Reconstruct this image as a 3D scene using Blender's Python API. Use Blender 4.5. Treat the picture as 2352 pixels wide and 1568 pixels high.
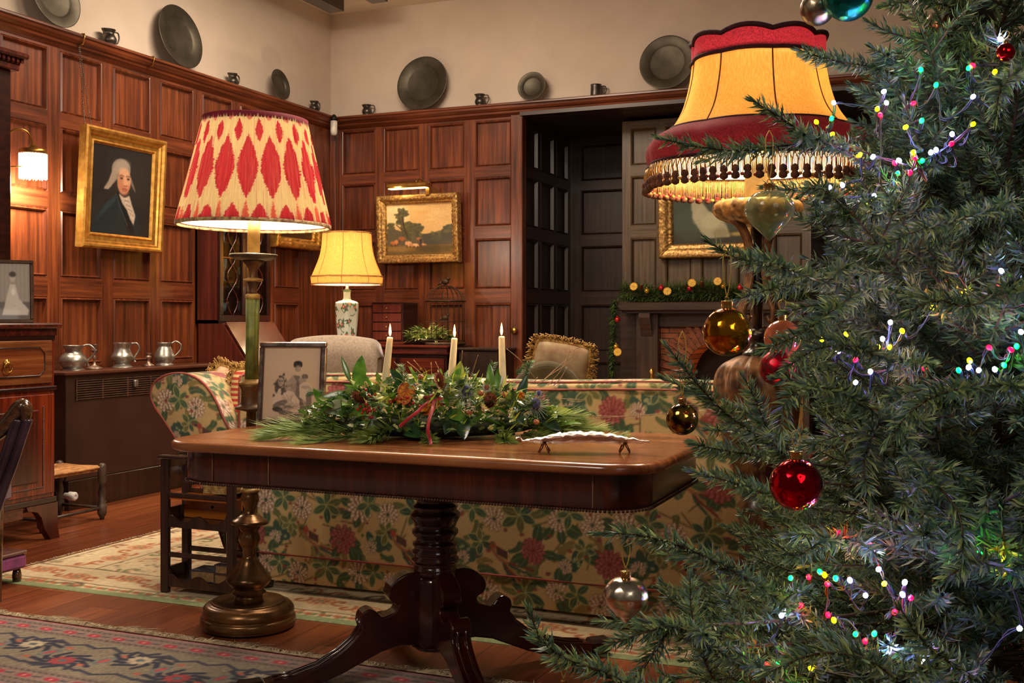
import bpy, math, random
import numpy as np
from mathutils import Vector, Matrix
for o in list(bpy.data.objects): bpy.data.objects.remove(o)
SC = bpy.context.scene
COL = SC.collection
# ------------------------------------------------------------------ camera
F = 2500.0; TH = math.atan(1041/2500.0); CS = math.cos(TH); SN = math.sin(TH); HC = 1.10; HY = 738
cam = bpy.data.cameras.new('camera'); camo = bpy.data.objects.new('camera', cam); COL.objects.link(camo)
camo.location = (0, 0, HC); camo.rotation_euler = (math.pi/2, 0, TH)
cam.sensor_width = 36; cam.lens = 36*F/2352; cam.shift_y = -(784-HY)/2352; cam.clip_start = 0.05; cam.clip_end = 60
SC.camera = camo
# ------------------------------------------------------------------ world, exposure, big lights
w = bpy.data.worlds.new('world'); SC.world = w; w.use_nodes = True
w.node_tree.nodes['Background'].inputs[0].default_value = (1.0, .80, .62, 1)
w.node_tree.nodes['Background'].inputs[1].default_value = 0.06
SC.view_settings.view_transform = 'Standard'; SC.view_settings.look = 'None'
SC.view_settings.exposure = 0.0; SC.view_settings.gamma = 1.0; SC.view_settings.use_curve_mapping = False
def area(name, loc, target, size, power, color, sy=None):
    l = bpy.data.lights.new(name, 'AREA'); l.energy = power; l.color = color; l.size = size
    l.shape = 'RECTANGLE'; l.size_y = sy or size
    o = bpy.data.objects.new(name, l); COL.objects.link(o); o.location = loc
    d = Vector(target)-Vector(loc); o.rotation_euler = d.to_track_quat('-Z', 'Y').to_euler(); return o
# added fill lights that brighten the hall
area('fill_light_near', (-1.7, 4.15, 3.55), (-1.9, 3.6, 0.0), 1.0, 105, (1.0, .84, .66))  # added fill above the sofa, lights the table top from beyond
area('fill_light_front', (-1.7, -1.0, 3.5), (-2.0, 3.4, 1.0), 1.0, 62, (1.0, .86, .70))  # added fill from high on the camera side, for the tabletop objects
area('fill_light_right', (1.5, -0.5, 2.5), (0.1, 1.9, 0.95), 1.2, 17, (1.0, .90, .76))  # added soft fill aimed at the tree, no window stands there
area('fill_light_far', (-3.4, 5.6, 3.6), (-3.6, 6.2, 0), 1.2, 105, (1.0, .80, .60))  # added fill over the far half of the room, no lamp fitting

def bulb_light(name, loc, power, color, r=.03, parent=None):
    l = bpy.data.lights.new(name, 'POINT'); l.energy = power; l.color = color; l.shadow_soft_size = r
    o = bpy.data.objects.new(name, l); COL.objects.link(o); o.location = loc
    return o
# ------------------------------------------------------------------ pixel rays -> places in the room
def W(px, py, Z):
    X = (px-1176)/F*Z; return Vector((X*CS-Z*SN, X*SN+Z*CS, HC+(HY-py)*Z/F))
def ray(px, py):
    u = (px-1176)/F; return Vector((u*CS-SN, u*SN+CS, (HY-py)/F))
def onY(px, py, y): r = ray(px, py); return Vector((0, 0, HC))+r*(y/r.y)
def onX(px, py, x): r = ray(px, py); return Vector((0, 0, HC))+r*(x/r.x)
def onH(px, py, h): r = ray(px, py); return Vector((0, 0, HC))+r*((h-HC)/r.z)
# ------------------------------------------------------------------ colour + materials
def lin(c):
    return tuple(((v/255)/12.92 if v/255 <= .04045 else ((v/255+.055)/1.055)**2.4) for v in c[:3])
def rgba(c): return lin(c)+(1,)
MC = {}
def base(name, rough=.5, metal=0):
    m = bpy.data.materials.new(name); m.use_nodes = True
    b = m.node_tree.nodes['Principled BSDF']; b.inputs['Roughness'].default_value = rough; b.inputs['Metallic'].default_value = metal
    return m, m.node_tree, b
def N(nt, t, **kw):
    n = nt.nodes.new(t)
    for k, v in kw.items(): setattr(n, k, v)
    return n
def mapped(nt, scale):
    tc = N(nt, 'ShaderNodeTexCoord'); mp = N(nt, 'ShaderNodeMapping'); mp.inputs['Scale'].default_value = scale
    nt.links.new(tc.outputs['Object'], mp.inputs[0]); return mp.outputs[0]
def ramp(nt, fac, stops):
    r = N(nt, 'ShaderNodeValToRGB'); e = r.color_ramp.elements
    while len(e) < len(stops): e.new(.5)
    for i, (p, c) in enumerate(stops): e[i].position = p; e[i].color = rgba(c)
    nt.links.new(fac, r.inputs[0]); return r.outputs[0]
def bump(nt, b, h, strength, dist=.002):
    n = N(nt, 'ShaderNodeBump'); n.inputs['Strength'].default_value = strength; n.inputs['Distance'].default_value = dist
    nt.links.new(h, n.inputs['Height']); nt.links.new(n.outputs[0], b.inputs['Normal'])
def plain(name, c, rough=.5, metal=0, c2=None, scale=20, bmp=0, coat=0, emit=None, es=0, trans=0, ior=1.45, sheen=0):
    if name in MC: return MC[name]
    m, nt, b = base(name, rough, metal)
    c2 = c2 or tuple(int(v*.8) for v in c)
    n = N(nt, 'ShaderNodeTexNoise'); n.inputs['Scale'].default_value = scale; n.inputs['Detail'].default_value = 4
    nt.links.new(mapped(nt, (1, 1, 1)), n.inputs['Vector'])
    nt.links.new(ramp(nt, n.outputs['Fac'], [(.35, c2), (.65, c)]), b.inputs['Base Color'])
    if bmp: bump(nt, b, n.outputs['Fac'], bmp)
    if coat: b.inputs['Coat Weight'].default_value = coat; b.inputs['Coat Roughness'].default_value = .12
    if emit: b.inputs['Emission Color'].default_value = rgba(emit); b.inputs['Emission Strength'].default_value = es
    if trans: b.inputs['Transmission Weight'].default_value = trans; b.inputs['IOR'].default_value = ior
    if sheen: b.inputs['Sheen Weight'].default_value = sheen
    MC[name] = m; return m
def wood(name, dark, mid, light, axis='z', rough=.35, coat=.3, scale=1.0, fig=0):
    if name in MC: return MC[name]
    m, nt, b = base(name, rough)
    s = {'z': (38, 38, 1.6), 'x': (1.6, 38, 38), 'y': (38, 1.6, 38)}[axis]
    n = N(nt, 'ShaderNodeTexNoise'); n.inputs['Scale'].default_value = scale; n.inputs['Detail'].default_value = 8; n.inputs['Roughness'].default_value = .62
    n.inputs['Distortion'].default_value = fig
    nt.links.new(mapped(nt, s), n.inputs['Vector'])
    n2 = N(nt, 'ShaderNodeTexNoise'); n2.inputs['Scale'].default_value = 2.2*scale; n2.inputs['Detail'].default_value = 3
    nt.links.new(mapped(nt, (1, 1, 1)), n2.inputs['Vector'])
    mx = N(nt, 'ShaderNodeMath', operation='MULTIPLY_ADD'); mx.inputs[1].default_value = .7; nt.links.new(n.outputs['Fac'], mx.inputs[0])
    m2 = N(nt, 'ShaderNodeMath', operation='MULTIPLY'); m2.inputs[1].default_value = .3; nt.links.new(n2.outputs['Fac'], m2.inputs[0]); nt.links.new(m2.outputs[0], mx.inputs[2])
    nt.links.new(ramp(nt, mx.outputs[0], [(.34, dark), (.5, mid), (.68, light)]), b.inputs['Base Color'])
    bump(nt, b, n.outputs['Fac'], .25, .0012)
    b.inputs['Coat Weight'].default_value = coat; b.inputs['Coat Roughness'].default_value = .2
    MC[name] = m; return m
def painted(name, rough=.8, coat=0, metal=0, transl=0, weave=0, sheen=0):
    """a surface whose own colours are stored on its vertices (print, weave, dye)"""
    if name in MC: return MC[name]
    m, nt, b = base(name, rough, metal)
    a = N(nt, 'ShaderNodeAttribute', attribute_name='Col')
    nt.links.new(a.outputs['Color'], b.inputs['Base Color'])
    if weave:
        n = N(nt, 'ShaderNodeTexNoise'); n.inputs['Scale'].default_value = 400; nt.links.new(mapped(nt, (1, 1, 1)), n.inputs['Vector'])
        bump(nt, b, n.outputs['Fac'], weave, .002)
    if coat: b.inputs['Coat Weight'].default_value = coat
    if sheen: b.inputs['Sheen Weight'].default_value = sheen
    if transl:
        t = N(nt, 'ShaderNodeBsdfTranslucent'); nt.links.new(a.outputs['Color'], t.inputs['Color'])
        mx = N(nt, 'ShaderNodeMixShader'); mx.inputs[0].default_value = transl
        nt.links.new(b.outputs[0], mx.inputs[1]); nt.links.new(t.outputs[0], mx.inputs[2])
        nt.links.new(mx.outputs[0], nt.nodes['Material Output'].inputs[0])
    MC[name] = m; return m
def cloth_lit(name, c, c2, transl=.6, scale=(300, 300, 20)):
    if name in MC: return MC[name]
    m, nt, b = base(name, .9)
    n = N(nt, 'ShaderNodeTexNoise'); n.inputs['Scale'].default_value = 1; n.inputs['Detail'].default_value = 5; nt.links.new(mapped(nt, scale), n.inputs['Vector'])
    col = ramp(nt, n.outputs['Fac'], [(.35, c2), (.65, c)]); nt.links.new(col, b.inputs['Base Color'])
    t = N(nt, 'ShaderNodeBsdfTranslucent'); nt.links.new(col, t.inputs['Color'])
    mx = N(nt, 'ShaderNodeMixShader'); mx.inputs[0].default_value = transl
    nt.links.new(b.outputs[0], mx.inputs[1]); nt.links.new(t.outputs[0], mx.inputs[2])
    nt.links.new(mx.outputs[0], nt.nodes['Material Output'].inputs[0]); MC[name] = m; return m
def glow(name, c, s):
    if name in MC: return MC[name]
    m, nt, b = base(name, .5); b.inputs['Base Color'].default_value = rgba(c)
    b.inputs['Emission Color'].default_value = rgba(c); b.inputs['Emission Strength'].default_value = s; MC[name] = m; return m
# ------------------------------------------------------------------ mesh builder
def rot2(x, y, a): return x*math.cos(a)-y*math.sin(a), x*math.sin(a)+y*math.cos(a)
class MB:
    def __init__(s): s.v = []; s.f = []; s.m = []; s.sm = []; s.k = 0; s.smooth = False; s.cols = None
    def add(s, vs, fs, sm=None):
        b = len(s.v); s.v += [tuple(x) for x in vs]
        for f in fs: s.f.append(tuple(b+i for i in f)); s.m.append(s.k); s.sm.append(s.smooth if sm is None else sm)
        return s
    def box(s, x0, y0, z0, x1, y1, z1, bev=0):
        if x1 < x0: x0, x1 = x1, x0
        if y1 < y0: y0, y1 = y1, y0
        if z1 < z0: z0, z1 = z1, z0
        if bev <= 0:
            vs = [(x, y, z) for z in (z0, z1) for y in (y0, y1) for x in (x0, x1)]
            return s.add(vs, [(0, 2, 3, 1), (4, 5, 7, 6), (0, 1, 5, 4), (2, 6, 7, 3), (0, 4, 6, 2), (1, 3, 7, 5)], False)
        b = min(bev, (x1-x0)/2.01, (y1-y0)/2.01, (z1-z0)/2.01)
        def ring(z, i):
            return [(x0+i+b, y0+i, z), (x1-i-b, y0+i, z), (x1-i, y0+i+b, z), (x1-i, y1-i-b, z), (x1-i-b, y1-i, z), (x0+i+b, y1-i, z), (x0+i, y1-i-b, z), (x0+i, y0+i+b, z)]
        R = [ring(z0, b*.8 if False else 0), ring(z0, 0), ring(z1, 0), ring(z1, 0)]
        R = []
        for z, i in ((z0, b), (z0+b, 0), (z1-b, 0), (z1, b)):
            q = b if i == 0 else 0.0001
            R.append([(x0+i+q, y0+i, z), (x1-i-q, y0+i, z), (x1-i, y0+i+q, z), (x1-i, y1-i-q, z), (x1-i-q, y1-i, z), (x0+i+q, y1-i, z), (x0+i, y1-i-q, z), (x0+i, y0+i+q, z)])
        vs = sum(R, []); fs = [tuple(range(7, -1, -1)), tuple(range(24, 32))]
        for k in range(3):
            for i in range(8): j = (i+1) % 8; fs.append((k*8+i, k*8+j, k*8+8+j, k*8+8+i))
        return s.add(vs, fs, False)
    def rbox(s, c, size, ang=0, bev=0, pitch=0):
        t = MB(); t.box(-size[0]/2, -size[1]/2, -size[2]/2, size[0]/2, size[1]/2, size[2]/2, bev)
        M = Matrix.Translation(c) @ Matrix.Rotation(ang, 4, 'Z') @ Matrix.Rotation(pitch, 4, 'X')
        return s.merge(t, M)
    def merge(s, t, M=None):
        b = len(s.v); s.v += [tuple((M @ Vector(x)) if M else x) for x in t.v]
        for f, sm in zip(t.f, t.sm): s.f.append(tuple(b+i for i in f)); s.m.append(s.k); s.sm.append(sm)
        return s
    def lathe(s, prof, c=(0, 0, 0), n=32, mod=None, cap=True, sq=1.0, M=None):
        """prof: (r, z) from bottom to top"""
        vs = []; fs = []
        for r, z in prof:
            for i in range(n):
                a = 2*math.pi*i/n; rr = r*(mod(a, z) if mod else 1); p = Vector((rr*math.cos(a), rr*math.sin(a)*sq, z))
                if M: p = M @ p
                vs.append((p.x+c[0], p.y+c[1], p.z+c[2]))
        for k in range(len(prof)-1):
            for i in range(n): j = (i+1) % n; fs.append((k*n+i, k*n+j, k*n+n+j, k*n+n+i))
        if cap:
            if prof[0][0] > 1e-4: fs.append(tuple(range(n-1, -1, -1)))
            if prof[-1][0] > 1e-4: fs.append(tuple((len(prof)-1)*n+i for i in range(n)))
        return s.add(vs, fs, True)
    def tube(s, pts, r, n=8, cap=True, closed=False):
        pts = [Vector(p) for p in pts]; m = len(pts)
        rs = r if isinstance(r, (list, tuple)) else [r]*m
        vs = []; fs = []; up = None
        for i, p in enumerate(pts):
            if closed: t = pts[(i+1) % m]-pts[i-1]
            else: t = pts[min(i+1, m-1)]-pts[max(i-1, 0)]
            if t.length < 1e-9: t = Vector((0, 0, 1))
            t.normalize()
            if up is None: up = t.orthogonal().normalized()
            else:
                up = up-t*up.dot(t)
                up = up.normalized() if up.length > 1e-6 else t.orthogonal().normalized()
            bi = t.cross(up)
            for k in range(n):
                a = 2*math.pi*k/n; q = p+(up*math.cos(a)+bi*math.sin(a))*rs[i]; vs.append(tuple(q))
        for i in range(m if closed else m-1):
            for k in range(n):
                j = (k+1) % n; i2 = (i+1) % m; fs.append((i*n+k, i*n+j, i2*n+j, i2*n+k))
        if cap and not closed: fs.append(tuple(range(n-1, -1, -1))); fs.append(tuple((m-1)*n+k for k in range(n)))
        return s.add(vs, fs, True)
    def prism(s, poly, axis, a, b, inset=0):
        """poly of 2-D points extruded along axis from a to b; order (x,y)->(other axes)"""
        def mk(p, q):
            return {'x': (q, p[0], p[1]), 'y': (p[0], q, p[1]), 'z': (p[0], p[1], q)}[axis]
        n = len(poly); vs = [mk(p, a) for p in poly]+[mk(p, b) for p in poly]
        area_ = sum(poly[i][0]*poly[(i+1) % n][1]-poly[(i+1) % n][0]*poly[i][1] for i in range(n))
        fs = [tuple(range(n-1, -1, -1)), tuple(range(n, 2*n))]+[(i, (i+1) % n, n+(i+1) % n, n+i) for i in range(n)]
        flip = (area_ < 0) != (b < a)
        if axis == 'y': flip = not flip
        if flip: fs = [tuple(reversed(f)) for f in fs]
        return s.add(vs, fs, False)
    def sphere(s, c, r, n=16, m=10, sc=(1, 1, 1), M=None):
        vs = [(0, 0, -1)]+[(math.cos(2*math.pi*i/n)*math.sin(math.pi*k/m), math.sin(2*math.pi*i/n)*math.sin(math.pi*k/m), -math.cos(math.pi*k/m)) for k in range(1, m) for i in range(n)]+[(0, 0, 1)]
        out = []
        for v in vs:
            p = Vector((v[0]*r*sc[0], v[1]*r*sc[1], v[2]*r*sc[2]))
            if M: p = M @ p
            out.append((p.x+c[0], p.y+c[1], p.z+c[2]))
        fs = [(0, 1+(i+1) % n, 1+i) for i in range(n)]
        for k in range(m-2):
            for i in range(n): j = (i+1) % n; fs.append((1+k*n+i, 1+k*n+j, 1+(k+1)*n+j, 1+(k+1)*n+i))
        L = len(vs)-1; fs += [(L, 1+(m-2)*n+i, 1+(m-2)*n+(i+1) % n) for i in range(n)]
        return s.add(out, fs, True)
    def quad(s, a, b, c, d): return s.add([a, b, c, d], [(0, 1, 2, 3)], False)
    def build(s, name, mats, parent=None, local=False):
        vv = s.v
        if parent is not None and not local:
            M = Matrix.Identity(4); p = parent
            while p:
                q = p.rotation_quaternion if p.rotation_mode == 'QUATERNION' else p.rotation_euler.to_quaternion()
                M = Matrix.Translation(p.location) @ q.to_matrix().to_4x4() @ M; p = p.parent
            M = M.inverted(); vv = [tuple(M @ Vector(x)) for x in s.v]
        me = bpy.data.meshes.new(name)
        me.from_pydata(vv, [], s.f)
        mats = mats if isinstance(mats, (list, tuple)) else [mats]
        for m in mats: me.materials.append(m)
        me.polygons.foreach_set('material_index', s.m); me.polygons.foreach_set('use_smooth', s.sm); me.update()
        if s.cols is not None:
            a = me.color_attributes.new('Col', 'FLOAT_COLOR', 'POINT'); a.data.foreach_set('color', np.asarray(s.cols, dtype=np.float32).ravel())
        o = bpy.data.objects.new(name, me); COL.objects.link(o)
        if parent is not None: o.parent = parent
        return o
def empty(name, loc, label, cat, group=None, rz=0):
    o = bpy.data.objects.new(name, None); COL.objects.link(o); o.location = loc; o.rotation_euler = (0, 0, rz); o.empty_display_size = .05
    o['label'] = label; o['category'] = cat
    if group: o['group'] = group
    return o
def tag(o, label, cat, group=None):
    o['label'] = label; o['category'] = cat
    if group: o['group'] = group
    return o
def struct(o): o['kind'] = 'structure'; return o
def np_mesh(name, V, T, mats, parent=None, cols=None, smooth=True, quads=None):
    """V (n,3) float, T (m,3) int triangles, quads (k,4)"""
    me = bpy.data.meshes.new(name); V = np.asarray(V, np.float32)
    loops = []; starts = []; tot = 0
    if quads is not None and len(quads): loops.append(np.asarray(quads, np.int32).ravel()); starts.append(np.arange(len(quads), dtype=np.int32)*4); tot = len(quads)*4
    if T is not None and len(T): loops.append(np.asarray(T, np.int32).ravel()); starts.append(np.arange(len(T), dtype=np.int32)*3+tot)
    L = np.concatenate(loops); S = np.concatenate(starts)
    me.vertices.add(len(V)); me.vertices.foreach_set('co', V.ravel()); me.loops.add(len(L)); me.loops.foreach_set('vertex_index', L)
    me.polygons.add(len(S)); me.polygons.foreach_set('loop_start', S)
    me.polygons.foreach_set('use_smooth', np.full(len(S), smooth)); me.update(calc_edges=True)
    for m in (mats if isinstance(mats, (list, tuple)) else [mats]): me.materials.append(m)
    if cols is not None:
        a = me.color_attributes.new('Col', 'FLOAT_COLOR', 'POINT'); a.data.foreach_set('color', np.asarray(cols, np.float32).ravel())
    if name is None: return me
    o = bpy.data.objects.new(name, me); COL.objects.link(o)
    if parent is not None: o.parent = parent
    return o
def grid_mesh(name, fn, nu, nv, mat, canvas=None, uvfn=None, parent=None, closed=False, backface=None):
    """fn(U,V)->(x,y,z) arrays on u,v in 0..1 ; canvas sampled at uvfn(U,V) in 0..1"""
    U, V = np.meshgrid(np.linspace(0, 1, nu), np.linspace(0, 1, nv))
    X, Y, Z = fn(U, V); P = np.stack([X, Y, Z], -1).reshape(-1, 3)
    if parent is not None:
        off = Vector((0, 0, 0)); p = parent
        while p: off += p.location; p = p.parent
        P = P-np.array(off)
    i = np.arange(nu*nv).reshape(nv, nu); q = np.stack([i[:-1, :-1], i[:-1, 1:], i[1:, 1:], i[1:, :-1]], -1).reshape(-1, 4)
    cols = None
    if canvas is not None:
        a, b = uvfn(U, V) if uvfn else (U, V); cols = canvas.sample(a.ravel(), b.ravel())
    return np_mesh(name, P, None, mat, parent, cols, True, q)
# ------------------------------------------------------------------ painter for prints, carpets and pictures
class Canvas:
    def __init__(s, w, h, bg): s.w = w; s.h = h; s.a = np.zeros((h, w, 3), np.float32); s.a[:] = np.array(bg)/255.; s.wrap = False
    def _put(s, x0, y0, mask, c, al):
        c = np.array(c[:3])/255.; H, Wd = mask.shape
        ys = np.arange(y0, y0+H); xs = np.arange(x0, x0+Wd)
        if s.wrap: ys = ys % s.h; xs = xs % s.w
        else:
            ky = (ys >= 0) & (ys < s.h); kx = (xs >= 0) & (xs < s.w)
            if not ky.any() or not kx.any(): return
            mask = mask[ky][:, kx]; ys = ys[ky]; xs = xs[kx]
        ix = np.ix_(ys, xs); m = (mask*al)[..., None]; s.a[ix] = s.a[ix]*(1-m)+c*m
    def ell(s, cx, cy, rx, ry, ang, c, al=1, soft=.8):
        R = int(max(rx, ry)+2); x0 = int(cx)-R; y0 = int(cy)-R
        Y, X = np.mgrid[0:2*R+1, 0:2*R+1]; X = X+x0-cx; Y = Y+y0-cy
        a = X*math.cos(ang)+Y*math.sin(ang); b = -X*math.sin(ang)+Y*math.cos(ang)
        d = np.sqrt((a/rx)**2+(b/ry)**2); s._put(x0, y0, np.clip((1-d)*min(rx, ry)/soft+.5, 0, 1), c, al)
    def leaf(s, x, y, L, wd, ang, c, vein=None, al=1):
        """almond leaf starting at x,y"""
        cx = x+math.cos(ang)*L/2; cy = y+math.sin(ang)*L/2; R = int(L/2+wd+2); x0 = int(cx)-R; y0 = int(cy)-R
        Y, X = np.mgrid[0:2*R+1, 0:2*R+1]; X = X+x0-cx; Y = Y+y0-cy
        a = (X*math.cos(ang)+Y*math.sin(ang))/(L/2); b = -X*math.sin(ang)+Y*math.cos(ang)
        hw = wd*np.clip(1-a*a, 0, 1)**.8
        m = np.clip(hw-np.abs(b)+.4, 0, 1)*(np.abs(a) < 1); s._put(x0, y0, m, c, al)
        if vein is not None: s._put(x0, y0, np.clip(.75-np.abs(b), 0, 1)*(np.abs(a) < .9), vein, al*.9)
    def stroke(s, pts, wd, c, al=1):
        for (x0, y0), (x1, y1) in zip(pts[:-1], pts[1:]):
            n = max(1, int(math.hypot(x1-x0, y1-y0)/max(.6, wd*.5)))
            for i in range(n+1): s.ell(x0+(x1-x0)*i/n, y0+(y1-y0)*i/n, wd/2+.2, wd/2+.2, 0, c, al, .7)
    def poly(s, pts, c, al=1):
        P = np.array(pts, float); x0 = int(P[:, 0].min())-1; y0 = int(P[:, 1].min())-1; x1 = int(P[:, 0].max())+2; y1 = int(P[:, 1].max())+2
        Y, X = np.mgrid[y0:y1+1, x0:x1+1]; m = np.zeros(X.shape, bool); n = len(P)
        for i in range(n):
            ax, ay = P[i]; bx, by = P[(i+1) % n]
            if ay == by: continue
            m ^= ((ay > Y) != (by > Y)) & (X < (bx-ax)*(Y-ay)/(by-ay)+ax)
        s._put(x0, y0, m.astype(np.float32), c, al)
    def rect(s, x0, y0, x1, y1, c, al=1): s._put(int(x0), int(y0), np.ones((max(1, int(y1)-int(y0)), max(1, int(x1)-int(x0)))), c, al)
    def blur(s, k=1):
        for _ in range(k):
            p = np.pad(s.a, ((1, 1), (1, 1), (0, 0)), 'edge'); s.a = (p[1:-1, 1:-1]*2+p[:-2, 1:-1]+p[2:, 1:-1]+p[1:-1, :-2]+p[1:-1, 2:])/6
    def noise(s, amt, rng): s.a = np.clip(s.a*(1+amt*(rng.random(s.a.shape[:2])[..., None]-.5)), 0, 1)
    def sample(s, u, v):
        x = u*s.w-.5; y = (1-v)*s.h-.5
        if s.wrap: xi = np.floor(x).astype(int); yi = np.floor(y).astype(int); x1 = (xi+1) % s.w; y1 = (yi+1) % s.h; fx = x-xi; fy = y-yi; xi %= s.w; yi %= s.h
        else:
            x = np.clip(x, 0, s.w-1.001); y = np.clip(y, 0, s.h-1.001); xi = x.astype(int); yi = y.astype(int); x1 = xi+1; y1 = yi+1; fx = x-xi; fy = y-yi
        fx = fx[:, None]; fy = fy[:, None]
        c = (s.a[yi, xi]*(1-fx)+s.a[yi, x1]*fx)*(1-fy)+(s.a[y1, xi]*(1-fx)+s.a[y1, x1]*fx)*fy
        c = np.where(c <= .04045, c/12.92, ((c+.055)/1.055)**2.4)
        return np.concatenate([c, np.ones((len(c), 1))], 1)
# ================================================================== MATERIAL SET
M_PANEL = wood('oak_panel_grain', (48, 20, 10), (98, 46, 23), (144, 76, 39), 'z', .34, .35)
M_RAILY = wood('oak_rail_grain_y', (48, 20, 11), (98, 47, 25), (140, 74, 41), 'y', .34, .35)
M_RAILX = wood('oak_rail_grain_x', (48, 20, 11), (98, 47, 25), (140, 74, 41), 'x', .34, .35)
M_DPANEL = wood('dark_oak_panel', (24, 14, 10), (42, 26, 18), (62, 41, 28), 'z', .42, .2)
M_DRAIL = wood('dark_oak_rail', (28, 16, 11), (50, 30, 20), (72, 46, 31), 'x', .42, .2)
M_GPANEL = wood('grey_oak_panel', (56, 42, 28), (90, 70, 48), (118, 95, 68), 'z', .42, .2)
M_GRAIL = wood('grey_oak_rail', (56, 42, 28), (90, 70, 48), (118, 95, 68), 'x', .42, .2)
M_PLASTER = plain('cream_plaster', (208, 191, 174), .9, 0, (200, 183, 165), 3, .12)
M_MAHOG = wood('mahogany', (38, 10, 6), (72, 24, 14), (108, 42, 24), 'x', .22, .6)
M_MAHOGZ = wood('mahogany_upright', (36, 10, 7), (64, 22, 14), (92, 34, 20), 'z', .22, .6)
M_TABLETOP = wood('table_top_mahogany', (92, 44, 24), (142, 78, 42), (172, 104, 60), 'x', .24, .35, 1.0)
M_DARKWOOD = wood('dark_walnut', (20, 12, 8), (38, 24, 16), (58, 38, 26), 'z', .3, .4)
M_PEWTER = plain('pewter', (186, 181, 172), .36, .9, (146, 141, 134), 14)
M_DPEWTER = plain('dull_pewter', (96, 90, 78), .5, .8, (78, 72, 62), 9)
M_GOLD = plain('gilding', (226, 172, 84), .36, .8, (190, 134, 60), 25, .2)
M_GILTOLD = plain('old_gilding', (214, 172, 104), .42, .7, (140, 98, 52), 60, .5)
M_BRONZE = plain('bronzed_wood', (128, 90, 50), .28, .65, (66, 42, 24), 8)
M_BRASS = plain('brass', (206, 160, 84), .3, .95, (170, 124, 60), 12)
M_BLACK = plain('black_iron', (18, 16, 15), .5, .3)

# ================================================================== THE ROOM SHELL
XL, YB = -5.05, 8.10
def floor_mat():
    m, nt, b = base('polished_floorboards', .3)
    v = mapped(nt, (1, 1, 1)); sep = N(nt, 'ShaderNodeSeparateXYZ'); nt.links.new(v, sep.inputs[0])
    def mth(op, x, y=None, z=None):
        n_ = N(nt, 'ShaderNodeMath', operation=op)
        for i_, q_ in enumerate((x, y, z)):
            if q_ is None: continue
            if isinstance(q_, (int, float)): n_.inputs[i_].default_value = q_
            else: nt.links.new(q_, n_.inputs[i_])
        return n_.outputs[0]
    px_ = mth('DIVIDE', sep.outputs[0], .135); row = mth('FLOOR', px_); fx = mth('FRACT', px_)
    w1 = N(nt, 'ShaderNodeTexWhiteNoise', noise_dimensions='1D'); nt.links.new(row, w1.inputs['W'])
    py_ = mth('MULTIPLY_ADD', w1.outputs['Value'], 7.0, mth('DIVIDE', sep.outputs[1], 1.9)); col = mth('FLOOR', py_); fy = mth('FRACT', py_)
    w2 = N(nt, 'ShaderNodeTexWhiteNoise', noise_dimensions='1D'); nt.links.new(mth('MULTIPLY_ADD', row, 13.7, col), w2.inputs['W'])
    gap = mth('MAXIMUM', mth('LESS_THAN', fx, .02), mth('LESS_THAN', fy, .0016))
    n = N(nt, 'ShaderNodeTexNoise'); n.inputs['Scale'].default_value = 1; n.inputs['Detail'].default_value = 7
    mp2 = N(nt, 'ShaderNodeMapping'); mp2.inputs['Scale'].default_value = (42, 2.4, 3); nt.links.new(v, mp2.inputs[0]); nt.links.new(mp2.outputs[0], n.inputs['Vector'])
    mx = N(nt, 'ShaderNodeMix', data_type='RGBA', blend_type='MULTIPLY'); mx.inputs[0].default_value = .75
    nt.links.new(ramp(nt, w2.outputs['Value'], [(.1, (122, 62, 34)), (.9, (160, 90, 52))]), mx.inputs[6]); nt.links.new(ramp(nt, n.outputs['Fac'], [(.3, (150, 140, 134)), (.7, (255, 245, 235))]), mx.inputs[7])
    mg = N(nt, 'ShaderNodeMix', data_type='RGBA'); nt.links.new(gap, mg.inputs[0]); nt.links.new(mx.outputs[2], mg.inputs[6]); mg.inputs[7].default_value = rgba((30, 16, 10))
    nt.links.new(mg.outputs[2], b.inputs['Base Color']); bump(nt, b, gap, -.4, .002)
    b.inputs['Coat Weight'].default_value = .3; b.inputs['Coat Roughness'].default_value = .25
    return m
struct(MB().box(-6, -2.5, -.08, 2.6, 9.7, 0).build('floor', floor_mat()))
struct(MB().box(-5.25, -.2, 0, -5.11, 8.35, 3.77).build('wall_left', M_PLASTER))
b = MB(); b.box(-5.25, 8.16, 0, -3.33, 8.36, 3.77); b.box(-3.33, 8.16, 2.86, 2.6, 8.36, 3.77); struct(b.build('wall_back', M_PLASTER))
struct(MB().box(-5.25, 3.2, 3.77, 2.6, 9.5, 3.87).build('ceiling', M_PLASTER))
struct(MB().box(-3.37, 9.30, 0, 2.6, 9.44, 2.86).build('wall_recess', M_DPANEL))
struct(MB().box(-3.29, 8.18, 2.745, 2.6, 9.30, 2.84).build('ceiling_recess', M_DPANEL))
# ceiling beams
for i, (pa, pb) in enumerate((((770, 24), (720, -60)), ((870, 2), (790, -60)))):
    a = onH(pa[0], pa[1], 3.63)
    b = MB().box(a.x-.07, 4.6+i*.0, 3.62, a.x+.07, a.y+.02, 3.77); struct(b.build('trim_%d' % (11+i), M_DARKWOOD))

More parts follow.
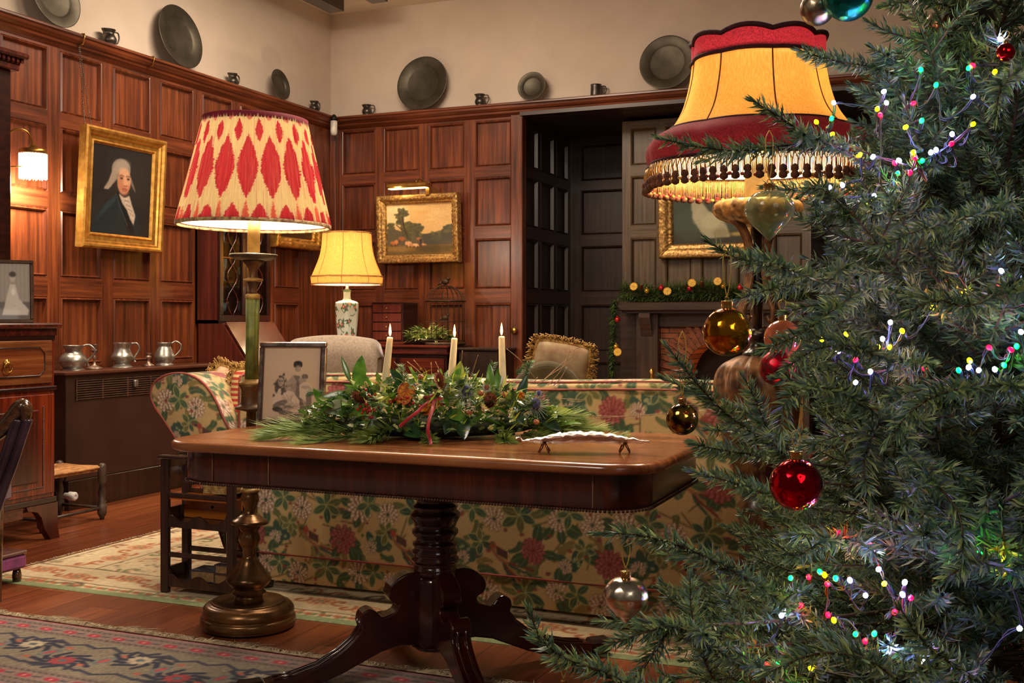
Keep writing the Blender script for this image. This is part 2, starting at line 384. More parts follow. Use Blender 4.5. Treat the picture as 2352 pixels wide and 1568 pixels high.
def panelling(name, mats, origin, ux, n, cols, rows, z0, z1, depth=.022, bevel=.022, length=None, thick=.04):
    """wainscot in the plane through origin spanned by ux and z; n = normal towards the room.
    cols / rows = lists of (a,b) panel openings; mats = (panels+stiles, rails)"""
    o = Vector(origin); ux = Vector(ux); n = Vector(n); b = MB()
    def P(s, z, d=0): q = o+ux*s+n*d; return (q.x, q.y, z)
    flip = ux.cross(Vector((0, 0, 1))).dot(n) < 0
    def Q(*p):
        p = list(p)
        if flip: p = p[::-1]
        b.add(p, [(0, 1, 2, 3)], False)
    # stiles run full height, rails between them
    edges = [0]+[e for c in cols for e in c]+[length]
    for i in range(0, len(edges), 2):
        b.k = 0; Q(P(edges[i], z0), P(edges[i+1], z0), P(edges[i+1], z1), P(edges[i], z1))
    zed = [z0]+[e for r in rows for e in r]+[z1]
    for (a, c) in cols:
        b.k = 1
        for j in range(0, len(zed), 2): Q(P(a, zed[j]), P(c, zed[j]), P(c, zed[j+1]), P(a, zed[j+1]))
        b.k = 0
        for (p, q) in rows:
            # ovolo moulding round the opening in three steps, then the panel
            prev = (a, c, p, q, 0.0)
            for t, d in ((.25, -.004), (.6, .006), (1.0, -depth)):
                cur = (a+bevel*t, c-bevel*t, p+bevel*t, q-bevel*t, d)
                A, C, D, E, dd = prev; a2, c2, d2, e2, d3 = cur
                Q(P(A, D, dd), P(C, D, dd), P(c2, d2, d3), P(a2, d2, d3)); Q(P(a2, e2, d3), P(c2, e2, d3), P(C, E, dd), P(A, E, dd))
                Q(P(A, D, dd), P(a2, d2, d3), P(a2, e2, d3), P(A, E, dd)); Q(P(c2, d2, d3), P(C, D, dd), P(C, E, dd), P(c2, e2, d3))
                prev = cur
            Q(P(prev[0], prev[2], prev[4]), P(prev[1], prev[2], prev[4]), P(prev[1], prev[3], prev[4]), P(prev[0], prev[3], prev[4]))
    # body behind
    L = length; t = -thick; bd = -depth-.004
    c8 = [P(0, z0, bd), P(L, z0, bd), P(L, z1, bd), P(0, z1, bd), P(0, z0, t), P(L, z0, t), P(L, z1, t), P(0, z1, t)]
    b.k = 0
    if thick > depth+.006: b.add(c8, [(3, 2, 1, 0)[::-1], (4, 7, 6, 5)[::-1], (0, 1, 5, 4), (2, 3, 7, 6), (1, 2, 6, 5), (3, 0, 4, 7)], False)
    for (za, zb) in ((z0, z1),):
        for s_ in (0, L): b.add([P(s_, za, 0), P(s_, zb, 0), P(s_, zb, bd), P(s_, za, bd)], [(0, 1, 2, 3)], False)
    b.add([P(0, z1, 0), P(L, z1, 0), P(L, z1, bd), P(0, z1, bd)], [(0, 1, 2, 3)], False)
    return struct(b.build(name, list(mats)))
ROWS = [(.20, .74), (.835, 1.25), (1.365, 1.775), (1.875, 2.275), (2.36, 2.735)]
cols = []; y = 5.023-.442*6
while y < 7.98:
    if y+.345 > 8.02: break
    cols.append((y-1.8, y+.345-1.8)); y += .442
cols = [c for c in cols if c[0] > .05]
panelling('trim_1', (M_PANEL, M_RAILY), (XL, 1.8, 0), (0, 1, 0), (1, 0, 0), cols, ROWS, 0, 2.8, length=8.1-1.8)
bc = [(.092, .422), (.502, .837), (.928, 1.256), (1.346, 1.673)]
panelling('trim_2', (M_PANEL, M_RAILX), (XL, YB, 0), (1, 0, 0), (0, -1, 0), bc, ROWS, 0, 2.8, length=1.76)
# passage side panelling and recess back
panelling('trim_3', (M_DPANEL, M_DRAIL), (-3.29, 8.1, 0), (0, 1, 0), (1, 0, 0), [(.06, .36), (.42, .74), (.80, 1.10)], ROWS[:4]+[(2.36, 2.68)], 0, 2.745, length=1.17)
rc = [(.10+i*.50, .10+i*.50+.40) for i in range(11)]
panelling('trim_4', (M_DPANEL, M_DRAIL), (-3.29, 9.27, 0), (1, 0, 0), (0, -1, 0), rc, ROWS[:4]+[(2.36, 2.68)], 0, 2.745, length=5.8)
def cornice(name, p0, p1, nrm, mat, zt=2.85):
    """moulded shelf rail, profile in (out, z)"""
    prof = [(-.06, zt), (.085, zt), (.092, zt-.006), (.092, zt-.018), (.08, zt-.024), (.075, zt-.04), (.058, zt-.055), (.045, zt-.06), (.04, zt-.075), (.02, zt-.09), (.0, zt-.1), (-.06, zt-.1)]
    p0 = Vector(p0); p1 = Vector(p1); nrm = Vector(nrm); n = len(prof); b = MB()
    vs = [tuple(p+nrm*o+Vector((0, 0, z))) for p in (p0, p1) for o, z in prof]
    # mitre at the corner: shift of the ends is in p0/p1 plus (out)
    b.add(vs, [(i, (i+1) % n, n+(i+1) % n, n+i) for i in range(n)]+[tuple(range(n)), tuple(range(2*n-1, n-1, -1))], False)
    return struct(b.build(name, mat))
cornice('trim_5', (XL, 1.8, 0), (XL, YB, 0), (1, 0, 0), M_RAILY)
cornice('trim_6', (XL, YB, 0), (2.6, YB, 0), (0, -1, 0), M_RAILX)
struct(MB().box(-3.29, 8.06, 2.745, 2.6, 8.16, 2.80).build('trim_7', M_DRAIL))
struct(MB().box(-3.375, 8.07, 0, -3.27, 8.16, 2.76, .006).build('trim_8', M_PANEL))
b = MB(); b.box(XL-.02, 1.8, 0, XL+.025, YB, .17, .006); struct(b.build('baseboard_left', M_DARKWOOD))
b = MB(); b.box(XL, YB-.025, 0, -3.3, YB+.02, .17, .006); struct(b.build('baseboard_back', M_DARKWOOD))
# corner post
struct(MB().box(XL, YB-.06, 0, XL+.06, YB, 2.76, .008).build('trim_9', M_PANEL))
# chimney breast
BX0, BX1, BY = -2.57, -1.08, 8.50
struct(MB().box(BX0, BY+.045, 1.25, BX1, 9.27, 2.72).build('wall_chimney', M_GPANEL))
gc = [(.07+i*.285, .07+i*.285+.215) for i in range(5)]
panelling('trim_10', (M_GPANEL, M_GRAIL), (BX0, BY, 0), (1, 0, 0), (0, -1, 0), gc, [(1.365, 1.775), (1.875, 2.275), (2.36, 2.66)], 1.23, 2.72, length=1.49)
# door knob on the end panel of the back wall
k = onY(1186, 759, 8.1)
kb = MB().lathe([(.0, 0), (.03, 0), (.03, .004), (.012, .01), (.011, .03), (.024, .04), (.028, .052), (.02, .064), (0, .068)], (k.x, k.y, k.z), 20, M=Matrix.Rotation(math.radians(90), 4, 'X'))
tag(kb.build('door_knob', M_BRASS), 'round brass knob on the panelled door edge in the back wall', 'knob')
# ================================================================== LEFT SIDE: TALL CABINET, RADIATOR, STOOL
M_WAL = wood('flame_walnut', (66, 24, 10), (120, 62, 30), (160, 98, 52), 'y', .25, .55, .6, 1.5)
M_CROSS = wood('crossband_walnut', (74, 34, 16), (124, 70, 36), (158, 104, 58), 'y', .28, .5, 1.4)
M_REDM = wood('red_flame_mahogany', (40, 8, 4), (104, 34, 14), (158, 66, 28), 'z', .22, .6, .45, 2.0)
M_DARKM = wood('dark_mahogany', (24, 9, 7), (42, 16, 12), (60, 24, 16), 'y', .25, .5)
M_CREAM = plain('cream_satin', (236, 214, 170), .6)
cab = empty('bookcase', (-4.56, 3.62, 0), 'tall dark mahogany bookcase cabinet with a flame walnut drawer at the left edge', 'cabinet')
cx0, cx1, cy0, cy1 = -4.84, -4.27, 3.02, 4.21
b = MB(); b.box(cx0, cy0, .17, cx1, cy1, 1.03, .004); b.build('lower_case', M_REDM, cab)
b = MB(); b.box(cx0, cy0-.012, 1.065, cx1+.03, cy1+.028, 1.092, .008); b.box(cx0, cy0, 1.03, cx1+.008, cy1+.008, 1.065); b.build('worktop', M_MAHOG, cab)
b = MB(); b.box(cx1, cy0+.02, 1.008, cx1+.006, cy1-.002, 1.03); b.box(cx1, cy0, .755, cx1+.014, cy1+.006, .775, .004); b.box(cx1, cy0, .185, cx1+.012, cy1+.006, .215, .004); b.build('moulding', M_DARKM, cab)
dr = MB(); dr.box(cx1, cy0+.05, .79, cx1+.012, cy1-.025, 1.005, .003); drw = dr.build('drawer', M_CROSS, cab)
poly = [(3.40, .86), (3.43, .83), (4.10, .83), (4.13, .86), (4.13, .94), (4.10, .97), (3.43, .97), (3.40, .94)]
b = MB(); b.prism(poly, 'x', cx1+.012, cx1+.0155); b.build('inlaid_panel', M_WAL, drw)
b = MB(); b.tube([(cx1+.0155, y, z) for y, z in poly], .004, 6, closed=True); b.build('stringing', M_DARKM, drw)
k = (cx1+.016, 3.895, .90)
b = MB(); b.lathe([(0, 0), (.019, 0), (.017, .006), (.007, .009), (.006, .018), (.0, .02)], k, 18, M=Matrix.Rotation(math.radians(90), 4, 'Y')); b.tube([(k[0]+.014, k[1]+.024*math.sin(a), k[2]-.022+.024*math.cos(a)) for a in np.linspace(0, 2*math.pi, 19)[:-1]], .0035, 8, closed=True); b.build('ring_handle', M_BRASS, drw)
d = MB(); d.box(cx1, 3.64, .235, cx1+.012, cy1-.01, .735, .003); door = d.build('door', M_REDM, cab)
b = MB(); b.box(cx1+.012, 3.72, .30, cx1+.02, cy1-.12, .66, .006); b.build('raised_panel', M_MAHOGZ, door)
M_SILVERBEAD = plain('beading', (120, 96, 84), .35, .5)
b = MB(); b.smooth = True
for i in range(58):
    for (y_, z_) in ((cy1-.085, .275+i*.0070),): b.sphere((cx1+.014, y_, z_), .0042, 6, 4)
for i in range(52): b.sphere((cx1+.014, 3.70+i*.0083, .272), .0042, 6, 4)
b.build('beading', M_SILVERBEAD, door)
b = MB(); pr = [(.0, .185), (.19, .185), (.19, .17), (.12, .155), (.1, .12), (.105, .06), (.13, .0), (.0, .0)]
for sgn, yy in ((1, cy1),):
    pp = [(yy+.01-a, z) for a, z in [(0, .185), (.20, .185), (.19, .165), (.13, .15), (.105, .12), (.085, .06), (.045, 0), (-.012, 0), (0, .06)]]
    b = MB(); b.prism(pp, 'x', cx1-.03, cx1+.012); b.build('bracket_foot', M_MAHOGZ, cab)
    b = MB(); b.prism(pp, 'x', cx0, cx0+.04); b.build('bracket_foot', M_MAHOGZ, cab)
b = MB(); b.prism([(2*cy0-y+(cy1-cy0)*0-(-0), z) for y, z in [(cy0-.01+a, z) for a, z in [(0, .185), (.20, .185), (.13, .15), (.085, .06), (.045, 0), (-.012, 0)]]][::1], 'x', cx1-.03, cx1+.012)
b = MB(); b.prism([(cy0-.01+a, z) for a, z in [(0, .185), (.20, .185), (.13, .15), (.085, .06), (.045, 0), (-.012, 0)]], 'x', cx1-.03, cx1+.012); b.build('bracket_foot', M_MAHOGZ, cab)
b = MB(); b.box(cx0, cy0, .10, cx0+.3, cy0+.05, .18); b.box(cx0, cy0+.2, .13, cx1, cy1-.2, .175); b.build('plinth', M_MAHOG, cab)
b = MB(); b.box(cx0, cy0+.03, 1.092, -4.50, 4.15, 2.40, .004); up = b.build('upper_case', M_DARKM, cab)
b = MB(); b.box(-4.50, cy0+.08, 1.16, -4.488, 3.58, 2.34, .003); b.box(-4.50, 3.60, 1.16, -4.488, 4.10, 2.34, .003); b.build('door', M_DARKM, cab)
b = MB(); b.box(cx0, cy0, 2.38, -4.47, 4.18, 2.42, .006); b.box(cx0, cy0-.03, 2.44, -4.43, 4.21, 2.47, .01)
for i in range(40): b.box(-4.468, cy0+.02+i*.029, 2.42, -4.452, cy0+.036+i*.029, 2.44)
b.box(cx0, cy0, 2.41, -4.47, 4.18, 2.45); b.build('cornice', M_MAHOG, cab)

# photograph in a dark frame on the cabinet
def paint_bride():
    c = Canvas(60, 80, (150, 140, 132)); rng = np.random.default_rng(3)
    for i in range(0, 60, 7): c.rect(i, 0, i+3, 56, (134, 124, 116), .6)
    c.rect(0, 55, 60, 80, (96, 88, 84)); c.poly([(24, 30), (34, 30), (40, 50), (58, 66), (56, 74), (10, 74), (16, 55)], (190, 182, 174))
    c.ell(29, 20, 5, 6.5, 0, (176, 164, 152)); c.ell(29, 15, 6, 4, 0, (60, 52, 48)); c.ell(30, 40, 4, 5, 0, (214, 208, 200)); c.blur(1); c.noise(.08, rng); return c
def photo_frame(name, c, wd, ht, ang, lean, canvas, m_frame, label, fw=.018, matw=0, m_mat=None, ppm=400, base=0):
    """free-standing frame: c = bottom centre, lean backwards"""
    root = empty(name, c, label, 'picture frame', rz=ang)
    Ml = Matrix.Rotation(-lean, 4, 'X')
    def loc(mb, nm, mt, par): 
        t = MB(); t.merge(mb, Ml); return t.build(nm, mt, par, local=True)
    b = MB(); d = .014
    for (x0, z0, x1, z1) in ((-wd/2, 0, wd/2, fw), (-wd/2, ht-fw, wd/2, ht), (-wd/2, fw, -wd/2+fw, ht-fw), (wd/2-fw, fw, wd/2, ht-fw)): b.box(x0, -d/2, z0, x1, d/2, z1, .003)
    loc(b, 'frame', m_frame, root)
    b = MB(); b.box(-wd/2+.004, .0, .004, wd/2-.004, .008, ht-.004); 
    b.prism([(-.004, .0), (-.004, .0)], 'x', 0, 0) if False else None
    loc(b, 'backboard', M_BLACK, root)
    nu = max(8, int((wd-2*fw)*ppm)); nv = max(8, int((ht-2*fw)*ppm))
    o = grid_mesh('photograph', lambda U, V: (-wd/2+fw+U*(wd-2*fw), -.002+0*U, fw+V*(ht-2*fw)), nu, nv, painted('photo_print', .35, .4), canvas, parent=None)
    o.data.transform(Ml); o.parent = root
    b = MB(); zt = ht*.62
    top = Ml @ Vector((0, .01, zt)); foot = Vector((0, top.y+math.tan(.35)*top.z*.55, .001))
    b.tube([tuple(top), tuple(foot)], .006, 6); b.build('strut', M_BLACK, root, local=True)
    return root
fr = photo_frame('framed_photograph', (-4.345, 4.02, 1.0925), .19, .315, math.radians(52), .12, paint_bride(), plain('bronze_frame', (92, 66, 50), .35, .6), 'dark framed grey wedding photograph standing on the tall bookcase cabinet')

# radiator cabinet
rad = empty('radiator_cabinet', (-4.93, 5.5, 0), 'dark brown painted radiator cabinet along the left wall under the pewter jugs', 'radiator cabinet')
M_RAD = plain('brown_paint', (62, 40, 30), .38, 0, (54, 33, 25), 6)
b = MB(); b.box(-5.02, 4.83, .17, -4.81, 6.22, .785, .004); b.build('casing', M_RAD, rad)
b = MB(); b.box(-5.02, 4.80, .785, -4.785, 6.23, .81, .007); b.build('top_board', plain('rad_top', (92, 54, 40), .25, 0, (80, 46, 34), 8), rad)
b = MB(); b.box(-5.02, 4.84, .0, -4.80, 6.21, .17, .003); b.build('plinth', M_DARKWOOD, rad)
g = MB(); 
for i in range(9): g.box(-4.81, 4.90, .640+i*.0135, -4.803, 5.96, .646+i*.0135)
for i in range(6): g.box(-4.809, 4.90+i*.21, .636, -4.802, 4.908+i*.21, .756)
g.build('grille', plain('rad_grille', (96, 66, 52), .4), rad)
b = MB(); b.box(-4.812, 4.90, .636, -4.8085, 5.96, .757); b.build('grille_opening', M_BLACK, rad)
k = onX(310, 880, -4.80); b = MB(); b.box(k.x-.004, k.y-.02, k.z-.022, k.x+.02, k.y+.014, k.z+.022, .006); b.build('catch', M_PEWTER, rad)
for q, (px, py) in enumerate(((150, 1138), (421, 1081))):
    k = onX(px, py, -4.80); b = MB(); b.lathe([(0, 0), (.018, 0), (.018, .03), (.026, .034), (.026, .07), (.02, .078), (.008, .079), (0, .072)], (k.x, k.y, k.z), 16, M=Matrix.Rotation(math.radians(90), 4, 'Y')); b.build('radiator_valve', plain('white_plastic', (226, 222, 214), .4), rad)

# pewter
def jug(px, py, x, zb, prof, hand, label, mat=M_PEWTER, group=None, hr=.006, spout=0, name='pewter_jug', cat='jug', pos=None, ang=math.radians(60), n=28):
    p = pos or onX(px, py, x); root = empty(name, (p.x, p.y, zb), label, cat, group, rz=ang)
    md = (lambda a, z: 1+spout*max(0, math.cos(a-math.pi))**12*(z > prof[-1][1]*.72)) if spout else None
    inner = [(r*.9, z) for r, z in prof[::-1] if z > prof[0][1]+.01]
    b = MB(); b.lathe(prof+[(prof[-1][0]*.93, prof[-1][1])]+inner+[(0, inner[-1][1])], (0, 0, 0), n, md); b.build('body', mat, root, local=True)
    b = MB(); b.tube([(q[0], 0, q[1]) for q in hand], hr, 8); b.build('handle', mat, root, local=True); return root
def smooth_pts(pts, n=6):
    P = [Vector(p) for p in pts]; out = []
    for i in range(len(P)-1):
        p0 = P[max(i-1, 0)]; p1 = P[i]; p2 = P[i+1]; p3 = P[min(i+2, len(P)-1)]
        for k in range(n):
            t = k/n; out.append(tuple(.5*((2*p1)+(-p0+p2)*t+(2*p0-5*p1+4*p2-p3)*t*t+(-p0+3*p1-3*p2+p3)*t**3)))
    out.append(tuple(P[-1])); return out
def sp2(pts, n=5): return [(q[0], q[1]) for q in smooth_pts([(p[0], p[1], 0) for p in pts], n)]
prA = [(0, 0), (.062, 0), (.066, .004), (.054, .012), (.064, .022), (.078, .045), (.079, .062), (.068, .085), (.050, .102), (.046, .118), (.050, .13), (.060, .142), (.061, .148)]
prB = [(0, 0), (.062, 0), (.063, .006), (.046, .018), (.044, .028), (.062, .045), (.068, .064), (.063, .08), (.056, .092), (.048, .115), (.048, .13), (.056, .15), (.057, .155)]
prC = [(0, 0), (.056, 0), (.058, .006), (.050, .015), (.062, .03), (.068, .05), (.064, .07), (.052, .1), (.042, .12), (.041, .13), (.046, .14), (.047, .15)]
hA = sp2([(.055, .144), (.09, .150), (.118, .125), (.116, .095), (.085, .06), (.080, .04), (.088, .02)])
hB = sp2([(.052, .150), (.085, .152), (.100, .125), (.095, .1), (.075, .065), (.07, .045), (.08, .035)])
hC = sp2([(.044, .142), (.07, .158), (.100, .14), (.104, .11), (.09, .085), (.066, .06)])
AH = math.radians(38)
jug(168, 850, -4.905, .81, sp2(prA, 3), hA, 'squat round bellied pewter jug, leftmost on the radiator cabinet', ang=AH)
jug(281, 847, -4.905, .81, sp2(prB, 3), hB, 'banded pewter tankard with a footed base, middle one on the radiator cabinet', ang=AH, name='pewter_tankard', cat='tankard')
jug(378, 840, -4.905, .81, sp2(prC, 3), hC, 'plain pear shaped pewter jug, rightmost on the radiator cabinet', ang=AH)
def stick(px, py, x, zb, prof, label):
    p = onX(px, py, x); b = MB(); b.lathe(prof, (p.x, p.y, zb), 20); tag(b.build('candlestick', plain('tarnished_silver', (168, 140, 124), .35, .8, (110, 88, 78), 12)), label, 'candlestick')
stick(217, 848, -4.90, .81, [(0, 0), (.050, 0), (.046, .008), (.026, .018), (.009, .028), (.006, .055), (.014, .072), (.007, .08), (.008, .10), (.022, .112), (.022, .116), (.009, .12), (.016, .142), (.022, .150), (.010, .151), (0, .14)], 'slender silver candlestick on the radiator cabinet between the squat jug and the tankard')
stick(341, 842, -4.90, .81, [(0, 0), (.040, 0), (.036, .008), (.014, .02), (.009, .04), (.014, .05), (.020, .062), (.012, .066), (.016, .08), (.024, .084), (.012, .085), (0, .075)], 'short silver candlestick on the radiator cabinet beside the pear shaped jug')

# rush stool
st = empty('rush_stool', (-4.58, 4.50, 0), 'low turned-leg stool with a woven rush seat in front of the radiator cabinet', 'stool')
M_STOOL = plain('stool_wood', (84, 66, 50), .4, 0, (52, 38, 28), 18)
M_RUSH = plain('rush_seat', (206, 150, 92), .8, 0, (150, 98, 52), 30, .3)
x0, x1, y0, y1 = -4.74, -4.43, 4.285, 4.71
for (lx, ly) in ((x0, y0), (x0, y1), (x1, y0), (x1, y1)):
    b = MB(); b.lathe([(0, 0), (.012, 0), (.014, .015), (.018, .02), (.026, .035), (.026, .085), (.02, .09), (.024, .10), (.016, .108), (.023, .15), (.014, .19), (.02, .2), (.024, .21), (.024, .29), (.02, .305), (.012, .312), (0, .315)], (lx, ly, 0), 12); b.build('leg', M_STOOL, st)
b = MB()
for (p, q) in (((x0, y0), (x1, y0)), ((x1, y0), (x1, y1)), ((x1, y1), (x0, y1)), ((x0, y1), (x0, y0))): b.tube([(p[0], p[1], .065), (q[0], q[1], .065)], .009, 8)
b.build('stretcher', M_STOOL, st)
b = MB(); mx, my = (x0+x1)/2, (y0+y1)/2; ns = 14
for k in range(ns):   # four wedges of rush cords
    t0 = k/ns; t1 = (k+.92)/ns
    for sx in (1, -1):
        xa = mx+sx*(x1-mx)*t1; yb_ = (y1-my)*t1
        b.tube([(xa, my-yb_, .292), (xa, my, .286+.004*t1), (xa, my+yb_, .292)], .0068, 6)
    for sy in (1, -1):
        ya = my+sy*(y1-my)*t1; xb_ = (x1-mx)*t1; b.tube([(mx-xb_, ya, .293), (mx, ya, .288), (mx+xb_, ya, .293)], .0085, 6)
b.box(x0+.01, y0+.01, .27, x1-.01, y1-.01, .29); b.build('seat', M_RUSH, st)

# chair in the left corner of the view, and the low footstool by it
ch = empty('scroll_chair', (-3.62, 2.62, 0), 'dark polished chair with a scrolled arm, cut off by the left edge', 'chair')
M_CH = wood('chair_rosewood', (26, 16, 8), (62, 38, 20), (110, 72, 40), 'y', .15, .8)
def Pz(px, py, Z=4.05): return tuple(W(px, py, Z))
b = MB(); path = smooth_pts([Pz(-150, 1030), Pz(-60, 1022), Pz(-10, 1000), Pz(25, 965), Pz(44, 940), Pz(56, 938), Pz(60, 955), Pz(54, 968)], 6)
b.tube(path, [.030]*(len(path)-14)+list(np.linspace(.03, .014, 14)), 12); b.build('arm', M_CH, ch)
b = MB(); path = smooth_pts([Pz(52, 965), Pz(40, 1000), Pz(20, 1060), Pz(-6, 1130), Pz(-40, 1230)], 6)
for s_ in (-.012, .012): b.tube([(p[0]+s_, p[1]+s_, p[2]) for p in path], .020, 10)
b.build('arm_support', plain('purple_brown', (64, 44, 62), .3, 0, (38, 24, 36), 8, coat=.4), ch)
b = MB(); s0 = W(-200, 1130, 4.05); b.rbox((s0.x, s0.y, .43), (.52, .50, .09), TH, .02); b.build('seat', plain('plum_velvet', (90, 50, 78), .8, 0, (70, 36, 60), 20, sheen=.3), ch)
for ddx in (-.22, .22):
    for ddy in (-.2, .2):
        px_, py_ = rot2(ddx, ddy, TH); b = MB(); b.tube([(s0.x+px_, s0.y+py_, .40), (s0.x+px_, s0.y+py_, 0)], [.024, .014], 8); b.build('leg', M_CH, ch)
b = MB(); bx, by = rot2(-.24, 0, TH); b.rbox((s0.x+bx, s0.y+by, .68), (.04, .46, .44), TH, .015); b.build('backrest', M_CH, ch)
ch.location = (s0.x, s0.y, .005)
for c in ch.children: c.data.transform(Matrix.Translation(Vector((-3.62, 2.62, 0))-Vector((s0.x, s0.y, 0))))
fs = empty('footstool', tuple(onH(-60, 1290, 0)), 'low plum covered footstool on the floor at the left edge beside the cream rug', 'footstool')
c0 = onH(64, 1262, .135); b = MB(); cxx, cyy = c0.x-.19, c0.y-.10
b = MB(); b.box(c0.x-.36, c0.y-.34, .06, c0.x, c0.y, .12, .012); b.build('cushion', plain('plum_cloth', (140, 50, 110), .8, 0, (100, 34, 80), 30, sheen=.3), fs)
b = MB(); b.box(c0.x-.36, c0.y-.34, .12, c0.x, c0.y, .135, .004); b.build('top', plain('foot_top', (112, 78, 70), .25, 0, (84, 50, 46), 12, coat=.5), fs)
for sx in (-.33, -.03):
    for sy in (-.31, -.03): b = MB(); b.lathe([(0, 0), (.016, 0), (.02, .03), (.014, .06)], (c0.x+sx, c0.y+sy, 0), 10); b.build('leg', M_CH, fs)

# ================================================================== PEWTER ON THE HIGH RAIL
def plate(px, py, r, wall, label, group='pewter plates along the high rail', tilt=.17):
    zb = 2.85; prof = [(0, .004), (r*.62, .004), (r*.66, .007), (r*.70, .016), (r*.97, .022), (r, .024), (r, .027), (r*.97, .026), (r*.70, .021), (r*.65, .012), (r*.60, .008), (0, .008)]
    if wall == 'L': p = onX(px, py, XL-.02); c = (XL-.055+math.sin(tilt)*r, p.y, zb+r*math.cos(tilt)+.001); M = Matrix.Rotation(math.pi/2-tilt, 4, 'Y'); c = (XL+.045-math.sin(tilt)*r*1.0+.0, p.y, c[2])
    else: p = onY(px, py, YB+.0); c = (p.x, YB-.045+math.sin(tilt)*r*1.0, zb+r*math.cos(tilt)+.001); M = Matrix.Rotation(math.pi/2-tilt, 4, 'X')
    if wall == 'L': c = (max(c[0], XL-.045), c[1], c[2])
    b = MB(); b.lathe(prof, c, 40, M=M); return tag(b.build('pewter_plate', M_DPEWTER), label, 'plate', group)
plate(112, -12, .19, 'L', 'pewter plate cut off at the top left of the picture, on the left wall rail')
plate(402, 72, .222, 'L', 'large pewter charger leaning on the left wall rail')
plate(628, 187, .122, 'L', 'small pewter plate on the left wall rail nearest the room corner')
plate(973, 187, .231, 'B', 'large pewter charger on the back wall rail nearest the room corner')
plate(1226, 196, .118, 'B', 'small shiny rimmed pewter plate on the back wall rail')
plate(1534, 143, .213, 'B', 'large pewter charger on the back wall rail beside the big fringed lampshade')
mp = [(0, 0), (.036, 0), (.038, .004), (.034, .012), (.042, .03), (.040, .05), (.030, .068), (.029, .078), (.036, .092), (.037, .096)]
mh = sp2([(.03, .088), (.058, .088), (.066, .06), (.055, .03), (.038, .026)])
mt = [(0, 0), (.045, 0), (.045, .006), (.042, .01), (.040, .085), (.043, .09)]
mth = sp2([(.038, .078), (.068, .078), (.074, .048), (.060, .02), (.038, .018)])
for px, py, wl, pr, hd, sc, lab in ((250, 88, 'L', mp, mh, 1.15, 'spouted pewter jug on the left wall rail between the two plates nearest the camera'),
      (534, 188, 'L', mp, mh, 1.0, 'small pewter jug on the left wall rail between the large charger and the small plate'),
      (722, 250, 'L', mp, mh, 1.0, 'small pewter jug on the left wall rail nearest the corner'),
      (843, 258, 'B', mp, mh, 1.0, 'small pewter jug on the back wall rail nearest the corner'),
      (1103, 237, 'B', mp, mh, 1.05, 'polished little pewter jug on the back wall rail between two plates'),
      (1369, 217, 'B', mt, mth, 1.05, 'straight sided pewter mug on the back wall rail')):
    p = onX(px, py, XL+.005) if wl == 'L' else onY(px, py, YB-.005)
    jug(0, 0, 0, 2.851, [(r*sc, z*sc) for r, z in sp2(pr, 3)], [(a*sc, z*sc) for a, z in hd], lab, plain('black_pewter', (104, 98, 90), .35, .8, (60, 56, 52), 20), 'pewter jugs along the high rail', pos=p, ang=(math.pi/2-.2 if wl == 'L' else .35), hr=.005, spout=.25 if pr is mp else 0, n=20)

# ================================================================== PICTURES
def frame_rect(b, w_, h_, prof, jit=0, rng=None, seg=1):
    """moulded frame in local XZ plane facing -y: prof = list (inward distance, out)"""
    cr = [(-w_/2, -h_/2), (w_/2, -h_/2), (w_/2, h_/2), (-w_/2, h_/2)]
    dirs = [(1, 1), (-1, 1), (-1, -1), (1, -1)]
    for e in range(4):
        (xa, za), (xb, zb) = cr[e], cr[(e+1) % 4]; (da, db) = dirs[e], dirs[(e+1) % 4]
        rows = []
        for i, (q, o_) in enumerate(prof):
            row = []
            for k in range(seg+1):
                t = k/seg; x = (xa+da[0]*q)*(1-t)+(xb+db[0]*q)*t; z = (za+da[1]*q)*(1-t)+(zb+db[1]*q)*t
                jj = jit*(rng.random()-.5)*2 if (rng is not None and 0 < i < len(prof)-1) else 0
                row.append((x+(jj*.5 if seg > 1 and 0 < k < seg else 0), -(o_+abs(jj)), z))
            rows.append(row)
        n = seg+1; vs = sum(rows, []); fs = []
        for i in range(len(prof)-1):
            for k in range(seg): fs.append((i*n+k, i*n+k+1, (i+1)*n+k+1, (i+1)*n+k))
        b.add(vs, fs, jit > 0)
def picture(name, c, w_, h_, fw, canvas, rz, tilt, label, mat, cat='painting', prof=None, jit=0, seg=1, ppm=260, extra=None):
    root = empty(name, c, label, cat, rz=rz); rng = np.random.default_rng(7); M = Matrix.Rotation(tilt, 4, 'X')
    b = MB(); frame_rect(b, w_, h_, prof, jit, rng if jit else None, seg); b.box(-w_/2+.002, -.004, -h_/2+.002, w_/2-.002, .012, h_/2-.002)
    t = MB(); t.merge(b, M); t.build('frame', mat, root, local=True)
    iw, ih = w_-2*fw, h_-2*fw
    o = grid_mesh('canvas', lambda U, V: (-iw/2+U*iw, -.008+0*U, -ih/2+V*ih), max(8, int(iw*ppm)), max(8, int(ih*ppm)), painted('oil_paint', .38, .35), canvas)
    o.data.transform(M); o.parent = root; return root
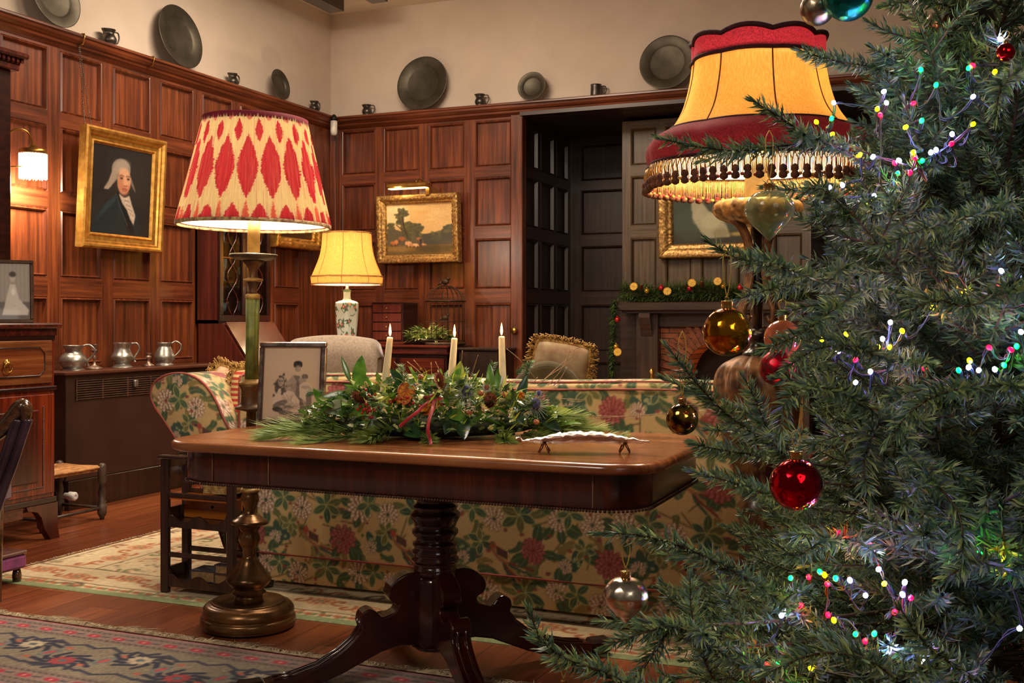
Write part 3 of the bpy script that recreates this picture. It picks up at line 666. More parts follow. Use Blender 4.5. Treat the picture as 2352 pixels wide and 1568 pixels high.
def paint_portrait():
    c = Canvas(150, 170, (34, 32, 32)); rng = np.random.default_rng(5)
    c.ell(95, 60, 60, 60, 0, (52, 46, 42), .5, 60); c.ell(75, 150, 70, 40, 0, (26, 32, 36), .8, 30)
    # coat
    c.poly([(58, 92), (34, 112), (10, 140), (2, 170), (128, 170), (124, 140), (108, 112), (96, 98), (84, 112)], (28, 38, 44))
    c.poly([(58, 92), (64, 84), (92, 120), (112, 165), (96, 165)], (20, 24, 28)); c.poly([(34, 112), (58, 92), (60, 104), (30, 132), (12, 150)], (50, 66, 70), .5)
    c.stroke([(60, 90), (70, 112), (92, 150)], 2.5, (70, 84, 80), .4)
    # wig
    c.ell(70, 42, 24, 22, -.2, (128, 116, 104)); c.poly([(52, 38), (40, 66), (28, 84), (40, 84), (58, 64), (64, 44)], (150, 134, 118)); c.poly([(96, 52), (108, 76), (110, 84), (100, 72), (92, 60)], (110, 98, 88))
    for i in range(9): c.stroke([(50+i*1.2, 40+i*1.5), (36+i*2.2, 78-i*1.2)], 1.2, (172, 158, 140) if i % 2 else (110, 98, 88), .5)
    c.ell(72, 34, 20, 12, -.15, (158, 146, 132), .7, 8)
    # face
    c.ell(79, 64, 17, 25, .06, (186, 134, 102)); c.ell(70, 66, 9, 16, 0, (150, 98, 74), .35, 6); c.ell(85, 60, 9, 14, 0, (214, 164, 126), .55, 6); c.ell(77, 46, 13, 9, 0, (204, 158, 126), .7, 5)
    c.ell(80, 84, 11, 8, 0, (172, 112, 86), .6, 5); c.ell(70, 73, 5, 5, 0, (196, 110, 84), .45, 4); c.ell(92, 73, 4, 5, 0, (190, 104, 80), .4, 4)
    for ex in (72, 89): c.ell(ex, 58, 3.8, 2.2, 0, (96, 60, 44)); c.ell(ex, 58.4, 1.9, 1.4, 0, (28, 20, 18)); c.stroke([(ex-5, 53.5), (ex, 52), (ex+5, 54)], 1.7, (104, 76, 58))
    c.poly([(81, 56), (86, 70), (84, 72), (78, 71)], (206, 150, 116)); c.stroke([(78, 72), (84, 73), (87, 71)], 1.4, (130, 74, 54)); c.stroke([(75, 79), (80, 78), (87, 79)], 2.0, (150, 66, 54)); c.stroke([(76, 82), (85, 82)], 1.4, (130, 78, 60), .6)
    # cravat
    c.poly([(66, 88), (82, 96), (94, 90), (100, 104), (112, 128), (108, 148), (98, 136), (88, 118), (76, 106)], (178, 160, 144))
    for i in range(9): c.stroke([(80+i*2.5, 96+i*4), (90+i*2.2, 98+i*4.6)], 1.6, (128, 106, 90) if i % 2 else (214, 200, 184), .7)
    c.blur(2); c.noise(.12, rng); return c
PF = [(0, 0), (0, .045), (.012, .052), (.024, .050), (.034, .036), (.045, .034), (.052, .022), (.075, .018), (.085, .024), (.094, .012), (.10, .006)]
p = (XL+.075, 5.455, 1.927)
pic = picture('portrait_painting', p, .72, .745, .098, paint_portrait(), math.radians(90), math.radians(3.2), 'gilt framed oil portrait of a person in a powdered wig and dark coat', M_GOLD, prof=PF)
M_CHAIN = plain('steel_chain', (128, 118, 110), .4, .9)
b = MB()
for yy in (5.12, 5.17):
    top = Vector((XL+.05, 5.12 if yy < 5.15 else 5.125, 2.80)); bot = Vector((XL+.10, yy, 2.30))
    for i in range(42):
        q = top.lerp(bot, i/41); b.tube([tuple(q), tuple(top.lerp(bot, min(1, (i+.75)/41)))], .0022 if i % 2 else .0036, 5)
b.build('hanging_chain', M_CHAIN, pic)
for yy in (5.12, 5.735):
    b = MB(); b.tube([(XL+.075, yy, 2.853), (XL+.096, yy, 2.852), (XL+.099, yy, 2.83), (XL+.085, yy, 2.79), (XL+.05, yy, 2.785)], .0045, 6); b.build('picture_hook', M_BRASS, pic)
def paint_landscape():
    c = Canvas(160, 120, (222, 178, 112)); rng = np.random.default_rng(9)
    for i in range(60): c.ell(rng.uniform(0, 160), rng.uniform(0, 60), rng.uniform(10, 30), rng.uniform(4, 12), 0, (232, 198, 136) if rng.random() < .6 else (204, 156, 96), .25, 6)
    c.ell(20, 25, 34, 28, 0, (244, 226, 176), .7, 20)
    c.poly([(0, 58), (10, 50), (22, 60), (60, 72), (100, 72), (130, 66), (150, 52), (160, 50), (160, 120), (0, 120)], (98, 88, 66)); c.poly([(84, 74), (130, 66), (146, 58), (160, 50), (160, 120), (100, 120)], (74, 70, 58))
    def clump(x, y, s, k):
        for i in range(k):
            a = rng.uniform(0, 6.28); r = s*rng.random()**.5; g = rng.random(); c.ell(x+math.cos(a)*r, y+math.sin(a)*r*.8, rng.uniform(3, 6), rng.uniform(2, 4), 0, (70+40*g, 68+34*g, 48+14*g), .8)
    clump(36, 22, 15, 60); clump(33, 40, 9, 30); clump(52, 56, 17, 80); clump(74, 56, 13, 60); clump(60, 66, 24, 90); clump(10, 50, 8, 20); clump(148, 62, 10, 30); clump(120, 76, 14, 30)
    c.stroke([(38, 30), (42, 55), (50, 80)], 2, (60, 46, 34)); c.stroke([(22, 48), (36, 60)], 1.4, (80, 56, 40))
    c.rect(0, 98, 160, 120, (110, 88, 52)); c.ell(30, 106, 40, 7, 0, (160, 124, 66), .7, 5); c.ell(120, 108, 50, 8, 0, (80, 72, 50), .7, 5)
    for x, y, rx, ry, col in ((14, 92, 7, 5, (190, 110, 60)), (22, 90, 4, 6, (214, 140, 84)), (36, 82, 9, 5, (170, 100, 64)), (52, 94, 9, 6, (226, 170, 120)), (60, 98, 6, 4, (200, 140, 96)), (70, 98, 7, 4, (230, 180, 130)), (88, 97, 8, 2.5, (206, 150, 100)), (78, 84, 6, 4, (176, 110, 74)), (82, 90, 2.5, 8, (60, 52, 46))):
        c.ell(x, y, rx, ry, .15, col); c.ell(x-rx*.7, y-ry*.5, 2.4, 2, 0, col)
        c.stroke([(x-rx*.5, y+ry*.5), (x-rx*.5, y+ry*1.5)], 1.2, (90, 58, 38)); c.stroke([(x+rx*.5, y+ry*.5), (x+rx*.5, y+ry*1.5)], 1.2, (90, 58, 38))
    c.blur(1); c.noise(.16, rng); return c
PO = [(0, 0), (0, .05), (.01, .066), (.022, .058), (.034, .064), (.045, .05), (.055, .03), (.064, .036), (.07, .02), (.075, .01)]
picture('landscape_painting', (-4.165, 8.02, 1.866), .755, .565, .074, paint_landscape(), 0, math.radians(-4) if False else math.radians(3), 'gilt framed landscape with trees and cattle on the back wall under a brass picture light', M_GILTOLD, prof=PO, jit=.007, seg=44)
def paint_dark(seed, a, b_):
    c = Canvas(80, 60, a); rng = np.random.default_rng(seed)
    for i in range(30): c.ell(rng.uniform(0, 80), rng.uniform(0, 60), rng.uniform(4, 16), rng.uniform(3, 9), 0, b_, .3, 5)
    c.noise(.1, rng); return c
picture('small_gilt_picture', (XL+.05, 7.45, 1.90), .65, .43, .09, paint_dark(4, (60, 40, 24), (110, 76, 40)), math.radians(90), math.radians(4), 'small ornate gilt framed picture on the left wall behind the red patterned lampshade', M_GOLD, prof=[(a*1.2, o_) for a, o_ in PO], jit=.012, seg=36)
def paint_fig():
    c = Canvas(90, 70, (58, 66, 50)); rng = np.random.default_rng(2)
    c.rect(0, 50, 90, 70, (52, 46, 32)); c.ell(20, 40, 22, 26, 0, (74, 84, 66), .7, 12); c.ell(66, 30, 30, 26, 0, (70, 74, 54), .6, 14)
    c.poly([(22, 6), (34, 4), (44, 20), (60, 30), (66, 44), (70, 60), (40, 62), (30, 44), (24, 30)], (178, 172, 140)); c.ell(46, 36, 12, 12, 0, (204, 196, 158), .8, 5); c.ell(32, 24, 6, 14, .3, (190, 184, 150), .8, 4); c.ell(58, 54, 10, 7, 0, (150, 140, 100), .8, 4); c.ell(78, 56, 8, 3, 0, (206, 180, 90), .8, 2)
    c.ell(30, 4, 5, 6, 0, (176, 160, 124), 1, 2); c.blur(2); c.noise(.08, rng); return c
PO2 = [(0, 0), (0, .04), (.012, .06), (.03, .05), (.05, .056), (.07, .036), (.085, .026), (.10, .03), (.108, .012), (.112, .008)]
picture('mantel_painting', (-1.85, BY-.03, 1.89), .80, .58, .11, paint_fig(), 0, math.radians(2), 'large gilt framed figure painting hung above the garlanded mantelpiece', M_GILTOLD, prof=PO2, jit=.010, seg=40)
# brass picture light
pl = empty('picture_light', (-4.35, 8.02, 2.30), 'brass picture light bar above the landscape painting on the back wall', 'picture light')
a = onY(889, 432, 7.88); c_ = onY(984, 428, 7.88)
b = MB(); b.box(a.x, 7.85, 2.19, c_.x, 7.93, 2.235, .012); b.build('hood', M_BRASS, pl)
b = MB(); b.tube([(a.x+.26, 7.89, 2.235), (a.x+.26, 7.95, 2.27), (a.x+.27, 8.06, 2.25), (a.x+.27, 8.09, 2.20)], .006, 8); b.box(c_.x-.055, 7.93, 2.13, c_.x-.015, 8.09, 2.20, .004); b.build('bracket', M_BRASS, pl)
b = MB(); b.box(a.x+.02, 7.86, 2.184, c_.x-.02, 7.92, 2.189); b.build('lamp_tube', glow('picture_lamp', (255, 214, 140), 6), pl)
l = bulb_light('picture_light_lamp', (0, 0, 0), 1.2, (1, .72, .4), .03); l.location = (-4.3-(-4.35), 7.84-8.02, 2.17-2.30); l.parent = pl

# wall sensor in the corner
sn = empty('wall_sensor', (-4.99, 8.02, 2.62), 'small white alarm sensor with a black cap in the corner under the rail', 'sensor')
k = W(767, 283, 9.25); sn.location = (k.x, k.y, k.z-.06)
b = MB(); b.lathe([(0, -.02), (.02, -.018), (.028, -.0), (.03, .02), (.03, .10), (.028, .105)], (k.x, k.y, k.z-.085), 16); b.build('casing', plain('sensor_white', (236, 228, 214), .4), sn)
b = MB(); b.lathe([(.03, 0), (.032, .02), (.018, .045), (.008, .055)], (k.x, k.y, k.z+.02), 14); b.tube([(k.x, k.y, k.z+.03), (-5.0, 8.06, k.z+.05)], .01, 6); b.build('mount', M_BLACK, sn)

# ================================================================== BUREAU BOOKCASE
bu = empty('bureau_bookcase', (-4.82, 6.57, 0), 'red mahogany bureau bookcase with glazed doors and sloping lid against the left wall', 'bureau')
M_BU = wood('bureau_mahogany', (58, 20, 14), (84, 34, 25), (104, 46, 34), 'z', .25, .5)
ya, yb = 6.27, 6.88
b = MB(); b.prism([(-5.02, .0+.06), (-4.60, .06), (-4.60, .79), (-4.815, 1.085), (-5.02, 1.085)], 'y', ya, yb); b.build('desk', M_BU, bu)
b = MB(); s0 = Vector((-4.595, 0, .80)); s1 = Vector((-4.808, 0, 1.09)); nn = Vector((s1.z-s0.z, 0, -(s1.x-s0.x))).normalized()*.012
b.prism([(s0.x, s0.z), (s0.x+nn.x, s0.z+nn.z), (s1.x+nn.x, s1.z+nn.z), (s1.x, s1.z)], 'y', ya+.02, yb-.02); b.build('sloping_lid', M_MAHOG, bu)
for i, (z0, z1) in enumerate(((.66, .77), (.46, .65), (.28, .45), (.08, .27))):
    d = MB(); d.box(-4.60, ya+.03, z0, -4.588, yb-.03, z1, .004); dd = d.build('drawer', M_MAHOG, bu)
    h = MB()
    for yy in (ya+.15, yb-.15): h.tube([(-4.588, yy-.03, (z0+z1)/2+.01), (-4.57, yy-.02, (z0+z1)/2-.01), (-4.57, yy+.02, (z0+z1)/2-.01), (-4.588, yy+.03, (z0+z1)/2+.01)], .004, 6)
    h.build('handle', M_BRASS, dd)
for yy in (ya, yb-.09):
    b = MB(); b.prism([(yy, 0), (yy+.09, 0), (yy+.09, .07), (yy, .07)], 'x', -4.70, -4.59); b.build('bracket_foot', M_BU, bu)
b = MB(); b.box(-5.02, ya, 0, -4.9, yb, .07); b.build('back_foot', M_BU, bu)
b = MB(); b.box(-5.045, ya, 1.085, -4.86, ya+.02, 2.0); b.box(-5.045, yb-.02, 1.085, -4.86, yb, 2.0); b.box(-5.045, ya, 1.085, -4.86, yb, 1.11); b.box(-5.045, ya, 1.98, -4.86, yb, 2.0); b.box(-5.045, ya, 1.085, -5.03, yb, 2.0)
for z in (1.38, 1.66): b.box(-5.03, ya+.02, z, -4.88, yb-.02, z+.012)
b.build('upper_case', M_BU, bu)
b = MB(); b.box(-5.045, ya-.02, 1.995, -4.82, yb+.02, 2.02, .006); b.box(-5.045, ya-.035, 2.02, -4.80, yb+.035, 2.045, .008); b.build('cornice', M_BU, bu)
M_GLS = plain('old_glass', (210, 220, 220), .04, 0, (200, 210, 210), 4, trans=1, ior=1.2)
for (q0, q1) in ((ya+.004, (ya+yb)/2-.002), ((ya+yb)/2+.002, yb-.004)):
    d = MB()
    for (a0, z0, a1, z1) in ((q0, 1.10, q1, 1.145), (q0, 1.95, q1, 1.99), (q0, 1.145, q0+.04, 1.95), (q1-.04, 1.145, q1, 1.95)): d.box(-4.86, a0, z0, -4.835, a1, z1, .003)
    dd = d.build('glazed_door', M_DARKM, bu); m_ = (q0+q1)/2; g = MB()
    for s in (-1, 1):
        g.tube(smooth_pts([(-4.843, m_+s*.01, 1.145), (-4.843, m_+s*.06, 1.26), (-4.843, m_-s*.06, 1.42), (-4.843, m_+s*.04, 1.56), (-4.843, m_-s*.05, 1.72), (-4.843, m_+s*.05, 1.86), (-4.843, m_, 1.95)], 4), .0045, 5)
    g.box(-4.846, q0+.04, 1.55, -4.84, q1-.04, 1.558); g.build('astragal', M_MAHOG, dd)
    b = MB(); b.box(-4.852, q0+.035, 1.14, -4.850, q1-.035, 1.955); b.build('pane', M_GLS, dd)
rng = random.Random(4)
glassware = None
for (yy, zz, hh, rr) in ((6.36, 1.11, .16, .026), (6.44, 1.11, .12, .032), (6.66, 1.11, .14, .03), (6.76, 1.11, .18, .024), (6.37, 1.392, .12, .028), (6.46, 1.392, .16, .022), (6.66, 1.392, .11, .03), (6.77, 1.392, .14, .026), (6.38, 1.672, .11, .03), (6.46, 1.672, .13, .024), (6.68, 1.672, .12, .028)):
    b = MB(); b.lathe([(0, 0), (rr, 0), (rr*.25, .01), (rr*.2, hh*.45), (rr*.9, hh*.6), (rr, hh), (rr*.93, hh), (rr*.8, hh*.64), (0, hh*.5)], (-4.945, yy, zz), 12)
    tag(b.build('drinking_glass', plain('crystal', (200, 214, 220), .1, 0, (150, 170, 180), 30, trans=.5)), 'stemmed glass standing behind the glazed doors of the bureau bookcase', 'glass', 'glasses in the bureau bookcase')

# ================================================================== BACK CORNER FURNITURE
sb = empty('sideboard', (-4.15, 7.84, 0), 'dark oak sideboard with a moulded top against the back wall under the landscape painting', 'sideboard')
sx0, sx1, sy0 = -4.62, -3.72, 7.62
b = MB(); b.box(sx0, sy0-.02, .89, sx1+.02, 8.06, .915, .008); b.box(sx0+.01, sy0, .86, sx1, 8.06, .89); b.box(sx0, sy0-.01, .84, sx1+.01, 8.06, .86, .006); b.build('top', M_MAHOG, sb)
b = MB(); b.box(sx0+.02, sy0+.02, .12, sx1-.01, 8.06, .84); b.build('carcass', M_DARKM, sb)
for i in range(2):
    xa = sx0+.05+i*.43; d = MB(); d.box(xa, sy0+.005, .16, xa+.39, sy0+.02, .60, .004); dd = d.build('door', M_MAHOG, sb); b = MB(); b.box(xa+.06, sy0-.002, .22, xa+.33, sy0+.006, .54, .008); b.build('raised_panel', M_MAHOG, dd)
    d = MB(); d.box(xa, sy0+.005, .64, xa+.39, sy0+.02, .81, .004); dd = d.build('drawer', M_MAHOG, sb); b = MB(); b.sphere((xa+.195, sy0-.008, .725), .014, 10, 8); b.build('knob', M_BRASS, dd)
for (fx, fy) in ((sx0+.05, sy0+.05), (sx1-.05, sy0+.05), (sx0+.05, 8.0), (sx1-.05, 8.0)): b = MB(); b.lathe([(0, 0), (.03, 0), (.042, .03), (.042, .08), (.03, .12)], (fx, fy, 0), 12); b.build('bun_foot', M_DARKM, sb)
c2 = empty('low_chest', (-3.50, 7.9, 0), 'dark low oak chest beside the sideboard near the passage opening', 'chest')
b = MB(); b.box(-3.68, 7.74, .10, -3.34, 8.06, .87, .005); b.build('body', M_DARKWOOD, c2); b = MB(); b.box(-3.69, 7.72, .87, -3.32, 8.07, .895, .008); b.build('top', M_DARKWOOD, c2)
b = MB(); b.box(-3.67, 7.75, 0, -3.62, 7.80, .1); b.box(-3.4, 7.75, 0, -3.35, 7.8, .1); b.box(-3.67, 8, 0, -3.62, 8.05, .1); b.box(-3.4, 8, 0, -3.35, 8.05, .1); b.build('feet', M_DARKWOOD, c2)
sp = empty('spice_cabinet', (-4.31, 7.86, .915), 'small mahogany chest of shallow drawers on top of the sideboard', 'chest of drawers')
b = MB(); b.box(-4.46, 7.74, .935, -4.17, 7.99, 1.255, .003); b.build('case', M_DARKM, sp); b = MB(); b.box(-4.475, 7.725, .915, -4.155, 8.0, .935, .004); b.build('base', M_MAHOG, sp)
for i in range(4):
    d = MB(); d.box(-4.445, 7.730, .95+i*.074, -4.185, 7.74, .95+i*.074+.066, .002); dd = d.build('drawer', M_BU, sp); b = MB(); b.sphere((-4.315, 7.724, .983+i*.074), .008, 8, 6); b.build('knob', M_BRASS, dd)

# birdcage
bc_ = empty('birdcage', (-3.86, 7.83, .915), 'thin wire birdcage with a domed top and a bird finial on the sideboard', 'birdcage')
bp = onY(1020, 700, 7.80); cxb, cyb = bp.x-.0, 7.82; r = .155; b = MB(); zt = 1.262
M_WIRE = plain('rusty_wire', (92, 70, 52), .6, .6, (60, 44, 32), 20)
for i in range(20):
    a = 2*math.pi*i/20; b.tube([(cxb+math.cos(a)*r, cyb+math.sin(a)*r, .935), (cxb+math.cos(a)*r, cyb+math.sin(a)*r, zt)]+[(cxb+math.cos(a)*r*math.cos(t), cyb+math.sin(a)*r*math.cos(t), zt+.125*math.sin(t)) for t in (.3, .6, .9, 1.2, 1.5)], .0024, 4)
for z, q in ((.95, 1), (1.10, 1), (zt, 1.03)): b.tube([(cxb+math.cos(a)*r*q, cyb+math.sin(a)*r*q, z) for a in np.linspace(0, 2*math.pi, 25)[:-1]], .003 if z < zt else .006, 5, closed=True)
b.build('wire_cage', M_WIRE, bc_)
b = MB(); b.lathe([(0, 0), (r+.01, 0), (r+.01, .02), (0, .021)], (cxb, cyb, .915), 24); b.build('base_tray', M_WIRE, bc_)
for zc, s_ in ((zt+.155, 1.0), (1.13, .9)):
    b = MB(); b.sphere((cxb, cyb, zc), .026*s_, 12, 8, (1.4, .8, .9)); b.sphere((cxb+.028*s_, cyb, zc+.022*s_), .015*s_, 10, 8); b.tube([(cxb-.03*s_, cyb, zc), (cxb-.065*s_, cyb, zc-.03*s_)], [.012, .003], 6); b.tube([(cxb, cyb, zc-.02), (cxb, cyb, zc-.035*s_)], .004, 5); b.tube([(cxb-.05, cyb, zc-.034*s_), (cxb+.05, cyb, zc-.034*s_)], .003, 5); b.build('bird', M_WIRE, bc_)
bc_.location = (cxb, cyb, .915)
for c in bc_.children: c.data.transform(Matrix.Translation(Vector((-3.86, 7.83, .915))-Vector((cxb, cyb, .915))))
# ================================================================== CLOTH PRINTS AND CARPETS
def paint_floral(seed=1, w=420, h=300):
    """cream chintz with peonies, star leaves and long tailed birds, repeating; 1 px = 3.6 mm"""
    c = Canvas(w, h, (190, 158, 108)); c.wrap = True; r = np.random.default_rng(seed)
    def peony(x, y, s, warm=True):
        A, B = ((112, 40, 42), (168, 92, 82)) if warm else ((150, 110, 92), (226, 204, 176))
        for ring, (rad, nn, ps) in enumerate(((s, 13, s*.34), (s*.74, 11, s*.3), (s*.48, 9, s*.24), (s*.24, 6, s*.18))):
            for i in range(nn):
                a = 2*math.pi*(i+ring*.5)/nn+r.uniform(-.1, .1); col = np.array(A)*(.55+.15*ring)+np.array(B)*(.15+.12*ring)
                c.ell(x+math.cos(a)*rad, y+math.sin(a)*rad, ps, ps*.7, a, A if warm else (120, 84, 70)); c.ell(x+math.cos(a)*rad*1.03, y+math.sin(a)*rad*1.03, ps*.72, ps*.45, a, B)
        c.ell(x, y, s*.2, s*.2, 0, (120, 40, 36) if warm else (60, 74, 50))
    def star(x, y, s, n=6, col=None):
        a0 = r.uniform(0, 6.28)
        for i in range(n):
            a = a0+2*math.pi*i/n+r.uniform(-.2, .2); L = s*r.uniform(.8, 1.15); g = col or ((66, 82, 50), (44, 74, 58), (92, 92, 48))[int(r.integers(3))]
            c.leaf(x, y, L+2, L*.24+1.2, a, (172, 160, 104)); c.leaf(x+math.cos(a), y+math.sin(a), L, L*.22, a, g, (150, 146, 88))
    def fern(x, y, L, a, col):
        for i in range(10):
            t = i/10; px = x+math.cos(a)*L*t; py = y+math.sin(a)*L*t; a += .07
            for s_ in (-1, 1): c.leaf(px, py, L*.28*(1-t*.6), 1.6, a+s_*.9, col)
    def bird(x, y, s, fl=1):
        for i in range(6):
            a = 1.9+.16*i; c.stroke([(x, y), (x+fl*math.cos(a)*s*.8, y+math.sin(a)*s*.8), (x+fl*math.cos(a+.25)*s*1.9, y+math.sin(a+.25)*s*1.9)], 2.2, ((50, 76, 60), (120, 50, 40), (150, 120, 70))[i % 3])
        c.ell(x, y, s*.62, s*.3, -.7*fl, (150, 96, 66)); c.ell(x-fl*s*.1, y+s*.02, s*.5, s*.16, -.6*fl, (196, 158, 100)); c.ell(x+fl*s*.45, y-s*.48, s*.19, s*.17, 0, (160, 66, 50)); c.leaf(x+fl*s*.55, y-s*.5, s*.3, 1.6, 0 if fl > 0 else math.pi, (60, 50, 40))
        for i in range(6): c.stroke([(x-fl*s*.35, y+s*(.2-.07*i)), (x+fl*s*.2, y-s*(.05+.06*i))], 1, (80, 50, 40))
    def teal(x, y, s):
        for i in range(7): a = r.uniform(0, 6.28); c.ell(x+math.cos(a)*s*.4, y+math.sin(a)*s*.25, s*.5, s*.26, a*.3, (52, 78, 62)); 
        for i in range(6): c.ell(x+r.uniform(-s, s)*.5, y+r.uniform(-s, s)*.3, 2, 1.5, 0, (150, 150, 110))
    for i in range(60): x, y = r.uniform(0, w), r.uniform(0, h); c.stroke([(x, y), (x+r.uniform(-20, 20), y+r.uniform(-16, 16)), (x+r.uniform(-38, 38), y+r.uniform(-26, 26))], 1.1, (112, 92, 56))
    for i in range(190): fern(r.uniform(0, w), r.uniform(0, h), r.uniform(16, 26), r.uniform(0, 6.28), ((96, 100, 58), (66, 84, 56), (130, 110, 60))[i % 3])
    gx, gy = 11, 8
    for j in range(gy):
        for i in range(gx):
            x = (i+.5+(.5 if j % 2 else 0)+r.uniform(-.16, .16))*w/gx; y = (j+.5+r.uniform(-.14, .14))*h/gy; k = (i*2+j*3) % 6
            if k in (0, 3):
                for q in range(5): a = r.uniform(0, 6.28); c.leaf(x+math.cos(a)*8, y+math.sin(a)*8, r.uniform(14, 22), 5, a, (58, 80, 52), (140, 140, 84))
                peony(x, y, r.uniform(8.5, 13), k == 0)
            elif k == 1: star(x, y, 19)
            elif k == 2: teal(x, y, 18); star(x+14, y-12, 13); peony(x-6, y+6, 6, False)
            elif k == 4: bird(x, y, 20, 1 if j % 2 else -1)
            else:
                peony(x+6, y+4, 10, False); star(x-18, y-6, 15, 5, (60, 86, 60))
    for i in range(240): c.ell(r.uniform(0, w), r.uniform(0, h), r.uniform(1.5, 3), r.uniform(1.2, 2.2), 0, ((140, 60, 54), (130, 66, 60), (90, 100, 56))[i % 3])
    c.noise(.08, r); return c
FLORAL = paint_floral()
M_CHINTZ = painted('chintz', .85, weave=.15, sheen=.1)
M_PIPE = plain('red_piping', (158, 74, 60), .7)
PXM = 3.6e-3
def fl_uv(a, b): return (a/(FLORAL.w*PXM)) % 1.0, (b/(FLORAL.h*PXM)) % 1.0

def paint_rug_front(w, h):
    """rows run parallel to the long edge; row 0 = far edge; 1 px = 5 mm"""
    c = Canvas(w, h, (130, 104, 92)); r = np.random.default_rng(8)
    def band(y0, y1, col): c.rect(0, y0, w, y1, col)
    band(0, 2, (176, 66, 78)); band(2, 5, (150, 116, 110))
    def guard(y, col=(146, 116, 104)):
        band(y, y+4, (128, 110, 98))
        for x in range(0, w, 5): c.rect(x, y+1, x+2, y+2, (50, 40, 40)); c.rect(x+2, y+2, x+4, y+3, (50, 40, 40))
        band(y+4, y+14, col)
        for x in range(0, w, 22):
            k = (x//22) % 2; cc = (178, 36, 56)
            c.ell(x+7, y+9, 5.5, 3, 0, cc); c.ell(x+4, y+7.4, 2, 1.6, 0, cc); c.ell(x+10, y+10.5, 2, 1.6, 0, cc); c.ell(x+7, y+9, 1.2, 1, 0, (230, 200, 170)); c.stroke([(x+14, y+9), (x+19, y+8)], 1.4, (60, 60, 74))
        band(y+14, y+18, (128, 110, 98))
        for x in range(0, w, 5): c.rect(x, y+15, x+2, y+16, (50, 40, 40)); c.rect(x+2, y+16, x+4, y+17, (60, 40, 40))
    guard(6); guard(88); guard(108)
    band(25, 87, (138, 124, 102)); r2 = r
    for x in range(-10, w, 46):
        k = (x//46) % 2; cy = 56+(10 if k else -10)
        for q in range(9): a = q*.7+k; c.stroke([(x+23, cy), (x+23+math.cos(a)*14, cy+math.sin(a)*9), (x+23+math.cos(a+.6)*24, cy+math.sin(a+.6)*15)], 3.4, (26, 28, 54))
        for q in range(8): a = q*.785; c.ell(x+23+math.cos(a)*6, cy+math.sin(a)*5, 3.2, 2.6, a, (172, 56, 62) if k else (196, 176, 146))
        c.ell(x+23, cy, 3, 2.4, 0, (90, 106, 108)); c.stroke([(x, 40), (x+12, 34), (x+24, 38), (x+34, 32), (x+46, 38)], 2.4, (44, 44, 66)); c.stroke([(x, 76), (x+14, 80), (x+28, 73), (x+46, 78)], 2.4, (44, 44, 66))
        c.ell(x+2, 56, 5, 9, .3, (110, 120, 112)); c.ell(x+2, 56, 2.5, 5, .3, (184, 74, 76)); c.ell(x+8, 44, 3, 2, .3, (190, 90, 70)); c.ell(x+40, 68, 3, 2, 0, (190, 90, 70))
    for y in range(126, h, 40):
        for x in range(0, w, 40):
            c.ell(x+10, y+10, 8, 8, 0, (44, 44, 70)); c.ell(x+10, y+10, 4, 4, 0, (176, 60, 66)); c.ell(x+30, y+30, 9, 6, .5, (160, 56, 62)); c.stroke([(x, y+34), (x+20, y+22), (x+40, y+26)], 2, (100, 110, 100))
    c.noise(.34, r); return c
def paint_rug_cream(w, h):
    c = Canvas(w, h, (210, 188, 148)); r = np.random.default_rng(12)
    O, G, K = (166, 88, 48), (112, 116, 70), (92, 68, 44)
    def scroll(x, y, s, a, col):
        pts = [(x+math.cos(a+t*.9)*s*(1-t/7.), y+math.sin(a+t*.9)*s*(1-t/7.)) for t in np.linspace(0, 6, 16)]; c.stroke(pts, 1.8, col)
    def rosette(x, y, s):
        c.ell(x, y, s, s*.8, 0, (188, 122, 78)); c.ell(x, y, s*.8, s*.62, 0, (214, 190, 148))
        for i in range(8): a = i*.785; c.ell(x+math.cos(a)*s*.5, y+math.sin(a)*s*.4, s*.2, s*.15, a, O)
        c.ell(x, y, s*.22, s*.18, 0, (120, 130, 92))
    for k in range(int(w*h/60)):
        x, y = r.uniform(0, w), r.uniform(0, h); c.ell(x, y, r.uniform(1.2, 3), r.uniform(.8, 1.6), r.uniform(0, 3), (O, G, K, (204, 184, 146))[int(r.integers(4))], .75)
    for k in range(int(w*h/300)): scroll(r.uniform(0, w), r.uniform(0, h), r.uniform(5, 10), r.uniform(0, 6.28), (O, K, G)[k % 3])
    def border(horizontal, a0, a1, L):
        for t in range(0, L, 34):
            m = (a0+a1)/2+(4 if (t//34) % 2 else -4); p = (t+17, m) if horizontal else (m, t+17); rosette(p[0], p[1], 9)
            for s in (-1, 1): scroll(p[0]+(13*s if horizontal else 0), p[1]+(0 if horizontal else 13*s), 6, s, O)
    for (x0, x1) in ((0, 6), (6, 14), (46, 52)): c.rect(x0, 0, x0+1, h, K)
    c.rect(14, 0, 46, h, (206, 184, 144)); border(False, 14, 46, h)
    hh = h
    c.rect(0, hh-46, w, hh-16, (206, 184, 144)); border(True, hh-46, hh-16, w)
    c.rect(0, hh-47, w, hh-46, K); c.rect(0, hh-16, w, hh-15, K)
    for t in range(0, w, 9): c.ell(t+4, hh-10, 3, 2, .4, O); c.ell(t+8, hh-10, 1.6, 2.4, 0, G)
    c.rect(0, hh-6, w, hh, (128, 138, 92)); c.noise(.22, r); return c
M_RUG = painted('rug_pile', .95, weave=.5, sheen=.15)
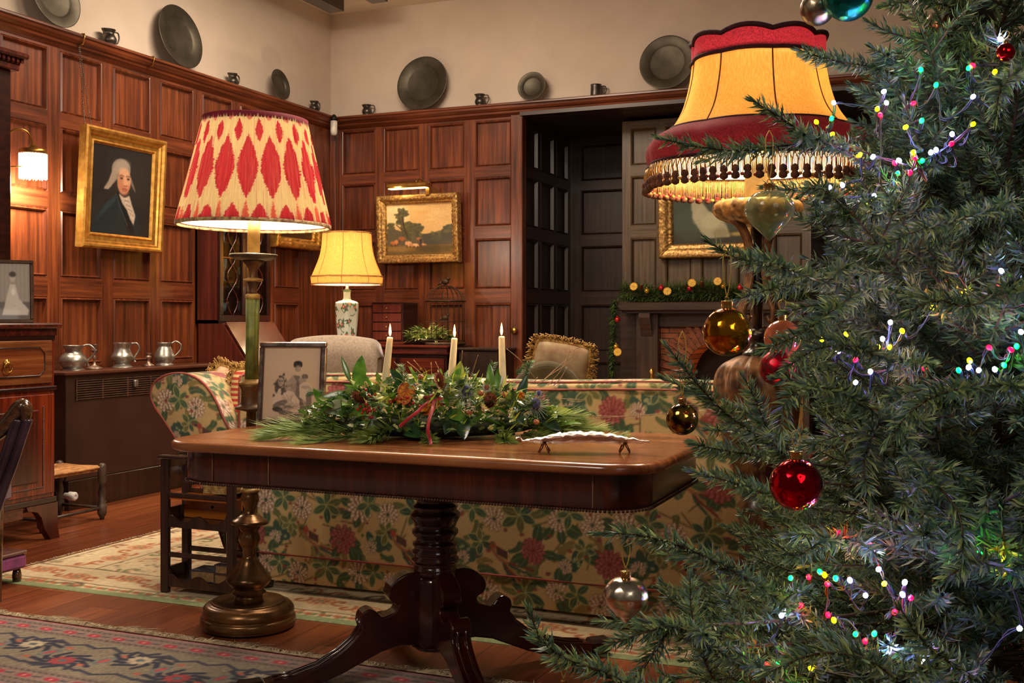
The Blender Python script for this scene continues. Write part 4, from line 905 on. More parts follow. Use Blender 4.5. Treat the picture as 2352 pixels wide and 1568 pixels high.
def rug(name, x0, x1, y0, y1, ang, canvas, label, nx, ny, t=.004):
    root = empty(name, ((x0+x1)/2, (y0+y1)/2, 0), label, 'rug')
    rng = np.random.default_rng(5); ph = rng.uniform(0, 6, 4)
    def fn(U, V):
        X = x0+(x1-x0)*U; Y = y0+(y1-y0)*V; E = np.minimum(np.minimum(U*(x1-x0), (1-U)*(x1-x0)), np.minimum(V*(y1-y0), (1-V)*(y1-y0)))
        return X, Y, .001+t*np.clip(E/.006, 0, 1)+.0012*np.sin(X*9+ph[0])*np.sin(Y*7+ph[1])*np.clip(E/.03, 0, 1)
    grid_mesh('pile', fn, nx, ny, M_RUG, canvas, parent=root); return root
rf = rug('patterned_rug', -4.6, -.85, 1.75, 3.02, 0, paint_rug_front(750, 254), 'red, navy and grey patterned rug in the foreground with a ragged cream fringe', 750, 255)
rc_ = rug('cream_rug', -3.88, -.3, 3.41, 6.2, 0, paint_rug_cream(512, 400), 'large cream rug with a green edge under the sofa', 512, 400)
M_FRINGE = plain('rug_fringe', (206, 184, 150), .9, 0, (150, 128, 100), 40)
def fringe(root, p0, p1, out, n, L, seed=2):
    r = random.Random(seed); b = MB(); p0 = Vector(p0); p1 = Vector(p1); out = Vector(out); al = (p1-p0).normalized()
    for i in range(n):
        q = p0.lerp(p1, (i+r.random())/n); clump = math.sin(i*.13)*.5+math.sin(i*.041+2)*.8; l = L*(.5+.6*r.random()+(.5 if clump > .9 else 0)); d = al*(r.gauss(0, .35)+clump*.35)
        pts = [q+Vector((0, 0, .008)), q+(out+d)*l*.5+Vector((0, 0, .006+.006*r.random())), q+(out+d*1.6)*l+Vector((0, 0, .003))]
        b.tube(pts, [.0022, .0018, .0008], 4)
    b.build('fringe', M_FRINGE, root)
fringe(rf, (-4.6, 3.018, 0), (-.85, 3.018, 0), (0, 1, 0), 1500, .055)
fringe(rc_, (-3.878, 3.41, 0), (-3.878, 6.2, 0), (-1, 0, 0), 500, .02, 3)

# ================================================================== SOFA (back towards us, drop arms)
sofa = empty('sofa', (-1.62, 4.15, 0), 'long floral chintz sofa with flared arms and red piping, seen from behind the table', 'sofa')
SX0, SX1, SY = -2.74, -.52, 3.68
prof = smooth_pts([(0, SY+.015, .055), (0, SY+.004, .16), (0, SY, .40), (0, SY, .70), (0, SY+.003, .855), (0, SY+.02, .878), (0, SY+.06, .889), (0, SY+.14, .886), (0, SY+.185, .86), (0, SY+.20, .78), (0, SY+.19, .45)], 8)
pa = np.array(prof); sl = np.concatenate([[0], np.cumsum(np.hypot(np.diff(pa[:, 1]), np.diff(pa[:, 2])))])
def fback(U, V):
    S = V*sl[-1]; Y = np.interp(S, sl, pa[:, 1]); Z = np.interp(S, sl, pa[:, 2]); X = SX0+(SX1-SX0)*U
    puff = np.clip(np.minimum(U, 1-U)/.04, 0, 1); Z = Z+.006*np.sin(X*5.1)*(Z > .8)-.012*(1-puff)*(Z > .8)
    Y = Y+.004*np.sin(X*11)*np.sin(Z*9); return X, Y, Z
grid_mesh('back', fback, 600, 300, M_CHINTZ, FLORAL, lambda U, V: fl_uv(U*(SX1-SX0), V*sl[-1]), sofa)
b = MB(); bp_ = [(y, z) for _, y, z in prof[::3]]+[(SY+.19, .06)]
b.prism(bp_, 'x', SX0+.001, SX0+.004); b.prism(bp_, 'x', SX1-.004, SX1-.001); b.build('back_end', plain('chintz_side', (196, 160, 112), .9, 0, (120, 110, 74), 16), sofa)
b = MB()
for (yy, zz) in ((SY-.002, .858), (SY+.02, .884)): b.tube([(SX0+(SX1-SX0)*i/40, yy, zz+.006*math.sin((SX0+(SX1-SX0)*i/40)*5.1)) for i in range(41)], .0036, 6)
b.tube([(SX0, SY+.003, .165), (SX1, SY+.003, .165)], .0045, 6)
for xx in (SX0, SX1): b.tube([(xx, y-.002, z) for _, y, z in prof[:60]], .005, 6)
b.build('piping', M_PIPE, sofa)
# arms: flared scroll outline traced at the plane of the back, extruded away
AR = [(458, 1112), (435, 1061), (400, 1003), (372, 960), (352, 930), (345, 905), (350, 884), (366, 868), (395, 858), (432, 860), (466, 880), (492, 915), (512, 960), (540, 1020), (548, 1100), (552, 1260)]
ap = [onY(px, py, SY) for px, py in AR]; ap = [(p.x, p.z) for p in ap]
ap = [(SX0-.01, .06), (SX0-.07, .16), (SX0-.13, .30)]+ap+[]
aps = [(q[0], q[1]) for q in smooth_pts([(p[0], p[1], 0) for p in ap], 6)]
def arm(mirror):
    P2 = [((SX0+SX1-x) if mirror else x, z) for x, z in aps]; A = np.array(P2); s_ = np.concatenate([[0], np.cumsum(np.hypot(*np.diff(A, axis=0).T))]); L = .86
    def fo(U, V):
        S = U*s_[-1]; return np.interp(S, s_, A[:, 0]), SY+.012+V*L, np.interp(S, s_, A[:, 1])+.0*V
    o = grid_mesh('arm', fo, 220, 120, M_CHINTZ, FLORAL, lambda U, V: fl_uv(U*s_[-1]+.2, V*L+.3), sofa)
    # front facing scroll panel: scan-filled grid
    nz = 190; zs = np.linspace(A[:, 1].min()+.001, A[:, 1].max()-.001, nz); lo = []; hi = []
    for z in zs:
        xs = []
        for i in range(len(A)):
            (x0, z0), (x1, z1) = A[i], A[(i+1) % len(A)]
            if (z0 > z) != (z1 > z): xs.append(x0+(x1-x0)*(z-z0)/(z1-z0))
        xs = xs or [SX0, SX0+.001]; lo.append(min(xs)); hi.append(max(xs))
    lo = np.array(lo); hi = np.array(hi)
    for yy in (SY+.004, SY+L+.014):
        grid_mesh('arm_panel', lambda U, V: (np.interp(V, np.linspace(0, 1, nz), lo)*(1-U)+np.interp(V, np.linspace(0, 1, nz), hi)*U, yy-.008*np.sin(np.pi*U)*(1 if yy < 4 else -1), zs[0]+(zs[-1]-zs[0])*V), 90, nz, M_CHINTZ, FLORAL,
                  lambda U, V: fl_uv(np.interp(V, np.linspace(0, 1, nz), lo)*(1-U)+np.interp(V, np.linspace(0, 1, nz), hi)*U+4.06, V*.86+.42), sofa)
    b = MB(); b.tube([(x, SY+.004, z) for x, z in P2], .0055, 6); b.build('piping', M_PIPE, sofa)
arm(False); arm(True)
b = MB(); b.box(SX0+.02, SY+.18, .10, SX1-.02, SY+.86, .30, .03); b.build('seat_base', plain('chintz_seat', (190, 158, 112), .9, 0, (120, 116, 74), 12), sofa)
for i in range(3):
    b = MB(); w3 = (SX1-SX0-.06)/3; b.box(SX0+.03+i*w3, SY+.20, .30, SX0+.03+(i+1)*w3-.008, SY+.88, .46, .04); b.build('seat_cushion', MC['chintz_seat'], sofa)
for xx in (SX0+.08, SX1-.08):
    for yy in (SY+.08, SY+.8): b = MB(); b.lathe([(0, 0.0125), (.025, .0125), (.03, .06), (.03, .1)], (xx, yy, -.006), 10); b.build('foot', M_DARKWOOD, sofa)

# cushions
def cushion(name, c, size, rx, rz, mat, label, trim=None, trim_label=None, ry=0):
    root = empty(name, c, label, 'cushion'); w_, h_, t_ = size; n = 22; M = Matrix.Rotation(rz, 4, 'Z') @ Matrix.Rotation(rx, 4, 'X') @ Matrix.Rotation(ry, 4, 'Y')
    b = MB(); b.smooth = True
    for s in (1, -1):
        vs = []
        for j in range(n+1):
            for i in range(n+1):
                u = i/n*2-1; v = j/n*2-1; e = (1-u**4)*(1-v**4); pin = 1-.07*(u*u*v*v)
                vs.append((u*w_/2*(1-.06*(1-abs(v))**0*(1-v*v)*0)*pin, s*t_/2*e**.6, v*h_/2*pin))
        fs = [(j*(n+1)+i, j*(n+1)+i+1, (j+1)*(n+1)+i+1, (j+1)*(n+1)+i) for j in range(n) for i in range(n)]
        if s > 0: fs = [tuple(reversed(f)) for f in fs]
        b.add(vs, fs, True)
    t = MB(); t.merge(b, M); t.build('cover', mat, root, local=True)
    if trim:
        r = random.Random(3); b = MB(); per = []
        for k in range(120):
            q = k/30; e = int(q); f = q-e; u, v = ((-1+2*f, -1), (1, -1+2*f), (1-2*f, 1), (-1, 1-2*f))[e % 4]; per.append((u*w_/2*(1-.07*u*u*v*v), 0, v*h_/2*(1-.07*u*u*v*v)))
        b.tube(per, .009, 6, closed=True)
        for p_ in per:
            for _ in range(3): d = Vector((p_[0], 0, p_[2])).normalized(); b.tube([p_, tuple(Vector(p_)+d*.02+Vector((r.uniform(-.012, .012), r.uniform(-.014, .014), r.uniform(-.012, .012)))), tuple(Vector(p_)+d*.035+Vector((r.uniform(-.016, .016), r.uniform(-.014, .014), r.uniform(-.02, .005))))], .003, 4)
        t = MB(); t.merge(b, M); t.build('fringe', trim, root, local=True)
    return root
M_GFR = plain('gold_fringe', (204, 160, 84), .8, 0, (130, 88, 40), 60)
M_TAPE = plain('tapestry_cushion', (206, 178, 138), .9, 0, (164, 104, 72), 14, .2)
c1 = W(527, 930, 4.75)
cushion('fringed_cushion', (c1.x, c1.y, c1.z), (.30, .28, .11), math.radians(-12), math.radians(10), M_TAPE, 'gold fringed tapestry cushion in the gap between sofa back and left arm', M_GFR, ry=math.radians(28))
M_STRIPE = plain('red_striped', (190, 70, 50), .9, 0, (210, 180, 120), 10)
def stripe_mat():
    m, nt, b = base('striped_cloth', .9); v = mapped(nt, (1, 1, 1)); wv = N(nt, 'ShaderNodeTexWave', bands_direction='Z'); wv.inputs['Scale'].default_value = 14; nt.links.new(v, wv.inputs['Vector'])
    nt.links.new(ramp(nt, wv.outputs['Fac'], [(.45, (176, 56, 40)), (.6, (206, 176, 120))]), b.inputs['Base Color']); return m
c2_ = W(572, 912, 4.62)
cushion('striped_cushion', (c2_.x, c2_.y, c2_.z-.01), (.17, .26, .10), math.radians(-8), math.radians(5), stripe_mat(), 'red striped cushion standing on the sofa behind the green candlestick lamp', M_GFR)

# ================================================================== ARMCHAIRS BEYOND THE SOFA
def soft_box(b, x0, x1, y0, y1, z0, z1, rr, crown=0, n=14):
    b.box(x0, y0, z0, x1, y1, z1, rr)
def armchair(name, c, rz, wd, hback, mat, label, crown=.03, throw=None, round_=False):
    root = empty(name, c, label, 'armchair', rz=rz)
    def backshape(n=24, w_=wd, h_=hback):
        pts = []
        for i in range(n+1):
            t = i/n; x = -w_/2+w_*t; e = abs(2*t-1)
            if round_: z = h_-.26*(1-math.sqrt(max(0, 1-e**2.0)))
            else: z = h_-crown*e**2-.09*(max(0, e-.84)/.16)**2.2
            pts.append((x, z))
        return pts
    top = backshape(); poly = top+[(wd/2-.03, .25), (-wd/2+.03, .25)]
    b = MB(); b.prism(poly, 'y', -.02, .13); o = b.build('backrest', mat, root, local=True); mod = o.modifiers.new('bevel', 'BEVEL'); mod.width = .03; mod.segments = 4; mod.limit_method = 'ANGLE'
    for s in (-1, 1):
        b = MB(); b.box(s*wd/2-.06, .05, .12, s*wd/2+.06, .75, .60, .035); b.build('arm', mat, root, local=True)
    b = MB(); b.box(-wd/2+.06, .1, .12, wd/2-.06, .78, .32, .03); b.build('seat_base', mat, root, local=True)
    b = MB(); b.box(-wd/2+.07, .13, .32, wd/2-.07, .80, .46, .05); b.build('seat_cushion', mat, root, local=True)
    for sx in (-1, 1):
        for sy in (.02, .72): b = MB(); b.lathe([(0, 0), (.018, 0), (.025, .12)], (sx*(wd/2-.05), sy, 0), 10); b.build('leg', M_DARKWOOD, root, local=True)
    if throw:
        pts = [(x*1.012, z+.006) for x, z in top]; b = MB(); n = len(pts); yy = [-.032, -.032, -.02, .05, .14, .145]; dz = [-.34, -.10, 0.0, .008, 0, -.3]
        vs = []
        for k in range(6):
            for i, (x, z) in enumerate(pts):
                f = .004*math.sin(i*1.7+k); vs.append((x, yy[k]-abs(f)*(1 if k < 2 else 0), z+dz[k]-(.0 if k not in (1, 4) else 0)))
        fs = [(k*n+i, k*n+i+1, (k+1)*n+i+1, (k+1)*n+i) for k in range(5) for i in range(n-1)]
        b.add(vs, fs, True); o = b.build('throw', throw, root, local=True); sm = o.modifiers.new('s', 'SOLIDIFY'); sm.thickness = .006; sm.offset = 1
    return root
M_GREYC = plain('grey_wool', (168, 150, 130), .95, 0, (146, 128, 110), 90, .3, sheen=.3)
a1 = W(762, 800, 6.3)
armchair('armchair', (a1.x, a1.y, .006), math.radians(16), .54, .995, plain('taupe_cover', (150, 132, 112), .95, 0, (130, 112, 94), 60), 'armchair draped with a plain grey-beige throw, behind the framed family photograph', .03, M_GREYC)
a2 = W(1256, 840, 5.0)
olive = armchair('armchair', (a2.x, a2.y, .006), math.radians(20), .40, .91, plain('olive_velvet', (78, 64, 26), .85, 0, (58, 46, 18), 12, sheen=.1), 'round backed olive green armchair beyond the right half of the sofa', round_=True)
c3 = W(1286, 860, 5.25)
cushion('fringed_cushion', (c3.x, c3.y, .88), (.27, .24, .10), math.radians(8), math.radians(22), plain('cream_brocade', (180, 156, 120), .9, 0, (146, 112, 82), 16, .2), 'cream brocade cushion with a gold fringe standing against the olive armchair', M_GFR, ry=math.radians(10))

# ================================================================== LAMPS
def ikat(w=1080, h=150):
    c = Canvas(w, h, (250, 236, 190)); r = np.random.default_rng(3); n = 18; P = w/n; RD = (178, 44, 58); c.wrap = True
    def lens(x, y, hw, hh, col):
        for yy in range(int(y-hh), int(y+hh)+1):
            t = (yy-y)/hh; wd = hw*max(0, 1-abs(t)**1.6)
            if 0 <= yy < h and wd > .3: c.rect(x-wd+r.uniform(-2, 2), yy, x+wd+r.uniform(-2, 2), yy+1, col)
    for k in range(n):
        x0 = (k+.5)*P; x1 = k*P+P
        lens(x0, 24, P*.19, 17, RD); lens(x0, 150, P*.30, 22, RD)
        lens(x1, 76, P*.44, 46, RD); lens(x1, 0, P*.22, 10, (216, 130, 124)); lens(x1, 76, P*.3, 34, (186, 56, 66))
        lens(x1, 150, P*.12, 26, (214, 100, 84))
    for i in range(2600): x = r.uniform(0, w); y = r.uniform(0, h-8); c.rect(x, y, x+1, y+r.uniform(8, 40), ((255, 242, 200), (206, 150, 110), (190, 60, 70), (240, 200, 140))[i % 4], .22)
    return c
def shade_profile_pts(prof, n=8): return [(q[0], q[1]) for q in smooth_pts([(p[0], p[1], 0) for p in prof], n)]
ZL = 3.93; lb = W(570, 1438, ZL)
lamp = empty('floor_lamp', (lb.x, lb.y, .0), 'tall green and bronze candlestick floor lamp with pleated red and cream patterned shade', 'floor lamp')
lamp.rotation_mode = 'QUATERNION'
fwd = Vector((-SN, CS, 0)); lamp.rotation_quaternion = Matrix.Rotation(.0145, 3, fwd).to_quaternion()
b = MB(); b.lathe(sp2([(0, .006), (.150, .006), (.166, .014), (.170, .024), (.167, .04), (.160, .046), (.163, .055), (.162, .068), (.150, .084), (.132, .09), (.128, .096), (.12, .094), (.09, .086), (.054, .088)], 3), (0, 0, 0), 48)
for k in range(3):
    a = 2*math.pi*k/3+.5; b.lathe([(0, 0.0), (.018, .0), (.022, .01), (0, .02)], (.13*math.cos(a), .13*math.sin(a), 0), 10)
b.build('base', M_BRONZE, lamp, local=True)
b = MB(); b.lathe([(.054, .086), (.050, .112), (.046, .118), (.062, .124), (.05, .135), (.066, .15), (.080, .166), (.081, .173), (.074, .182), (.060, .20), (.046, .222), (.037, .234), (.036, .24), (.026, .247), (.021, .262), (.025, .268), (.021, .276), (.030, .292), (.038, .312), (.036, .33), (.029, .342), (.034, .352), (.038, .357), (.034, .362), (.064, .370), (.067, .376), (.06, .384), (.050, .388), (.042, .396), (.034, .402), (.022, .408), (.0205, .425), (.024, .438), (.031, .45), (.033, .46), (.03, .475), (.027, .481), (.034, .486)], (0, 0, 0), 32); b.build('turned_stem', M_BRONZE, lamp, local=True)
M_GREEN = plain('green_glaze_paint', (132, 136, 62), .45, 0, (92, 104, 42), 30, .2)
M_CREAMW = plain('worn_cream_gilt', (196, 160, 90), .5, .2, (140, 100, 50), 30)
fl = lambda a, z: 1+.07*math.cos(8*a)
b = MB(); b.lathe([(.034, .486), (.036, .492), (.03, .50)], (0, 0, 0), 24); b.build('collar', M_CREAMW, lamp, local=True); b = MB(); b.lathe([(.026, .872), (.047, .872), (.045, .88), (.034, .886), (.026, .892)], (0, 0, 0), 24); b.build('collar', M_CREAMW, lamp, local=True); b = MB(); b.lathe([(.022, 1.180), (.027, 1.184), (.026, 1.196), (.02, 1.2)], (0, 0, 0), 24); b.build('collar', M_CREAMW, lamp, local=True); b = MB(); b.lathe([(.017, 1.242), (.035, 1.247), (.035, 1.252), (.017, 1.258)], (0, 0, 0), 24); b.build('collar', M_CREAMW, lamp, local=True)
b = MB(); b.lathe([(.027, .50), (.022, .705)], (0, 0, 0), 48, fl); b.build('green_shaft', M_GREEN, lamp, local=True); b = MB(); b.lathe([(.0235, .892), (.0215, 1.03), (.0235, 1.182)], (0, 0, 0), 48, fl); b.build('green_shaft', M_GREEN, lamp, local=True)
b = MB(); b.lathe([(.018, .705), (.017, .775), (.058, .784), (.059, .79), (.042, .797), (.037, .81), (.036, .85), (.040, .862), (.046, .872)], (0, 0, 0), 32); b.build('turned_drum', plain('aged_brown_gilt', (122, 84, 44), .45, .3, (66, 40, 22), 14), lamp, local=True); b = MB(); b.lathe([(.02, 1.198), (.014, 1.208), (.015, 1.225), (.022, 1.24), (.017, 1.258), (.0145, 1.27), (.017, 1.29), (.03, 1.308), (.040, 1.318), (.03, 1.322)], (0, 0, 0), 28); b.build('turned_neck', plain('aged_brown_gilt', (122, 84, 44), .45, .3, (66, 40, 22), 14), lamp, local=True)
b = MB(); b.lathe([(.02, 1.318), (.06, 1.322), (.080, 1.33), (.085, 1.338), (.083, 1.343), (.07, 1.336), (.02, 1.332)], (0, 0, 0), 48, lambda a, z: 1+.02*math.cos(24*a)*(z > 1.325)); b.build('drip_pan', plain('lead_pan', (110, 98, 78), .4, .6, (60, 54, 44), 14), lamp, local=True)
b = MB(); b.lathe([(.0225, 1.333), (.0225, 1.50), (.0, 1.50)], (0, 0, 0), 24); b.build('candle_tube', plain('waxed_card', (226, 178, 92), .6), lamp, local=True)
IK = ikat()
def fsh(U, V):
    A = U*2*np.pi; R = .272+(.184-.272)*V; R = R*(1+.012*np.sin(A*96)+.008*np.sin(A*41+1)); Zt = 1.449+(1.819-1.449)*V; return R*np.cos(A), R*np.sin(A), Zt
o = grid_mesh('lamp_shade', fsh, 1081, 150, painted('ikat_silk', .85, transl=.62, weave=.1), IK, parent=None); o.parent = lamp
M_LINER = cloth_lit('shade_liner', (250, 244, 228), (244, 236, 214), .35)
b = MB(); b.lathe([(.262, 1.452), (.176, 1.816)], (0, 0, 0), 64, cap=False); o2 = b.build('shade_lining', M_LINER, o, local=True)
M_TRIMR = plain('crimson_trim', (136, 22, 44), .8); M_TRIMD = plain('striped_trim', (120, 70, 50), .8, 0, (210, 180, 120), 60)
b = MB(); b.lathe([(.186, 1.806), (.188, 1.828), (.181, 1.829), (.180, 1.806)], (0, 0, 0), 72, cap=False); b.build('top_binding', M_TRIMR, o, local=True)
b = MB(); b.lathe([(.276, 1.440), (.276, 1.452), (.268, 1.452), (.268, 1.440), (.276, 1.440)], (0, 0, 0), 72, cap=False); b.build('bottom_binding', M_TRIMD, o, local=True)
b = MB()
for k in range(3): a = 2*math.pi*k/3+.4; b.tube([(0, 0, 1.495), (.12*math.cos(a), .12*math.sin(a), 1.60), (.18*math.cos(a), .18*math.sin(a), 1.81)], .002, 5)
b.build('shade_carrier', M_BRASS, lamp, local=True)
def lamp_bulb(root, loc, r, color, power, strength=14, name='light_bulb'):
    b = MB(); b.sphere(loc, r, 16, 10, (1, 1, 1.25)); o = b.build(name, glow(name+'_glass', color, strength), root, local=True)
    l = bulb_light('lamp_light', (0, 0, 0), power, tuple(v/255 for v in color), r*1.3); l.location = (loc[0], loc[1], loc[2]); l.parent = root
    return l
lamp_bulb(lamp, (0, 0, 1.60), .028, (255, 222, 172), 72)

# --- porcelain vase lamp in the corner, on its round table
vt = W(797, 700, 8.15); vx, vy = vt.x, vt.y
tb = empty('side_table', (vx, vy, 0), 'small round mahogany pedestal table in the far corner under the porcelain lamp', 'side table')
b = MB(); b.lathe([(0, .815), (.25, .815), (.258, .822), (.258, .832), (.25, .838), (0, .838)], (vx, vy, 0), 40); b.build('table_top', M_MAHOG, tb)
b = MB(); b.lathe([(.02, .08), (.05, .10), (.03, .16), (.022, .3), (.04, .42), (.022, .5), (.03, .7), (.05, .815)], (vx, vy, 0), 20); b.build('pedestal', M_MAHOGZ, tb)
for k in range(3): a = 2*math.pi*k/3; b = MB(); b.tube([(vx, vy, .13), (vx+.12*math.cos(a), vy+.12*math.sin(a), .10), (vx+.24*math.cos(a), vy+.24*math.sin(a), .02)], [.028, .02, .016], 8); b.build('leg', M_MAHOGZ, tb)
vl = empty('porcelain_lamp', (vx, vy, .838), 'flowered porcelain vase lamp with a glowing cream bell shade in the far corner', 'table lamp')
def vase_canvas():
    c = Canvas(260, 150, (222, 226, 208)); c.wrap = True; r = np.random.default_rng(6)
    for i in range(70):
        x, y = r.uniform(0, 260), r.uniform(28, 128)
        for q in range(6): a = r.uniform(0, 6.28); c.leaf(x, y, r.uniform(6, 13), 2.4, a, (70, 112, 84))
        c.ell(x, y, 5, 4, 0, (196, 96, 84) if i % 3 else (226, 160, 130)); c.ell(x, y, 2, 1.6, 0, (240, 210, 160))
    for i in range(30): x, y = r.uniform(0, 260), r.uniform(0, 150); c.stroke([(x, y), (x+10, y+r.uniform(-8, 8)), (x+18, y+r.uniform(-12, 12))], 1.2, (60, 90, 70))
    c.rect(0, 0, 260, 4, (110, 130, 90)); c.rect(0, 22, 260, 26, (120, 150, 120)); c.rect(0, 134, 260, 150, (100, 110, 80)); return c
vp = np.array(shade_profile_pts([(.065, .845), (.070, .86), (.066, .90), (.080, 1.02), (.092, 1.15), (.094, 1.22), (.085, 1.245), (.04, 1.26), (.030, 1.275), (.029, 1.31), (.036, 1.335)], 4)); vs_ = np.concatenate([[0], np.cumsum(np.hypot(*np.diff(vp, axis=0).T))])
def fvase(U, V):
    A = U*2*np.pi; S = V*vs_[-1]; R = np.interp(S, vs_, vp[:, 0]); Zq = np.interp(S, vs_, vp[:, 1]); oc = np.cos(np.pi/6)/np.cos((A % (np.pi/3))-np.pi/6); oc = np.clip(oc*1.06, 0, 1)
    return vx+R*np.cos(A)*oc, vy+R*np.sin(A)*oc, Zq
grid_mesh('vase', fvase, 200, 130, painted('porcelain', .15, coat=.6), vase_canvas(), parent=vl)
b = MB(); b.lathe([(0, .839), (.078, .839), (.08, .846), (.068, .852), (0, .852)], (vx, vy, 0), 24); b.lathe([(.030, 1.333), (.012, 1.345), (.010, 1.42), (0, 1.42)], (vx, vy, 0), 16); b.build('fitting', M_DARKWOOD, vl)
def bell(root, c, prof, mat, lobes, amp, name='lamp_shade', n=160, seam=None, liner=True, lmat=None):
    pr = shade_profile_pts(prof, 6)
    md = lambda a, z: 1+amp*(abs(math.cos(a*lobes/2))-.6)
    b = MB(); b.lathe(pr, c, n, md, cap=False); o = b.build(name, mat, root)
    if liner: b = MB(); b.lathe([(r-.012, z) for r, z in pr], c, n, md, cap=False); b.build('shade_lining', lmat or M_LINER, o)
    if seam:
        b = MB()
        for k in range(lobes):
            a = 2*math.pi*(k+.5)/lobes; b.tube([(c[0]+r*md(a, z)*1.004*math.cos(a), c[1]+r*md(a, z)*1.004*math.sin(a), z) for r, z in pr], .0022, 5)
        b.build('seam', seam, o)
    return o, pr, md
M_SILK = cloth_lit('cream_silk', (246, 204, 126), (226, 172, 92), .62)
so, _, _ = bell(vl, (vx, vy, 0), [(.262, 1.376), (.268, 1.43), (.262, 1.436), (.235, 1.50), (.205, 1.58), (.188, 1.66), (.182, 1.76)], M_SILK, 8, .03, seam=plain('seam_silk', (186, 130, 70), .8))
b = MB(); b.lathe([(.266, 1.372), (.268, 1.382), (.262, 1.384)], (vx, vy, 0), 64, cap=False); b.lathe([(.270, 1.428), (.272, 1.434), (.266, 1.44)], (vx, vy, 0), 64, cap=False); b.lathe([(.183, 1.754), (.186, 1.764), (.180, 1.766)], (vx, vy, 0), 64, cap=False); b.build('braid', plain('amber_braid', (190, 130, 60), .8), so)
t_ = vl; l0 = lamp_bulb(vl, (0, 0, 1.49-.838), .03, (255, 196, 124), 72)

# --- the big fringed standard lamp on its carved column
ZB = 3.2; q = W(1740, 738, ZB); bx_, by_ = q.x, q.y; C0 = (bx_, by_, 0)
big = empty('standard_lamp', (bx_, by_, 0), 'carved standard lamp with huge amber bell shade, crimson bands and bead fringe', 'standard lamp')
M_AMBER = cloth_lit('amber_silk', (246, 196, 112), (232, 168, 82), .6, (260, 260, 30))
M_CRIM = cloth_lit('crimson_cloth', (136, 34, 46), (96, 18, 30), .26, (240, 240, 240))
fullp = [(.318, 1.556), (.326, 1.60), (.312, 1.632), (.262, 1.660), (.232, 1.70), (.212, 1.745), (.196, 1.81), (.190, 1.862), (.190, 1.915)]
lob = 8
sh, prb, mdb = bell(big, C0, fullp[3:8], M_AMBER, lob, .045, seam=plain('seam_brown', (120, 60, 30), .8))
lo_, _, _ = bell(big, C0, fullp[0:4], M_CRIM, lob, .045, name='shade_skirt', liner=True, lmat=M_LINER)
b = MB()
def ringmod(z, r, tz, out=1.0): return [(C0[0]+r*out*mdb(a, z)*math.cos(a), C0[1]+r*out*mdb(a, z)*math.sin(a), z+tz(a)) for a in np.linspace(0, 2*math.pi, 145)[:-1]]
b = MB(); n = 144; vs = []
for t in range(5):
    for i in range(n): a = 2*math.pi*i/n; z = 1.862+.052*t/4+(.012*abs(math.cos(a*lob/2)) if t == 4 else 0); r_ = .191*mdb(a, z); vs.append((C0[0]+r_*math.cos(a), C0[1]+r_*math.sin(a), z))
b.add(vs, [(k*n+i, k*n+(i+1) % n, (k+1)*n+(i+1) % n, (k+1)*n+i) for k in range(4) for i in range(n)], True); tb_ = b.build('top_band', M_CRIM, sh)
b = MB(); b.tube(ringmod(1.914, .192, lambda a: .012*abs(math.cos(a*lob/2))), .0075, 8, closed=True); b.tube(ringmod(1.862, .192, lambda a: 0), .006, 8, closed=True); b.tube(ringmod(1.660, .264, lambda a: -.004), .006, 8, closed=True); b.tube(ringmod(1.556, .322, lambda a: 0), .005, 8, closed=True); b.build('dark_braid', plain('maroon_braid', (66, 16, 22), .9, 0, (44, 8, 14), 80, .4), sh)
M_BEAD = plain('gold_beads', (206, 158, 82), .4, .3, (110, 66, 34), 60)
b = MB(); b.smooth = True; nf = 132
for i in range(nf):
    a = 2*math.pi*i/nf; r_ = .324*mdb(a, 1.55); x, y = C0[0]+r_*math.cos(a), C0[1]+r_*math.sin(a); a2 = 2*math.pi*(i+.5)/nf
    for s in (-1, 1): aa = a+s*.024; b.tube([(x, y, 1.555), (C0[0]+(r_+.006)*math.cos(aa), C0[1]+(r_+.006)*math.sin(aa), 1.530), (C0[0]+(r_+.003)*math.cos(a2 if s > 0 else a-.024), C0[1]+(r_+.003)*math.sin(a2 if s > 0 else a-.024), 1.512)], .0018, 4)
b.build('fringe_lattice', M_BEAD, sh)
for nm, mt, k0 in (('tassel', plain('brown_tassel', (112, 62, 30), .8, 0, (66, 32, 18), 50), 0),):
    b = MB(); nt_ = 66
    for i in range(nt_):
        a = 2*math.pi*(i+.5)/nt_; r_ = .327*mdb(a, 1.55); c = (C0[0]+r_*math.cos(a), C0[1]+r_*math.sin(a), 0); b.lathe([(.003, 1.518), (.010, 1.512), (.011, 1.503), (.007, 1.498), (.012, 1.492), (.011, 1.483), (.004, 1.479)][::-1], c, 8)
    b.build('bobble_row', mt, sh)
b = MB(); rr = random.Random(9)
for i in range(520):
    a = 2*math.pi*i/520; r_ = .318*mdb(a, 1.55); L = .060+.005*rr.random(); j = rr.uniform(-.003, .003)
    b.tube([(C0[0]+r_*math.cos(a), C0[1]+r_*math.sin(a), 1.556), (C0[0]+(r_+.002+j)*math.cos(a+j), C0[1]+(r_+.002+j)*math.sin(a+j), 1.556-L)], .0011, 3)
b.build('fringe', plain('straw_fringe', (232, 186, 106), .8, 0, (190, 130, 60), 80), sh)
b = MB(); b.smooth = True
for i in range(120): a = 2*math.pi*i/120; r_ = .320*mdb(a, 1.55); b.k = i % 2; b.sphere((C0[0]+r_*math.cos(a), C0[1]+r_*math.sin(a), 1.490+.003*(i % 3)), .0065, 8, 5, (1, 1, .8))
b.build('fringe_beads', [plain('amber_bead', (226, 160, 70), .4), plain('crimson_bead', (170, 36, 40), .4)], sh)
b = MB(); b.lathe([(.037, 1.44), (.037, 1.64), (0, 1.64)], C0, 28); b.build('candle_tube', plain('cream_tube', (246, 226, 170), .6), big)
